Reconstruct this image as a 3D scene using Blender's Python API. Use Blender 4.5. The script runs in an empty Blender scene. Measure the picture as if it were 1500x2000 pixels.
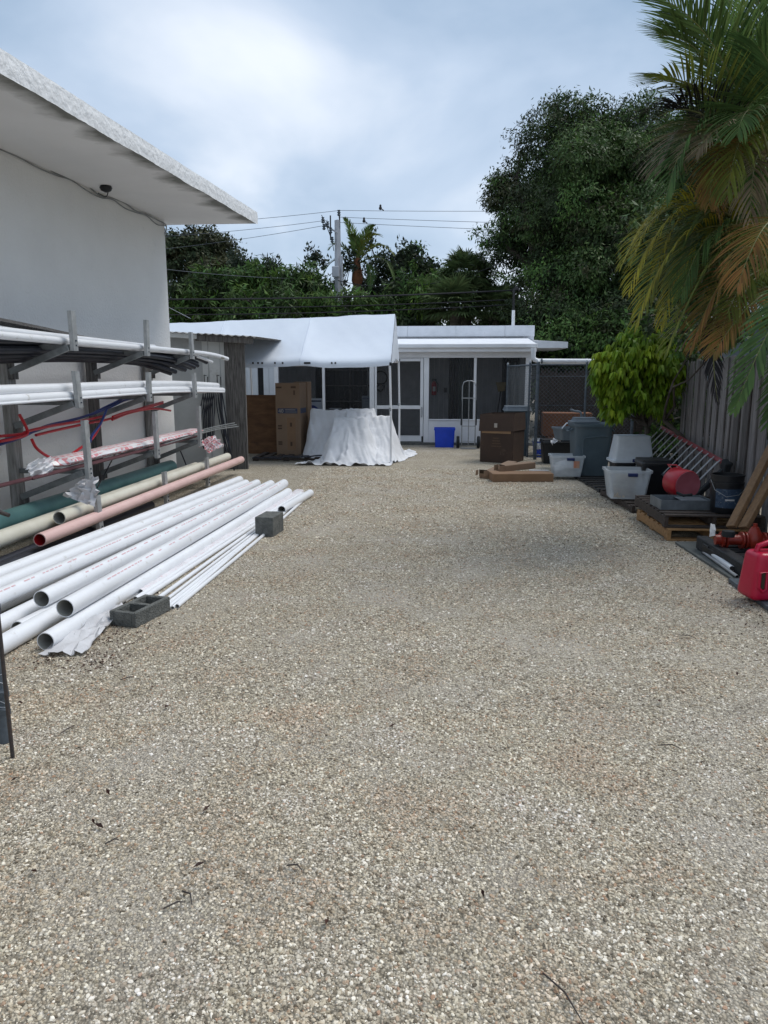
import bpy, bmesh, math, random
import numpy as np
from mathutils import Vector, Matrix, noise as mnoise
rnd = random.Random(7)
R = math.radians
sc = bpy.context.scene
col = sc.collection

# ------------------------------------------------------------------ camera
F_PX, IW, IH = 1444.0, 1500, 2000
PITCH, YAW, EYE = R(10.4), R(4.4), 1.6
cam = bpy.data.objects.new('camera', bpy.data.cameras.new('camera'))
col.objects.link(cam)
cam.location = (0, 0, EYE)
cam.rotation_euler = (R(90) - PITCH, 0, YAW)
cam.data.sensor_fit = 'VERTICAL'
cam.data.sensor_height = 24
cam.data.lens = F_PX / IH * 24
cam.data.clip_end = 2000
cam.data.clip_start = 0.05
sc.camera = cam

# ------------------------------------------------------------------ overcast sky and weak sun
SUN_EL, SUN_AZ = R(60), R(62)       # azimuth from +Y, clockwise positive
world = bpy.data.worlds.new('World')
sc.world = world
world.use_nodes = True
nt = world.node_tree
nt.nodes.clear()
def wn(t, **k):
    n = nt.nodes.new(t)
    for a, b in k.items(): setattr(n, a, b)
    return n
out = wn('ShaderNodeOutputWorld')
sky = wn('ShaderNodeTexSky', sky_type='NISHITA', sun_disc=False)
sky.sun_elevation = SUN_EL
sky.sun_rotation = SUN_AZ
bg1 = wn('ShaderNodeBackground'); bg1.inputs[1].default_value = 0.09
nt.links.new(sky.outputs[0], bg1.inputs[0])
tc = wn('ShaderNodeTexCoord')
sep = wn('ShaderNodeSeparateXYZ'); nt.links.new(tc.outputs['Generated'], sep.inputs[0])
mx = wn('ShaderNodeMath', operation='MAXIMUM'); mx.inputs[1].default_value = 0.0
nt.links.new(sep.outputs[2], mx.inputs[0])
ad = wn('ShaderNodeMath', operation='ADD'); ad.inputs[1].default_value = 0.45
nt.links.new(mx.outputs[0], ad.inputs[0])
cmb = wn('ShaderNodeCombineXYZ')
for i in (0, 1):
    dv = wn('ShaderNodeMath', operation='DIVIDE')
    nt.links.new(sep.outputs[i], dv.inputs[0]); nt.links.new(ad.outputs[0], dv.inputs[1])
    nt.links.new(dv.outputs[0], cmb.inputs[i])
cmb.inputs[2].default_value = 9.375
n1 = wn('ShaderNodeTexNoise'); n1.inputs['Scale'].default_value = 1.9; n1.inputs['Detail'].default_value = 6; n1.inputs['Roughness'].default_value = 0.47
n1.inputs['Distortion'].default_value = 0.35
nt.links.new(cmb.outputs[0], n1.inputs['Vector'])
rp = wn('ShaderNodeValToRGB')
el = rp.color_ramp.elements
el[0].position = 0.36; el[0].color = (0.235, 0.325, 0.44, 1)
el[1].position = 0.70; el[1].color = (0.66, 0.70, 0.76, 1)
e = el.new(0.53); e.color = (0.40, 0.48, 0.59, 1)
nt.links.new(n1.outputs[0], rp.inputs[0])
bg2 = wn('ShaderNodeBackground'); bg2.inputs[1].default_value = 1.0
nt.links.new(rp.outputs[0], bg2.inputs[0])
mixs = wn('ShaderNodeMixShader'); mixs.inputs[0].default_value = 0.85
nt.links.new(bg1.outputs[0], mixs.inputs[1]); nt.links.new(bg2.outputs[0], mixs.inputs[2])
nt.links.new(mixs.outputs[0], out.inputs[0])

sun = bpy.data.objects.new('sun', bpy.data.lights.new('sun', 'SUN'))
col.objects.link(sun)
sun.data.energy = 1.5
sun.data.angle = R(28)
sun.data.color = (1.0, 0.965, 0.91)
sd = Vector((math.sin(SUN_AZ) * math.cos(SUN_EL), math.cos(SUN_AZ) * math.cos(SUN_EL), math.sin(SUN_EL)))
sun.rotation_euler = sd.to_track_quat('Z', 'Y').to_euler()

sc.view_settings.view_transform = 'Standard'
sc.view_settings.look = 'None'
sc.view_settings.exposure = 0.62
sc.view_settings.gamma = 1.0
sc.view_settings.use_curve_mapping = False

# ------------------------------------------------------------------ measuring helpers (photo point + one known coordinate -> place in the yard)
_fw = Vector((-math.sin(YAW) * math.cos(PITCH), math.cos(YAW) * math.cos(PITCH), -math.sin(PITCH)))
_rt = Vector((math.cos(YAW), math.sin(YAW), 0))
_up = _rt.cross(_fw)
def ray(x, y): return _fw + _rt * ((x - IW / 2) / F_PX) - _up * ((y - IH / 2) / F_PX)
def G(x, y, z=0.0):
    d = ray(x, y); return Vector((0, 0, EYE)) + d * ((z - EYE) / d.z)
def P(x, y, Y):
    d = ray(x, y); return Vector((0, 0, EYE)) + d * (Y / d.y)
def PX(x, y, X):
    d = ray(x, y); return Vector((0, 0, EYE)) + d * (X / d.x)

# ------------------------------------------------------------------ materials
def new_mat(name):
    m = bpy.data.materials.new(name); m.use_nodes = True
    t = m.node_tree; b = t.nodes['Principled BSDF']
    return m, t, b
def pm(name, c1, c2=None, scale=6.0, rough=0.6, bump=0.0, bscale=None, metal=0.0, stretch=(1, 1, 1), spec=0.4,
       detail=5, island=0.0, transl=0.0, stain=None, stain_scale=2.0, stain_lo=0.55, objc=True):
    """two-tone noise material with fine relief; optional per-piece brightness and a stain tone"""
    m, t, b = new_mat(name)
    N = t.nodes.new; L = t.links.new
    c2 = c2 or tuple(x * 0.75 for x in c1)
    tc = N('ShaderNodeTexCoord'); mp = N('ShaderNodeMapping'); mp.inputs['Scale'].default_value = stretch
    L(tc.outputs['Object'], mp.inputs[0])
    oi = N('ShaderNodeObjectInfo')
    va = N('ShaderNodeVectorMath'); va.operation = 'ADD'
    L(mp.outputs[0], va.inputs[0])
    sc_ = N('ShaderNodeMath'); sc_.operation = 'MULTIPLY'; sc_.inputs[1].default_value = 37.0
    L(oi.outputs['Random'], sc_.inputs[0]); L(sc_.outputs[0], va.inputs[1])
    nz = N('ShaderNodeTexNoise'); nz.inputs['Scale'].default_value = scale; nz.inputs['Detail'].default_value = detail
    nz.inputs['Roughness'].default_value = 0.6
    L(va.outputs[0], nz.inputs['Vector'])
    r = N('ShaderNodeValToRGB'); r.color_ramp.elements[0].position = 0.32; r.color_ramp.elements[1].position = 0.68
    r.color_ramp.elements[0].color = (*c2, 1); r.color_ramp.elements[1].color = (*c1, 1)
    L(nz.outputs[0], r.inputs[0])
    cur = r.outputs[0]
    if stain:
        n2 = N('ShaderNodeTexNoise'); n2.inputs['Scale'].default_value = stain_scale; n2.inputs['Detail'].default_value = 7
        n2.inputs['Roughness'].default_value = 0.68
        L(va.outputs[0], n2.inputs['Vector'])
        r2 = N('ShaderNodeValToRGB'); r2.color_ramp.elements[0].position = stain_lo; r2.color_ramp.elements[1].position = stain_lo + 0.16
        L(n2.outputs[0], r2.inputs[0])
        mixc = N('ShaderNodeMixRGB'); mixc.inputs[2].default_value = (*stain, 1)
        L(r2.outputs[0], mixc.inputs[0]); L(cur, mixc.inputs[1]); cur = mixc.outputs[0]
    if island:
        ge = N('ShaderNodeNewGeometry')
        mr = N('ShaderNodeMapRange'); mr.inputs[3].default_value = 1 - island; mr.inputs[4].default_value = 1 + island
        L(ge.outputs['Random Per Island'], mr.inputs[0])
        hs = N('ShaderNodeHueSaturation')
        L(mr.outputs[0], hs.inputs['Value']); L(cur, hs.inputs['Color'])
        mr2 = N('ShaderNodeMapRange'); mr2.inputs[3].default_value = 0.5 - island * 0.05; mr2.inputs[4].default_value = 0.5 + island * 0.04
        f = N('ShaderNodeMath'); f.operation = 'FRACT'; mu = N('ShaderNodeMath'); mu.operation = 'MULTIPLY'; mu.inputs[1].default_value = 17.3
        L(ge.outputs['Random Per Island'], mu.inputs[0]); L(mu.outputs[0], f.inputs[0]); L(f.outputs[0], mr2.inputs[0])
        L(mr2.outputs[0], hs.inputs['Hue'])
        cur = hs.outputs[0]
    L(cur, b.inputs['Base Color'])
    b.inputs['Roughness'].default_value = rough
    b.inputs['Metallic'].default_value = metal
    b.inputs['Specular IOR Level'].default_value = spec
    if bump:
        n3 = N('ShaderNodeTexNoise'); n3.inputs['Scale'].default_value = bscale or scale * 6; n3.inputs['Detail'].default_value = 6
        L(va.outputs[0], n3.inputs['Vector'])
        bp = N('ShaderNodeBump'); bp.inputs['Strength'].default_value = bump; bp.inputs['Distance'].default_value = 0.02
        L(n3.outputs[0], bp.inputs['Height']); L(bp.outputs[0], b.inputs['Normal'])
    if transl:
        tr = N('ShaderNodeBsdfTranslucent'); L(cur, tr.inputs[0])
        ms = N('ShaderNodeMixShader'); ms.inputs[0].default_value = transl
        L(b.outputs[0], ms.inputs[1]); L(tr.outputs[0], ms.inputs[2])
        L(ms.outputs[0], t.nodes['Material Output'].inputs[0])
    return m

M = {}
M['wall'] = pm('painted_stucco', (0.84, 0.835, 0.82), (0.79, 0.785, 0.77), 1.2, 0.85, 0.5, 38, stain=(0.55, 0.55, 0.54), stain_scale=0.9, stain_lo=0.66)
M['soffit'] = pm('painted_soffit', (0.70, 0.70, 0.70), (0.62, 0.62, 0.62), 1.5, 0.85, 0.2, 40)
M['fascia'] = pm('rough_fascia', (0.82, 0.83, 0.84), (0.74, 0.75, 0.76), 9, 0.85, 1.0, 16, stain=(0.35, 0.36, 0.36), stain_scale=6, stain_lo=0.70)
M['white_paint'] = pm('white_paint', (0.80, 0.81, 0.83), (0.72, 0.73, 0.75), 3, 0.45, 0.05, stain=(0.55, 0.54, 0.52), stain_scale=5, stain_lo=0.68)
M['roof_white'] = pm('white_roof_coating', (0.78, 0.80, 0.84), (0.66, 0.68, 0.72), 3, 0.6, 0.1, stain=(0.42, 0.43, 0.44), stain_scale=3, stain_lo=0.62)
M['galv'] = pm('galvanised_steel', (0.42, 0.44, 0.46), (0.30, 0.32, 0.34), 14, 0.5, 0.1, metal=0.6)
M['galv_dark'] = pm('old_galvanised_steel', (0.13, 0.155, 0.18), (0.07, 0.085, 0.10), 12, 0.6, 0.15, metal=0.35)
M['rust_rod'] = pm('dark_rod', (0.035, 0.035, 0.038), (0.07, 0.05, 0.04), 20, 0.7, 0.2)
M['alu'] = pm('weathered_aluminium', (0.50, 0.51, 0.51), (0.34, 0.35, 0.35), 12, 0.5, 0.15, metal=0.45, stain=(0.2, 0.2, 0.19), stain_scale=9, stain_lo=0.62)
M['alu_dull'] = pm('dull_arm_steel', (0.24, 0.25, 0.25), (0.14, 0.15, 0.15), 12, 0.6, 0.15, metal=0.3)
M['old_wood'] = pm('weathered_wood', (0.20, 0.19, 0.18), (0.055, 0.05, 0.048), 7, 0.85, 0.5, 30, stretch=(6, 6, 0.5))
M['post_wood'] = pm('pale_painted_post', (0.36, 0.35, 0.33), (0.16, 0.15, 0.14), 7, 0.85, 0.4, 30, stretch=(5, 5, 0.6))
M['fence_wood'] = pm('silver_fence_wood', (0.30, 0.285, 0.285), (0.13, 0.12, 0.12), 6, 0.85, 0.5, 30, stretch=(7, 7, 0.45), stain=(0.05, 0.045, 0.04), stain_scale=1.6, stain_lo=0.6)
M['fence_wood2'] = pm('darker_fence_wood', (0.15, 0.142, 0.14), (0.06, 0.055, 0.052), 6, 0.85, 0.5, 30, stretch=(7, 7, 0.45))
M['lumber'] = pm('brown_lumber', (0.21, 0.125, 0.06), (0.13, 0.075, 0.038), 5, 0.7, 0.3, 30, stretch=(7, 7, 0.6))
M['pallet_dark'] = pm('wet_pallet_wood', (0.075, 0.055, 0.045), (0.03, 0.024, 0.02), 6, 0.75, 0.5, 25, stretch=(2, 5, 5))
M['pallet_tan'] = pm('tan_pallet_wood', (0.40, 0.235, 0.105), (0.24, 0.13, 0.055), 6, 0.75, 0.4, 25, stretch=(2, 5, 5))
M['plywood'] = pm('stained_plywood', (0.22, 0.115, 0.055), (0.13, 0.062, 0.03), 4, 0.7, 0.2, 20, stretch=(1, 1, 3), stain=(0.08, 0.04, 0.025), stain_scale=2.5, stain_lo=0.58)
M['pvc'] = pm('white_pvc', (0.80, 0.815, 0.84), (0.74, 0.755, 0.78), 3, 0.33, 0.0, stain=(0.50, 0.48, 0.44), stain_scale=9, stain_lo=0.60)
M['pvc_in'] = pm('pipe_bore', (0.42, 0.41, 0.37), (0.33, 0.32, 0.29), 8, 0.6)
M['pvc_cream'] = pm('cream_pvc', (0.66, 0.64, 0.55), (0.57, 0.55, 0.46), 4, 0.4, 0.0, stain=(0.35, 0.33, 0.27), stain_scale=9, stain_lo=0.66)
M['pvc_pink'] = pm('pink_pvc', (0.72, 0.50, 0.46), (0.64, 0.43, 0.40), 4, 0.4, 0.0, stain=(0.4, 0.28, 0.25), stain_scale=8, stain_lo=0.66)
M['pvc_green'] = pm('green_sewer_pvc', (0.13, 0.27, 0.26), (0.09, 0.20, 0.195), 4, 0.4)
M['pipe_purple'] = pm('maroon_rod', (0.10, 0.035, 0.04), (0.06, 0.02, 0.025), 8, 0.5)
M['black_poly'] = pm('black_poly', (0.022, 0.024, 0.034), (0.014, 0.015, 0.022), 8, 0.42)
M['pex_red'] = pm('red_pex', (0.50, 0.018, 0.025), (0.40, 0.012, 0.02), 8, 0.35)
M['pex_blue'] = pm('blue_pex', (0.03, 0.055, 0.22), (0.02, 0.04, 0.16), 8, 0.35)
M['bamboo'] = pm('tan_conduit', (0.45, 0.36, 0.2), (0.3, 0.23, 0.12), 8, 0.5)
M['red_ink'] = pm('red_print', (0.60, 0.10, 0.12), (0.5, 0.08, 0.1), 20, 0.6)
M['pink_ink'] = pm('faded_red_print', (0.62, 0.36, 0.38), (0.66, 0.5, 0.52), 40, 0.6)
M['block'] = pm('concrete_block', (0.17, 0.175, 0.165), (0.10, 0.105, 0.10), 20, 0.95, 1.0, 90)
M['gravel_dark'] = pm('wet_dark_ground', (0.05, 0.045, 0.04), (0.02, 0.018, 0.016), 12, 0.9, 1.0, 60)
M['cardboard'] = pm('cardboard', (0.27, 0.165, 0.095), (0.22, 0.13, 0.075), 3, 0.8, 0.1, 20)
M['cardboard_tan'] = pm('tan_cardboard', (0.26, 0.175, 0.115), (0.22, 0.145, 0.095), 3, 0.8, 0.1, 20)
M['cardboard_wet'] = pm('damp_cardboard', (0.062, 0.037, 0.026), (0.042, 0.026, 0.019), 3, 0.75, 0.15, 20, stain=(0.13, 0.085, 0.06), stain_scale=4, stain_lo=0.62)
M['inner_shade'] = pm('inner_card_and_shade', (0.06, 0.035, 0.022), (0.04, 0.025, 0.015), 5, 0.9)  # dark brown for painted shade in openings, and for the inner flap
M['cardboard_orange'] = pm('orange_cardboard', (0.22, 0.09, 0.04), (0.13, 0.055, 0.03), 4, 0.8)
M['tape'] = pm('packing_tape', (0.34, 0.22, 0.13), (0.3, 0.19, 0.11), 6, 0.25)
M['navy_ink'] = pm('navy_print', (0.06, 0.07, 0.12), (0.05, 0.06, 0.10), 20, 0.7)
M['pale_ink'] = pm('pale_print', (0.42, 0.38, 0.34), (0.36, 0.32, 0.28), 20, 0.7)
M['brown_ink'] = pm('brown_print', (0.10, 0.06, 0.04), (0.08, 0.05, 0.03), 20, 0.7)
M['blue_bin'] = pm('blue_plastic', (0.008, 0.06, 0.62), (0.006, 0.05, 0.5), 5, 0.4)
M['blue_latch'] = pm('navy_latch', (0.015, 0.03, 0.12), (0.012, 0.025, 0.09), 5, 0.4)
M['grey_can'] = pm('grey_can_plastic', (0.085, 0.12, 0.145), (0.065, 0.095, 0.115), 4, 0.5, 0.05, stain=(0.11, 0.13, 0.14), stain_scale=7, stain_lo=0.66)
M['grey_lid'] = pm('grey_lid_plastic', (0.15, 0.18, 0.205), (0.11, 0.135, 0.16), 4, 0.5)
M['black_plastic'] = pm('black_plastic', (0.014, 0.015, 0.018), (0.008, 0.009, 0.011), 5, 0.45)
M['rubber'] = pm('black_rubber', (0.018, 0.022, 0.026), (0.012, 0.014, 0.016), 8, 0.8)
M['red_plastic'] = pm('red_plastic', (0.42, 0.012, 0.028), (0.33, 0.009, 0.02), 3, 0.35, stain=(0.48, 0.06, 0.11), stain_scale=3, stain_lo=0.58)
M['red_faded'] = pm('faded_red_plastic', (0.42, 0.13, 0.16), (0.34, 0.08, 0.10), 5, 0.6)
M['magenta_can'] = pm('magenta_red_plastic', (0.50, 0.006, 0.045), (0.42, 0.005, 0.035), 3, 0.32, stain=(0.48, 0.05, 0.13), stain_scale=2.5, stain_lo=0.6)
M['ladder_red'] = pm('faded_red_rail', (0.26, 0.06, 0.065), (0.16, 0.035, 0.04), 6, 0.6)
M['rung'] = pm('ladder_rung_metal', (0.40, 0.41, 0.42), (0.26, 0.27, 0.28), 12, 0.4, metal=0.4)
M['iron_red'] = pm('red_painted_iron', (0.30, 0.03, 0.015), (0.20, 0.02, 0.012), 8, 0.35, 0.3, 30)
M['white_plastic'] = pm('white_plastic', (0.72, 0.75, 0.78), (0.62, 0.65, 0.68), 5, 0.45)
M['white_paper'] = pm('white_tag', (0.7, 0.7, 0.7), (0.55, 0.55, 0.55), 12, 0.8)
M['orange_tag'] = pm('orange_sticker', (0.5, 0.2, 0.12), (0.45, 0.3, 0.22), 12, 0.7)
M['tray_metal'] = pm('grey_tray_metal', (0.20, 0.225, 0.245), (0.13, 0.15, 0.165), 10, 0.5, metal=0.4)
M['sheet_metal'] = pm('dull_sheet', (0.12, 0.13, 0.125), (0.07, 0.078, 0.075), 8, 0.6, 0.1)
M['chrome'] = pm('tube_steel', (0.40, 0.41, 0.42), (0.28, 0.29, 0.30), 12, 0.35, metal=0.7)
M['tarp'] = pm('white_tarp', (0.78, 0.84, 0.92), (0.73, 0.79, 0.88), 1.5, 0.5, 0.12, 9, transl=0.12)
M['cloth'] = pm('white_drop_cloth', (0.76, 0.77, 0.80), (0.68, 0.69, 0.71), 4, 0.85, 0.35, 16, transl=0.06, stain=(0.44, 0.43, 0.42), stain_scale=3, stain_lo=0.66)
M['plastic_wrap'] = pm('crumpled_plastic_wrap', (0.72, 0.72, 0.74), (0.60, 0.60, 0.62), 6, 0.3, 0.6, 14, transl=0.15)
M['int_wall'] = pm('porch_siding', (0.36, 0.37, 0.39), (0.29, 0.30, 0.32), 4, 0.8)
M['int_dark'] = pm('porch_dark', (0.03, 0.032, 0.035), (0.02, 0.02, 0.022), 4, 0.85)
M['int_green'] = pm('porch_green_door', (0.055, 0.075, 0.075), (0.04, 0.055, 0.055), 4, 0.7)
M['siding_pale'] = pm('pale_blue_siding', (0.62, 0.66, 0.70), (0.55, 0.58, 0.62), 3, 0.6)
M['shed_grey'] = pm('shed_grey_panel', (0.42, 0.43, 0.43), (0.35, 0.36, 0.36), 3, 0.8, 0.1, stain=(0.25, 0.25, 0.24), stain_scale=3, stain_lo=0.62)
M['shed_white'] = pm('shed_white_panel', (0.62, 0.63, 0.62), (0.52, 0.53, 0.52), 3, 0.8, 0.1, stain=(0.33, 0.32, 0.3), stain_scale=3, stain_lo=0.6)
M['tin'] = pm('corrugated_tin', (0.30, 0.30, 0.29), (0.15, 0.14, 0.13), 8, 0.7, 0.2)
M['concrete_pole'] = pm('concrete_pole', (0.46, 0.47, 0.50), (0.38, 0.39, 0.42), 4, 0.9, 0.2)
M['cable'] = pm('cable_black', (0.014, 0.014, 0.016), (0.01, 0.01, 0.01), 8, 0.6)
M['cable_thin'] = pm('wire_grey', (0.11, 0.12, 0.14), (0.09, 0.10, 0.11), 8, 0.6)
M['cable_wall'] = pm('painted_cable', (0.24, 0.25, 0.25), (0.3, 0.31, 0.31), 8, 0.7)
M['yellow'] = pm('faded_yellow', (0.20, 0.15, 0.05), (0.15, 0.11, 0.04), 8, 0.7)
M['far_siding'] = pm('neighbour_siding', (0.17, 0.20, 0.22), (0.13, 0.155, 0.17), 4, 0.8)
M['bark'] = pm('bark', (0.10, 0.085, 0.07), (0.05, 0.042, 0.035), 8, 0.9, 0.8, 20)
M['bark_palm'] = pm('palm_trunk', (0.17, 0.14, 0.11), (0.08, 0.065, 0.05), 6, 0.9, 0.8, 20, stretch=(1, 1, 5))
M['bark_orange'] = pm('palm_boot', (0.22, 0.085, 0.035), (0.12, 0.05, 0.025), 6, 0.9, 0.8, 20)
def leafm(name, a, b, isl=0.45, tr=0.25, scale=0.9, rough=0.6): return pm(name, a, b, scale, rough, 0, island=isl, transl=tr, spec=0.15)
M['leaf_big'] = leafm('big_tree_leaf', (0.075, 0.125, 0.036), (0.034, 0.06, 0.022), tr=0.18, rough=0.5)
M['leaf_big_brown'] = leafm('big_tree_leaf_brown', (0.072, 0.076, 0.036), (0.040, 0.046, 0.024), tr=0.18, rough=0.5)
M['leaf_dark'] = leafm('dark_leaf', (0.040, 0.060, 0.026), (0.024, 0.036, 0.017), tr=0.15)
M['leaf_mid'] = leafm('mid_leaf', (0.10, 0.18, 0.042), (0.045, 0.09, 0.028), tr=0.22)
M['leaf_fern'] = leafm('ferny_leaf', (0.14, 0.23, 0.042), (0.055, 0.11, 0.03), tr=0.25)
M['leaf_grey'] = leafm('grey_leaf', (0.050, 0.070, 0.045), (0.032, 0.045, 0.032), tr=0.2)
M['leaf_sabal'] = leafm('sabal_leaf', (0.12, 0.165, 0.06), (0.07, 0.11, 0.045), tr=0.2)
M['leaf_lime'] = leafm('lime_leaf', (0.26, 0.36, 0.025), (0.09, 0.19, 0.02), isl=0.35, tr=0.35, scale=2.2, rough=0.38)
M['frond_green'] = leafm('frond_green', (0.14, 0.21, 0.06), (0.085, 0.14, 0.042), isl=0.3, tr=0.3, scale=2)
M['frond_deep'] = leafm('frond_deep_green', (0.085, 0.15, 0.042), (0.05, 0.095, 0.03), isl=0.3, tr=0.25, scale=2)
M['frond_olive'] = leafm('frond_olive', (0.21, 0.23, 0.045), (0.11, 0.15, 0.035), isl=0.35, tr=0.3, scale=2.5)
M['frond_yellow'] = leafm('frond_yellow', (0.46, 0.38, 0.04), (0.24, 0.25, 0.04), isl=0.3, tr=0.35, scale=2.5)
M['frond_orange'] = leafm('frond_orange', (0.30, 0.15, 0.045), (0.14, 0.11, 0.035), isl=0.3, tr=0.3, scale=2.5)
M['frond_tan'] = leafm('frond_tan', (0.30, 0.24, 0.15), (0.16, 0.13, 0.08), isl=0.3, tr=0.25, scale=2.5)
M['frond_dead'] = leafm('frond_dead', (0.03, 0.028, 0.03), (0.018, 0.016, 0.018), isl=0.3, tr=0.1, scale=2.5)
M['rachis'] = pm('frond_stalk', (0.20, 0.20, 0.06), (0.12, 0.13, 0.045), 6, 0.5)
M['dead_leaf'] = pm('dead_leaf', (0.08, 0.03, 0.02), (0.03, 0.015, 0.012), 9, 0.7)

# clear tote plastic (cloudy)
def cloudy(name, c, alpha):
    m, t, b = new_mat(name)
    b.inputs['Base Color'].default_value = (*c, 1); b.inputs['Roughness'].default_value = 0.35
    tr = t.nodes.new('ShaderNodeBsdfTransparent'); ms = t.nodes.new('ShaderNodeMixShader')
    nz = t.nodes.new('ShaderNodeTexNoise'); nz.inputs['Scale'].default_value = 5
    mr = t.nodes.new('ShaderNodeMapRange'); mr.inputs[3].default_value = alpha - 0.12; mr.inputs[4].default_value = alpha + 0.12
    t.links.new(nz.outputs[0], mr.inputs[0]); t.links.new(mr.outputs[0], ms.inputs[0])
    t.links.new(tr.outputs[0], ms.inputs[1]); t.links.new(b.outputs[0], ms.inputs[2])
    t.links.new(ms.outputs[0], t.nodes['Material Output'].inputs[0])
    return m
M['tote_clear'] = cloudy('cloudy_clear_plastic', (0.62, 0.67, 0.71), 0.46)
M['tote_frost'] = cloudy('frosted_plastic', (0.60, 0.65, 0.70), 0.88)
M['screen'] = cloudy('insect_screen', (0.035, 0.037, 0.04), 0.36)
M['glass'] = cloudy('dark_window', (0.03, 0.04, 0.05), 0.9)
M['film'] = cloudy('loose_clear_film', (0.74, 0.75, 0.78), 0.72)

# wrap with red print: real print = flat colour marks in rows
m, t, b = new_mat('printed_plastic_wrap')
N = t.nodes.new; L = t.links.new
tcn = N('ShaderNodeTexCoord'); mpn = N('ShaderNodeMapping'); mpn.inputs['Scale'].default_value = (6, 4.0, 6)
L(tcn.outputs['Object'], mpn.inputs[0])
bk = N('ShaderNodeTexBrick'); bk.inputs['Scale'].default_value = 1.0; bk.inputs['Color1'].default_value = (0.62, 0.16, 0.18, 1)
bk.inputs['Color2'].default_value = (0.72, 0.38, 0.40, 1); bk.inputs['Mortar'].default_value = (0.74, 0.73, 0.74, 1)
bk.inputs['Mortar Size'].default_value = 0.05; bk.inputs['Bias'].default_value = 0.0
sx = N('ShaderNodeSeparateXYZ'); cx = N('ShaderNodeCombineXYZ'); L(mpn.outputs[0], sx.inputs[0])
sm = N('ShaderNodeMath'); L(sx.outputs[0], sm.inputs[0]); L(sx.outputs[2], sm.inputs[1])
L(sx.outputs[1], cx.inputs[0]); L(sm.outputs[0], cx.inputs[1]); L(cx.outputs[0], bk.inputs[0])
nzz = N('ShaderNodeTexNoise'); nzz.inputs['Scale'].default_value = 26; L(tcn.outputs['Object'], nzz.inputs[0])
mrz = N('ShaderNodeMapRange'); mrz.inputs[1].default_value = 0.36; mrz.inputs[2].default_value = 0.46; L(nzz.outputs[0], mrz.inputs[0])
mxz = N('ShaderNodeMixRGB'); mxz.inputs[1].default_value = (0.74, 0.73, 0.75, 1); L(mrz.outputs[0], mxz.inputs[0]); L(bk.outputs[0], mxz.inputs[2])
L(mxz.outputs[0], b.inputs['Base Color']); b.inputs['Roughness'].default_value = 0.28
nb = N('ShaderNodeTexNoise'); nb.inputs['Scale'].default_value = 18; L(tcn.outputs['Object'], nb.inputs[0])
bp = N('ShaderNodeBump'); bp.inputs['Strength'].default_value = 0.5; L(nb.outputs[0], bp.inputs['Height']); L(bp.outputs[0], b.inputs['Normal'])
M['wrap_print'] = m

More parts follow.
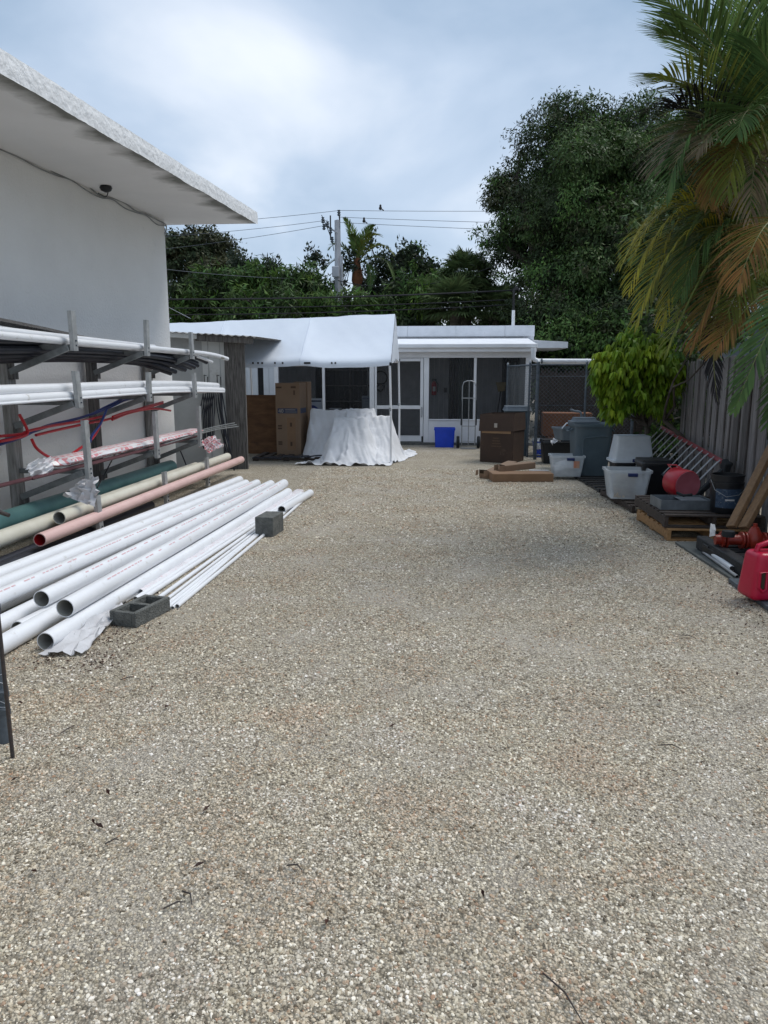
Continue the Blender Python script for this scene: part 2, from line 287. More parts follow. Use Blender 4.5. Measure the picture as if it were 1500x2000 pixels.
# gravel ground
def gravel_mat():
    m, t, b = new_mat('crushed_shell_gravel')
    N = t.nodes.new; L = t.links.new
    tc = N('ShaderNodeTexCoord')
    v1 = N('ShaderNodeTexVoronoi'); v1.inputs['Scale'].default_value = 105; L(tc.outputs['Object'], v1.inputs['Vector'])
    v2 = N('ShaderNodeTexVoronoi'); v2.inputs['Scale'].default_value = 46; L(tc.outputs['Object'], v2.inputs['Vector'])
    def stone(v):
        s = N('ShaderNodeSeparateColor'); L(v.outputs['Color'], s.inputs[0])
        r = N('ShaderNodeValToRGB'); r.color_ramp.interpolation = 'LINEAR'
        E = r.color_ramp.elements
        E[0].position = 0; E[0].color = (0.15, 0.13, 0.10, 1)
        E[1].position = 1; E[1].color = (0.86, 0.80, 0.70, 1)
        for p, c in ((0.25, (0.33, 0.285, 0.215)), (0.5, (0.47, 0.415, 0.32)), (0.75, (0.56, 0.50, 0.395)), (0.9, (0.70, 0.635, 0.52))):
            q = E.new(p); q.color = (*c, 1)
        L(s.outputs[0], r.inputs[0]); return r
    s1, s2 = stone(v1), stone(v2)
    mx = N('ShaderNodeMixRGB'); mx.inputs[0].default_value = 0.35; L(s1.outputs[0], mx.inputs[1]); L(s2.outputs[0], mx.inputs[2])
    # lighter stone tops and crevice shade between them, painted into the colour
    rr = N('ShaderNodeMapRange'); rr.inputs[1].default_value = 0.25; rr.inputs[2].default_value = 0.75; rr.inputs[3].default_value = 1.12; rr.inputs[4].default_value = 0.5
    L(v1.outputs['Distance'], rr.inputs[0])
    mu = N('ShaderNodeMixRGB'); mu.blend_type = 'MULTIPLY'; mu.inputs[0].default_value = 1; L(mx.outputs[0], mu.inputs[1]); L(rr.outputs[0], mu.inputs[2])
    # fine pale dust pockets, tan and dark leaf-litter patches
    def patch(scale, lo, hi, colr, src, fac=1.0, det=4):
        n = N('ShaderNodeTexNoise'); n.inputs['Scale'].default_value = scale; n.inputs['Detail'].default_value = det; L(tc.outputs['Object'], n.inputs[0])
        r = N('ShaderNodeMapRange'); r.inputs[1].default_value = lo; r.inputs[2].default_value = hi; r.inputs[4].default_value = fac; L(n.outputs[0], r.inputs[0])
        q = N('ShaderNodeMixRGB'); L(r.outputs[0], q.inputs[0]); L(src, q.inputs[1]); q.inputs[2].default_value = (*colr, 1); return q.outputs[0]
    c = patch(1.3, 0.50, 0.72, (0.50, 0.46, 0.405), mu.outputs[0], 0.5)
    c = patch(0.55, 0.45, 0.75, (0.48, 0.42, 0.32), c, 0.3)
    c = patch(2.6, 0.62, 0.78, (0.30, 0.22, 0.17), c, 0.45)
    c = patch(0.9, 0.62, 0.80, (0.17, 0.15, 0.13), c, 0.5, 8)
    L(c, b.inputs['Base Color']); b.inputs['Roughness'].default_value = 0.9; b.inputs['Specular IOR Level'].default_value = 0.2
    iv = N('ShaderNodeMath'); iv.operation = 'MULTIPLY_ADD'; iv.inputs[1].default_value = -1; iv.inputs[2].default_value = 1; L(v1.outputs['Distance'], iv.inputs[0])
    iv2 = N('ShaderNodeMath'); iv2.operation = 'MULTIPLY_ADD'; iv2.inputs[1].default_value = -0.6; L(v2.outputs['Distance'], iv2.inputs[0]); L(iv.outputs[0], iv2.inputs[2])
    bp = N('ShaderNodeBump'); bp.inputs['Strength'].default_value = 0.9; bp.inputs['Distance'].default_value = 0.012
    L(iv2.outputs[0], bp.inputs['Height']); L(bp.outputs[0], b.inputs['Normal'])
    return m
M['gravel'] = gravel_mat()
m, t, b = new_mat('loose_pebbles')
oi = t.nodes.new('ShaderNodeObjectInfo'); r = t.nodes.new('ShaderNodeValToRGB')
E_ = r.color_ramp.elements; E_[0].color = (0.12, 0.10, 0.075, 1); E_[1].color = (0.92, 0.87, 0.79, 1)
for p_, c_ in ((0.12, (0.27, 0.23, 0.18)), (0.3, (0.44, 0.385, 0.295)), (0.38, (0.40, 0.26, 0.18)), (0.46, (0.48, 0.435, 0.36)), (0.7, (0.58, 0.52, 0.42)), (0.88, (0.74, 0.685, 0.59))):
    q = E_.new(p_); q.color = (*c_, 1)
t.links.new(oi.outputs['Random'], r.inputs[0])
_n = t.nodes.new('ShaderNodeTexNoise'); _n.inputs['Scale'].default_value = 2.2; _n.inputs['Detail'].default_value = 4; t.links.new(oi.outputs['Location'], _n.inputs[0])
_r = t.nodes.new('ShaderNodeValToRGB'); _e = _r.color_ramp.elements; _e[0].position = .36; _e[0].color = (.88, .76, .66, 1); _e[1].position = .66; _e[1].color = (1.06, 1.06, 1.10, 1); _q = _e.new(.5); _q.color = (1, .98, .90, 1)
_m = t.nodes.new('ShaderNodeMixRGB'); _m.blend_type = 'MULTIPLY'; _m.inputs[0].default_value = .85
t.links.new(_n.outputs[0], _r.inputs[0]); t.links.new(r.outputs[0], _m.inputs[1]); t.links.new(_r.outputs[0], _m.inputs[2]); t.links.new(_m.outputs[0], b.inputs['Base Color']); b.inputs['Roughness'].default_value = 0.85
b.inputs['Specular IOR Level'].default_value = 0.25
M['pebble'] = m

# ------------------------------------------------------------------ mesh builder
ROOTM = {}
def root_matrix(o):
    while o.parent: o = o.parent
    return ROOTM.get(o.name, Matrix.Identity(4))
class MB:
    def __init__(s): s.v = []; s.f = []; s.mi = []
    def add(s, vs, fs, mi=0):
        n = len(s.v); s.v += [tuple(v) for v in vs]; s.f += [tuple(i + n for i in f) for f in fs]; s.mi += [mi] * len(fs)
    def box(s, c, size, rot=None, mi=0):
        c = Vector(c); hx, hy, hz = (q / 2 for q in size)
        vs = [Vector((x, y, z)) for x in (-hx, hx) for y in (-hy, hy) for z in (-hz, hz)]
        if rot is not None: vs = [rot @ v for v in vs]
        s.add([c + v for v in vs], [(0, 1, 3, 2), (4, 6, 7, 5), (0, 4, 5, 1), (2, 3, 7, 6), (0, 2, 6, 4), (1, 5, 7, 3)], mi)
    def bb(s, x0, x1, y0, y1, z0, z1, mi=0): s.box(((x0 + x1) / 2, (y0 + y1) / 2, (z0 + z1) / 2), (x1 - x0, y1 - y0, z1 - z0), None, mi)
    def beam(s, a, b_, w, h, up=(0, 0, 1), mi=0):
        a, b_ = Vector(a), Vector(b_); d = (b_ - a); Ln = d.length; d.normalize()
        u = Vector(up); sd_ = d.cross(u)
        if sd_.length < 1e-3: sd_ = d.cross(Vector((0, 1, 0)))
        sd_.normalize(); u = sd_.cross(d)
        rot = Matrix((sd_, d, u)).transposed()
        s.box((a + b_) / 2, (w, Ln, h), rot, mi)
    def tube(s, pts, r, n=8, caps=True, mi=0):
        pts = [Vector(p) for p in pts]; rs = r if isinstance(r, (list, tuple)) else [r] * len(pts)
        base = len(s.v); prev = None
        for i, p in enumerate(pts):
            d = (pts[min(i + 1, len(pts) - 1)] - pts[max(i - 1, 0)]).normalized()
            if prev is None:
                a = d.cross(Vector((0, 0, 1)))
                if a.length < 0.05: a = d.cross(Vector((1, 0, 0)))
            else: a = prev - d * prev.dot(d)
            a.normalize(); prev = a; b2 = d.cross(a)
            for k in range(n):
                q = 2 * math.pi * k / n; s.v.append(tuple(p + (a * math.cos(q) + b2 * math.sin(q)) * rs[i]))
        for i in range(len(pts) - 1):
            for k in range(n):
                k2 = (k + 1) % n; s.f.append((base + i * n + k, base + i * n + k2, base + (i + 1) * n + k2, base + (i + 1) * n + k)); s.mi.append(mi)
        if caps:
            s.f.append(tuple(base + k for k in range(n))[::-1]); s.mi.append(mi)
            e0 = base + (len(pts) - 1) * n; s.f.append(tuple(e0 + k for k in range(n))); s.mi.append(mi)
    def pipe(s, pts, r, n=20, wall=0.12, mi=0, mi_in=1, deep=0.5):
        """hollow pipe: outer skin, rims, and bores running in from both ends"""
        s.tube(pts, r, n, False, mi)
        for a, b_ in ((Vector(pts[0]), Vector(pts[1])), (Vector(pts[-1]), Vector(pts[-2]))):
            d = (b_ - a).normalized(); u = d.cross(Vector((0, 0, 1)))
            if u.length < 0.05: u = d.cross(Vector((1, 0, 0)))
            u.normalize(); w = d.cross(u); base = len(s.v); ri = r * (1 - wall)
            for rr, off in ((r, 0), (ri, 0), (ri, deep)):
                for k in range(n):
                    q = 2 * math.pi * k / n; s.v.append(tuple(a + d * off + (u * math.cos(q) + w * math.sin(q)) * rr))
            for k in range(n):
                k2 = (k + 1) % n
                s.f.append((base + k, base + k2, base + n + k2, base + n + k)); s.mi.append(mi)
                s.f.append((base + n + k, base + n + k2, base + 2 * n + k2, base + 2 * n + k)); s.mi.append(mi_in)
            s.f.append(tuple(base + 2 * n + k for k in range(n))); s.mi.append(mi_in)
    def lathe(s, c, prof, n=20, mi=0, axis=None, sq=0.0):
        """prof = [(r, z)...] ; sq>0 squares the section"""
        c = Vector(c); base = len(s.v)
        rot = Vector(axis).normalized().to_track_quat('Z', 'Y').to_matrix() if axis else None
        for r_, z in prof:
            for k in range(n):
                q = 2 * math.pi * k / n; x, y = math.cos(q), math.sin(q)
                if sq:
                    p_ = 2 + sq * 6; sc2 = (abs(x) ** p_ + abs(y) ** p_) ** (-1 / p_); x, y = x * sc2, y * sc2
                v = Vector((x * r_, y * r_, z))
                if rot: v = rot @ v
                s.v.append(tuple(c + v))
        for i in range(len(prof) - 1):
            for k in range(n):
                k2 = (k + 1) % n; s.f.append((base + i * n + k, base + i * n + k2, base + (i + 1) * n + k2, base + (i + 1) * n + k)); s.mi.append(mi)
        s.f.append(tuple(base + k for k in range(n))[::-1]); s.mi.append(mi)
        e0 = base + (len(prof) - 1) * n; s.f.append(tuple(e0 + k for k in range(n))); s.mi.append(mi)
    def taper(s, c, b0, t0, h, wall=0.008, open_top=True, rim=0.0, rimh=0.02, mi=0, rotz=0, cham=0.03):
        """rectangular tub: b0=(w,d) at bottom, t0=(w,d) at top, rounded corners, open top"""
        c = Vector(c); cr, sr = math.cos(rotz), math.sin(rotz)
        def ring(w, d, z, ch):
            pts = []
            for sx_, sy_, a0 in ((1, 1, 0), (-1, 1, 90), (-1, -1, 180), (1, -1, 270)):
                for k in range(4):
                    a = R(a0 + k * 30); pts.append((sx_ * (w / 2 - ch) + math.cos(a) * ch, sy_ * (d / 2 - ch) + math.sin(a) * ch, z))
            return [c + Vector((x * cr - y * sr, x * sr + y * cr, z)) for x, y, z in pts]
        rings = [ring(b0[0], b0[1], 0, cham), ring(t0[0], t0[1], h - rimh, cham)]
        if rim: rings += [ring(t0[0] + 2 * rim, t0[1] + 2 * rim, h - rimh, cham), ring(t0[0] + 2 * rim, t0[1] + 2 * rim, h, cham)]
        else: rings += [ring(t0[0], t0[1], h, cham)]
        if open_top: rings += [ring(t0[0] - 2 * wall, t0[1] - 2 * wall, h, cham), ring(b0[0] - 2 * wall, b0[1] - 2 * wall, wall * 1.5, cham)]
        base = len(s.v); n = 16
        for r_ in rings: s.v += [tuple(v) for v in r_]
        for i in range(len(rings) - 1):
            for k in range(n):
                k2 = (k + 1) % n; s.f.append((base + i * n + k, base + i * n + k2, base + (i + 1) * n + k2, base + (i + 1) * n + k)); s.mi.append(mi)
        s.f.append(tuple(base + k for k in range(n))[::-1]); s.mi.append(mi)
        e0 = base + (len(rings) - 1) * n; s.f.append(tuple(e0 + k for k in range(n))); s.mi.append(mi)
    def build(s, name, mat, parent=None, world=True, smooth=False, bevel=0.0, kind=None):
        me = bpy.data.meshes.new(name)
        vs = s.v
        if parent is not None and world:
            mi_ = root_matrix(parent).inverted(); vs = [tuple(mi_ @ Vector(v)) for v in vs]
        me.from_pydata(vs, [], s.f)
        mats = mat if isinstance(mat, (list, tuple)) else [mat]
        for m_ in mats: me.materials.append(m_)
        if len(mats) > 1: me.polygons.foreach_set('material_index', [min(i, len(mats) - 1) for i in s.mi])
        bm = bmesh.new(); bm.from_mesh(me)
        bmesh.ops.recalc_face_normals(bm, faces=bm.faces)
        if bevel:
            es = [e for e in bm.edges if len(e.link_faces) == 2 and e.calc_face_angle(0) > 0.6]
            bmesh.ops.bevel(bm, geom=es, offset=bevel, segments=1, affect='EDGES', clamp_overlap=True)
        bm.to_mesh(me); bm.free()
        if smooth:
            me.polygons.foreach_set('use_smooth', [True] * len(me.polygons))
            try: me.set_sharp_from_angle(angle=R(38))
            except Exception: pass
        o = bpy.data.objects.new(name, me); col.objects.link(o)
        if parent is not None: o.parent = parent
        if kind: o['kind'] = kind
        return o
def tag(o, label=None, cat=None, group=None, kind=None):
    if label: o['label'] = label
    if cat: o['category'] = cat
    if group: o['group'] = group
    if kind: o['kind'] = kind
    return o
def thing(name, label, cat, loc=(0, 0, 0), rotz=0.0, group=None):
    o = bpy.data.objects.new(name, None); col.objects.link(o)
    o.location = loc; o.rotation_euler = (0, 0, rotz); o.empty_display_size = 0.1
    ROOTM[o.name] = Matrix.Translation(Vector(loc)) @ Matrix.Rotation(rotz, 4, 'Z')
    return tag(o, label, cat, group)
def clone(o, parent, loc=None, rot=None):
    c = o.copy(); col.objects.link(c); c.parent = parent
    if loc is not None: c.location = loc
    if rot is not None: c.rotation_euler = rot
    return c
def np_mesh(name, V, Fq, mats, parent=None, smooth=False, midx=None):
    me = bpy.data.meshes.new(name)
    V = np.asarray(V, dtype=np.float32)
    if parent is not None:
        mi_ = root_matrix(parent).inverted(); A = np.array(mi_)[:3]
        V = V @ A[:, :3].T + A[:, 3]
        V = V.astype(np.float32)
    Fq = np.asarray(Fq, dtype=np.int32); k = Fq.shape[1]
    me.vertices.add(len(V)); me.vertices.foreach_set('co', V.ravel())
    me.loops.add(Fq.size); me.loops.foreach_set('vertex_index', Fq.ravel())
    me.polygons.add(len(Fq)); me.polygons.foreach_set('loop_start', np.arange(0, Fq.size, k, dtype=np.int32))
    for m_ in (mats if isinstance(mats, (list, tuple)) else [mats]): me.materials.append(m_)
    if midx is not None: me.polygons.foreach_set('material_index', midx)
    if smooth: me.polygons.foreach_set('use_smooth', np.ones(len(Fq), dtype=bool))
    me.update(calc_edges=True); me.validate()
    o = bpy.data.objects.new(name, me); col.objects.link(o)
    if parent is not None: o.parent = parent
    return o

# ================================================================== SETTING
mb = MB(); nn = 60
mb.add([(-150, -60, 0), (150, -60, 0), (150, 300, 0), (-150, 300, 0)], [(0, 1, 2, 3)])
g = mb.build('ground', M['gravel']); tag(g, 'pale crushed shell gravel yard', kind='structure')

# loose stones near the camera: real geometry scattered with geometry nodes
def gravel_layer(name, poly, dens, smin, smax, seed):
    me = bpy.data.meshes.new(name); me.from_pydata([(x, y, 0.0) for x, y in poly], [], [tuple(range(len(poly)))])
    o = bpy.data.objects.new(name, me); col.objects.link(o)
    ng = bpy.data.node_groups.new(name + '_nodes', 'GeometryNodeTree')
    ng.interface.new_socket('Geometry', in_out='INPUT', socket_type='NodeSocketGeometry')
    ng.interface.new_socket('Geometry', in_out='OUTPUT', socket_type='NodeSocketGeometry')
    N = ng.nodes.new; L = ng.links.new
    gi, go = N('NodeGroupInput'), N('NodeGroupOutput')
    dp = N('GeometryNodeDistributePointsOnFaces'); dp.inputs['Density'].default_value = dens; dp.inputs['Seed'].default_value = seed
    L(gi.outputs[0], dp.inputs['Mesh'])
    pn = N('ShaderNodeTexNoise'); pn.inputs['Scale'].default_value = 1.3; pn.inputs['Detail'].default_value = 4
    pr_ = N('ShaderNodeMapRange'); pr_.inputs[1].default_value = .40; pr_.inputs[2].default_value = .62; pr_.inputs[3].default_value = 1.3 * dens; pr_.inputs[4].default_value = .5 * dens
    ps_ = N('GeometryNodeInputPosition'); L(ps_.outputs[0], pn.inputs['Vector']); L(pn.outputs[0], pr_.inputs[0])
    me2 = bpy.data.meshes.new(name); xs_ = [p[0] for p in poly]; ys_ = [p[1] for p in poly]; K = 60
    vv = [((1 - u) * ((1 - v) * poly[0][0] + v * poly[3][0]) + u * ((1 - v) * poly[1][0] + v * poly[2][0]), (1 - v) * poly[0][1] + v * poly[3][1], 0.0) for u in [i / K for i in range(K + 1)] for v in [j / K for j in range(K + 1)]]
    if poly[0][1] == poly[1][1]:
        me2.from_pydata(vv, [], [(i * (K + 1) + j, (i + 1) * (K + 1) + j, (i + 1) * (K + 1) + j + 1, i * (K + 1) + j + 1) for i in range(K) for j in range(K)]); o.data = me2
    L(pr_.outputs[0], dp.inputs['Density'])
    gg = N('GeometryNodeGeometryToInstance')
    for i in range(4):
        ico = N('GeometryNodeMeshIcoSphere'); ico.inputs['Radius'].default_value = 0.5; ico.inputs['Subdivisions'].default_value = 2 if name == 'gravel' else 1
        sp = N('GeometryNodeSetPosition'); L(ico.outputs[0], sp.inputs['Geometry'])
        nz = N('ShaderNodeTexNoise'); nz.noise_dimensions = '4D'; nz.inputs['W'].default_value = i * 5.1 + seed; nz.inputs['Scale'].default_value = 1.8
        vs = N('ShaderNodeVectorMath'); vs.operation = 'SUBTRACT'; vs.inputs[1].default_value = (0.5, 0.5, 0.5)
        vm = N('ShaderNodeVectorMath'); vm.operation = 'SCALE'; vm.inputs['Scale'].default_value = 0.9
        L(nz.outputs['Color'], vs.inputs[0]); L(vs.outputs[0], vm.inputs[0]); L(vm.outputs[0], sp.inputs['Offset'])
        tr = N('GeometryNodeTransform'); tr.inputs['Scale'].default_value = ((1, 0.8, 0.6), (1.1, 0.7, 0.7), (0.9, 0.9, 0.55), (1.2, 0.8, 0.5))[i]
        L(sp.outputs[0], tr.inputs['Geometry']); L(tr.outputs[0], gg.inputs[0])
    ip = N('GeometryNodeInstanceOnPoints'); L(dp.outputs['Points'], ip.inputs['Points']); L(gg.outputs[0], ip.inputs['Instance'])
    ip.inputs['Pick Instance'].default_value = True
    rv = N('FunctionNodeRandomValue'); rv.data_type = 'FLOAT_VECTOR'; rv.inputs[0].default_value = (-0.5, -0.5, 0); rv.inputs[1].default_value = (0.5, 0.5, 6.28)
    L(rv.outputs[0], ip.inputs['Rotation'])
    rs = N('FunctionNodeRandomValue'); rs.data_type = 'FLOAT'; rs.inputs[2].default_value = 0.0; rs.inputs[3].default_value = 1.0; rs.inputs['Seed'].default_value = 5
    pw = N('ShaderNodeMath'); pw.operation = 'POWER'; pw.inputs[1].default_value = 2.6; L(rs.outputs[1], pw.inputs[0])
    mr = N('ShaderNodeMapRange'); mr.inputs[3].default_value = smin; mr.inputs[4].default_value = smax; L(pw.outputs[0], mr.inputs[0])
    L(mr.outputs[0], ip.inputs['Scale'])
    sm = N('GeometryNodeSetMaterial'); sm.inputs['Material'].default_value = M['pebble']
    L(ip.outputs[0], sm.inputs['Geometry']); L(sm.outputs[0], go.inputs[0])
    md = o.modifiers.new('scatter', 'NODES'); md.node_group = ng
    tag(o, 'loose tan and white gravel stones covering the yard', kind='stuff')
    return o
gravel_layer('gravel', [(-1.5, 1.1), (1.4, 1.1), (2.4, 3.4), (-2.7, 3.4)], 12000, 0.005, 0.016, 1)
gravel_layer('gravel', [(-2.7, 3.4), (2.4, 3.4), (2.35, 7.0), (-1.9, 7.0)], 4200, 0.006, 0.018, 2)
gravel_layer('gravel', [(-1.9, 7.0), (2.25, 7.0), (1.9, 13.0), (-2.2, 13.0)], 1300, 0.009, 0.026, 3)

# ------------------------------------------------------------------ white building with flat roof slab (left)
BR = 0.06                                  # building turned a little from the yard's axis
def wall_x(y): return -4.20 - (11.45 - y) * BR
def fas_x(y): return -2.87 - (11.8 - y) * BR
bld = thing('white_building', 'white stucco building with overhanging flat roof slab along the left side', 'building', (-4.2, 11.45, 0))
mb = MB(); Y0, Y1 = -3.0, 11.45
mb.add([(wall_x(Y0), Y0, 0), (wall_x(Y1), Y1, 0), (wall_x(Y1) - 9, Y1 + 0.5, 0), (wall_x(Y0) - 9, Y0, 0),
        (wall_x(Y0), Y0, 3.9), (wall_x(Y1), Y1, 3.9), (wall_x(Y1) - 9, Y1 + 0.5, 3.9), (wall_x(Y0) - 9, Y0, 3.9)],
       [(0, 1, 5, 4), (1, 2, 6, 5), (2, 3, 7, 6), (3, 0, 4, 7), (4, 5, 6, 7)])
mb.build('wall', M['wall'], bld)
# roof slab: soffit and body, with irregular stained edge band under the fascia as its own strip
mb = MB(); n = 90; Ya, Yb = -3.0, 11.8
def zb(y): return 3.91 - max(0, (11.8 - y)) * 0.021
for i in range(n):
    ya, yb = Ya + (Yb - Ya) * i / n, Ya + (Yb - Ya) * (i + 1) / n
    mb.add([(fas_x(ya), ya, zb(ya)), (fas_x(yb), yb, zb(yb)), (wall_x(yb) - 9.2, yb, 3.91), (wall_x(ya) - 9.2, ya, 3.91)], [(0, 1, 2, 3)])
    mb.add([(fas_x(ya), ya, zb(ya) + .15), (fas_x(yb), yb, zb(yb) + .15), (wall_x(yb) - 9.2, yb, 4.06), (wall_x(ya) - 9.2, ya, 4.06)], [(3, 2, 1, 0)])
mb.add([(fas_x(Yb), Yb, zb(Yb)), (wall_x(Yb) - 9.2, Yb, 3.91), (wall_x(Yb) - 9.2, Yb, 4.06), (fas_x(Yb), Yb, zb(Yb) + .15)], [(0, 1, 2, 3)])
# soffit material with mildew stain along the drip edge (a stain with a shape of its own)
m, t, b = new_mat('stained_soffit')
N = t.nodes.new; L = t.links.new
tcn = N('ShaderNodeTexCoord'); sx = N('ShaderNodeSeparateXYZ'); L(tcn.outputs['Object'], sx.inputs[0])
# distance in from the drip edge, object space: origin (-4.2, 11.45)
ma = N('ShaderNodeMath'); ma.operation = 'MULTIPLY_ADD'; ma.inputs[1].default_value = BR; ma.inputs[2].default_value = 1.33 - 0.35 * BR; L(sx.outputs[1], ma.inputs[0])
mbn = N('ShaderNodeMath'); mbn.operation = 'SUBTRACT'; L(ma.outputs[0], mbn.inputs[0]); L(sx.outputs[0], mbn.inputs[1])
mpn = N('ShaderNodeMapping'); mpn.inputs['Scale'].default_value = (0.8, 1.15, 1); L(tcn.outputs['Object'], mpn.inputs[0])
nz = N('ShaderNodeTexNoise'); nz.inputs['Scale'].default_value = 1.3; nz.inputs['Detail'].default_value = 8; nz.inputs['Roughness'].default_value = 0.58; L(mpn.outputs[0], nz.inputs[0])
mn = N('ShaderNodeMapRange'); mn.inputs[1].default_value = 0.35; mn.inputs[2].default_value = 0.68; mn.inputs[3].default_value = 0.03; mn.inputs[4].default_value = 0.36; L(nz.outputs[0], mn.inputs[0])
ds = N('ShaderNodeMath'); ds.operation = 'SUBTRACT'; L(mn.outputs[0], ds.inputs[0]); L(mbn.outputs[0], ds.inputs[1])
mr = N('ShaderNodeMapRange'); mr.inputs[1].default_value = -0.08; mr.inputs[2].default_value = 0.16; L(ds.outputs[0], mr.inputs[0])
mc = N('ShaderNodeMixRGB'); mc.inputs[1].default_value = (0.80, 0.79, 0.78, 1); mc.inputs[2].default_value = (0.20, 0.20, 0.18, 1); L(mr.outputs[0], mc.inputs[0])
n9 = N('ShaderNodeTexNoise'); n9.inputs['Scale'].default_value = 1.1; n9.inputs['Detail'].default_value = 6; L(tcn.outputs['Object'], n9.inputs[0])
m9 = N('ShaderNodeMapRange'); m9.inputs[3].default_value = 0.86; m9.inputs[4].default_value = 1.12; L(n9.outputs[0], m9.inputs[0])
mm = N('ShaderNodeMixRGB'); mm.blend_type = 'MULTIPLY'; mm.inputs[0].default_value = 1; L(mc.outputs[0], mm.inputs[1]); L(m9.outputs[0], mm.inputs[2])
L(mm.outputs[0], b.inputs['Base Color']); b.inputs['Roughness'].default_value = 0.9
mb.build('roof', m, bld)
# fascia: rough rendered strip, slightly wavy and proud
mb = MB(); n = 260
rows = []
for i in range(n + 1):
    y = Ya + (Yb - Ya) * i / n
    w = mnoise.noise(Vector((y * 2.2, 0, 0))) * 0.006 + mnoise.noise(Vector((y * 9, 3, 0))) * 0.004
    dr = mnoise.noise(Vector((y * 1.7, 7, 0))) * 0.012 + mnoise.noise(Vector((y * 11, 5, 0))) * 0.006
    rows.append([(fas_x(y) + 0.012 + w, y, zb(y) - 0.012 + dr), (fas_x(y) + 0.016 + w, y, zb(y) + 0.09), (fas_x(y) + 0.012 + w, y, zb(y) + 0.163 + dr * 0.5), (fas_x(y) - 0.06, y, zb(y) + 0.166)])
for i in range(n):
    for k in range(3): mb.add([rows[i][k], rows[i + 1][k], rows[i + 1][k + 1], rows[i][k + 1]], [(0, 1, 2, 3)])
mb.build('fascia', M['fascia'], bld)
# cable stapled along the wall head, and camera unit
def cable(name, pts, r, mat, parent=None, n=6, sub=6):
    mb = MB(); out_ = []
    pts = [Vector(p) for p in pts]
    for i in range(len(pts) - 1):
        p0 = pts[max(i - 1, 0)]; p1 = pts[i]; p2 = pts[i + 1]; p3 = pts[min(i + 2, len(pts) - 1)]
        for k in range(sub):
            q = k / sub
            out_.append(0.5 * ((2 * p1) + (-p0 + p2) * q + (2 * p0 - 5 * p1 + 4 * p2 - p3) * q * q + (-p0 + 3 * p1 - 3 * p2 + p3) * q ** 3))
    out_.append(pts[-1]); mb.tube(out_, r, n)
    return mb.build(name, mat, parent, smooth=True)
for off, rr in ((0.0, 0.009), (0.035, 0.007)):
    pts = []
    for i in range(24):
        y = 4.0 + i * 0.325
        pts.append((wall_x(y) + 0.014, y, 3.865 - off + 0.02 * math.sin(i * 2.1 + off * 50) - (0.02 if i % 5 == 2 else 0)))
    pts.append((wall_x(11.43) + 0.01, 11.43, 3.72 - off))
    cable('cable', pts, rr, M['cable_wall'], bld)
cp = Vector((wall_x(9.2) + 0.26, 9.2, 3.862))
t = thing('security_camera', 'small black dome camera fixed under the white soffit', 'camera', cp)
mb = MB(); mb.lathe(cp + Vector((0, 0, 0.0)), [(0.05, 0.0), (0.055, 0.02), (0.05, 0.04)], 16); mb.build('mount', M['black_plastic'], t, smooth=True)
mb = MB(); mb.lathe(cp + Vector((0.0, 0, -0.075)), [(0.02, 0), (0.06, 0.02), (0.075, 0.05), (0.06, 0.078)], 16); mb.build('dome', M['black_plastic'], t, smooth=True)
cable('lead', [cp + Vector((0.03, 0, -.05)), cp + Vector((-0.05, 0.1, -.1)), cp + Vector((-0.2, 0.22, -.03))], 0.006, M['rubber'], t)

# ------------------------------------------------------------------ shed past the building's corner
YS = 12.7
shed = thing('storage_shed', 'small pale lean-to shed with a wide weathered corner plank and tin roof', 'shed', (-4.3, YS, 0))
def xs(px, Y): return P(px, 735, Y).x
mb = MB(); xa, xb_, xc, xd = -5.6, xs(397, YS), xs(441, YS), xs(480, YS)
mb.bb(xa, xb_ - 0.004, YS + 0.02, YS + 0.06, 0, 2.3); mb.build('panel', M['shed_grey'], shed, bevel=0.004)
mb = MB(); mb.bb(xb_, xc - 0.004, YS - 0.02, YS + 0.05, 0, 2.22); mb.build('panel', M['shed_white'], shed, bevel=0.004)
mb = MB(); mb.bb(xb_ + 0.10, xb_ + 0.115, YS - 0.028, YS - 0.021, 0, 2.2); mb.bb(xc - 0.09, xc - 0.075, YS - 0.028, YS - 0.021, 0, 2.2); mb.build('batten', M['shed_grey'], shed)
mb = MB()
nseg = 24
for i in range(nseg):   # plank with a worn uneven right edge
    z0, z1 = 2.18 * i / nseg, 2.18 * (i + 1) / nseg
    e0 = 0.012 * mnoise.noise(Vector((0, 0, z0 * 4))); e1 = 0.012 * mnoise.noise(Vector((0, 0, z1 * 4)))
    mb.add([(xc, YS - 0.05, z0), (xd + e0, YS - 0.05, z0), (xd + e1, YS - 0.05, z1), (xc, YS - 0.05, z1),
            (xc, YS, z0), (xd + e0, YS, z0), (xd + e1, YS, z1), (xc, YS, z1)], [(0, 1, 2, 3), (1, 5, 6, 2), (4, 0, 3, 7)])
mb.build('corner_plank', M['old_wood'], shed, smooth=False)
mb = MB(); mb.bb(xc - 0.05, xc - 0.02, YS + 0.07, YS + 0.42, 0, 2.2); mb.build('side_wall', M['shed_grey'], shed)
mb = MB(); mb.beam((xs(385, 12.45), 12.45, 2.235), (xs(496, 12.45), 12.45, 2.185), 0.04, 0.10); mb.build('roof_beam', M['old_wood'], shed, bevel=0.006)
mb = MB(); mb.beam((-5.4, 12.42, 2.34), (xs(388, 12.42), 12.42, 2.26), 0.04, 0.09); mb.build('roof_beam', M['shed_white'], shed, bevel=0.006)
mb = MB(); nx = 80; rows = []
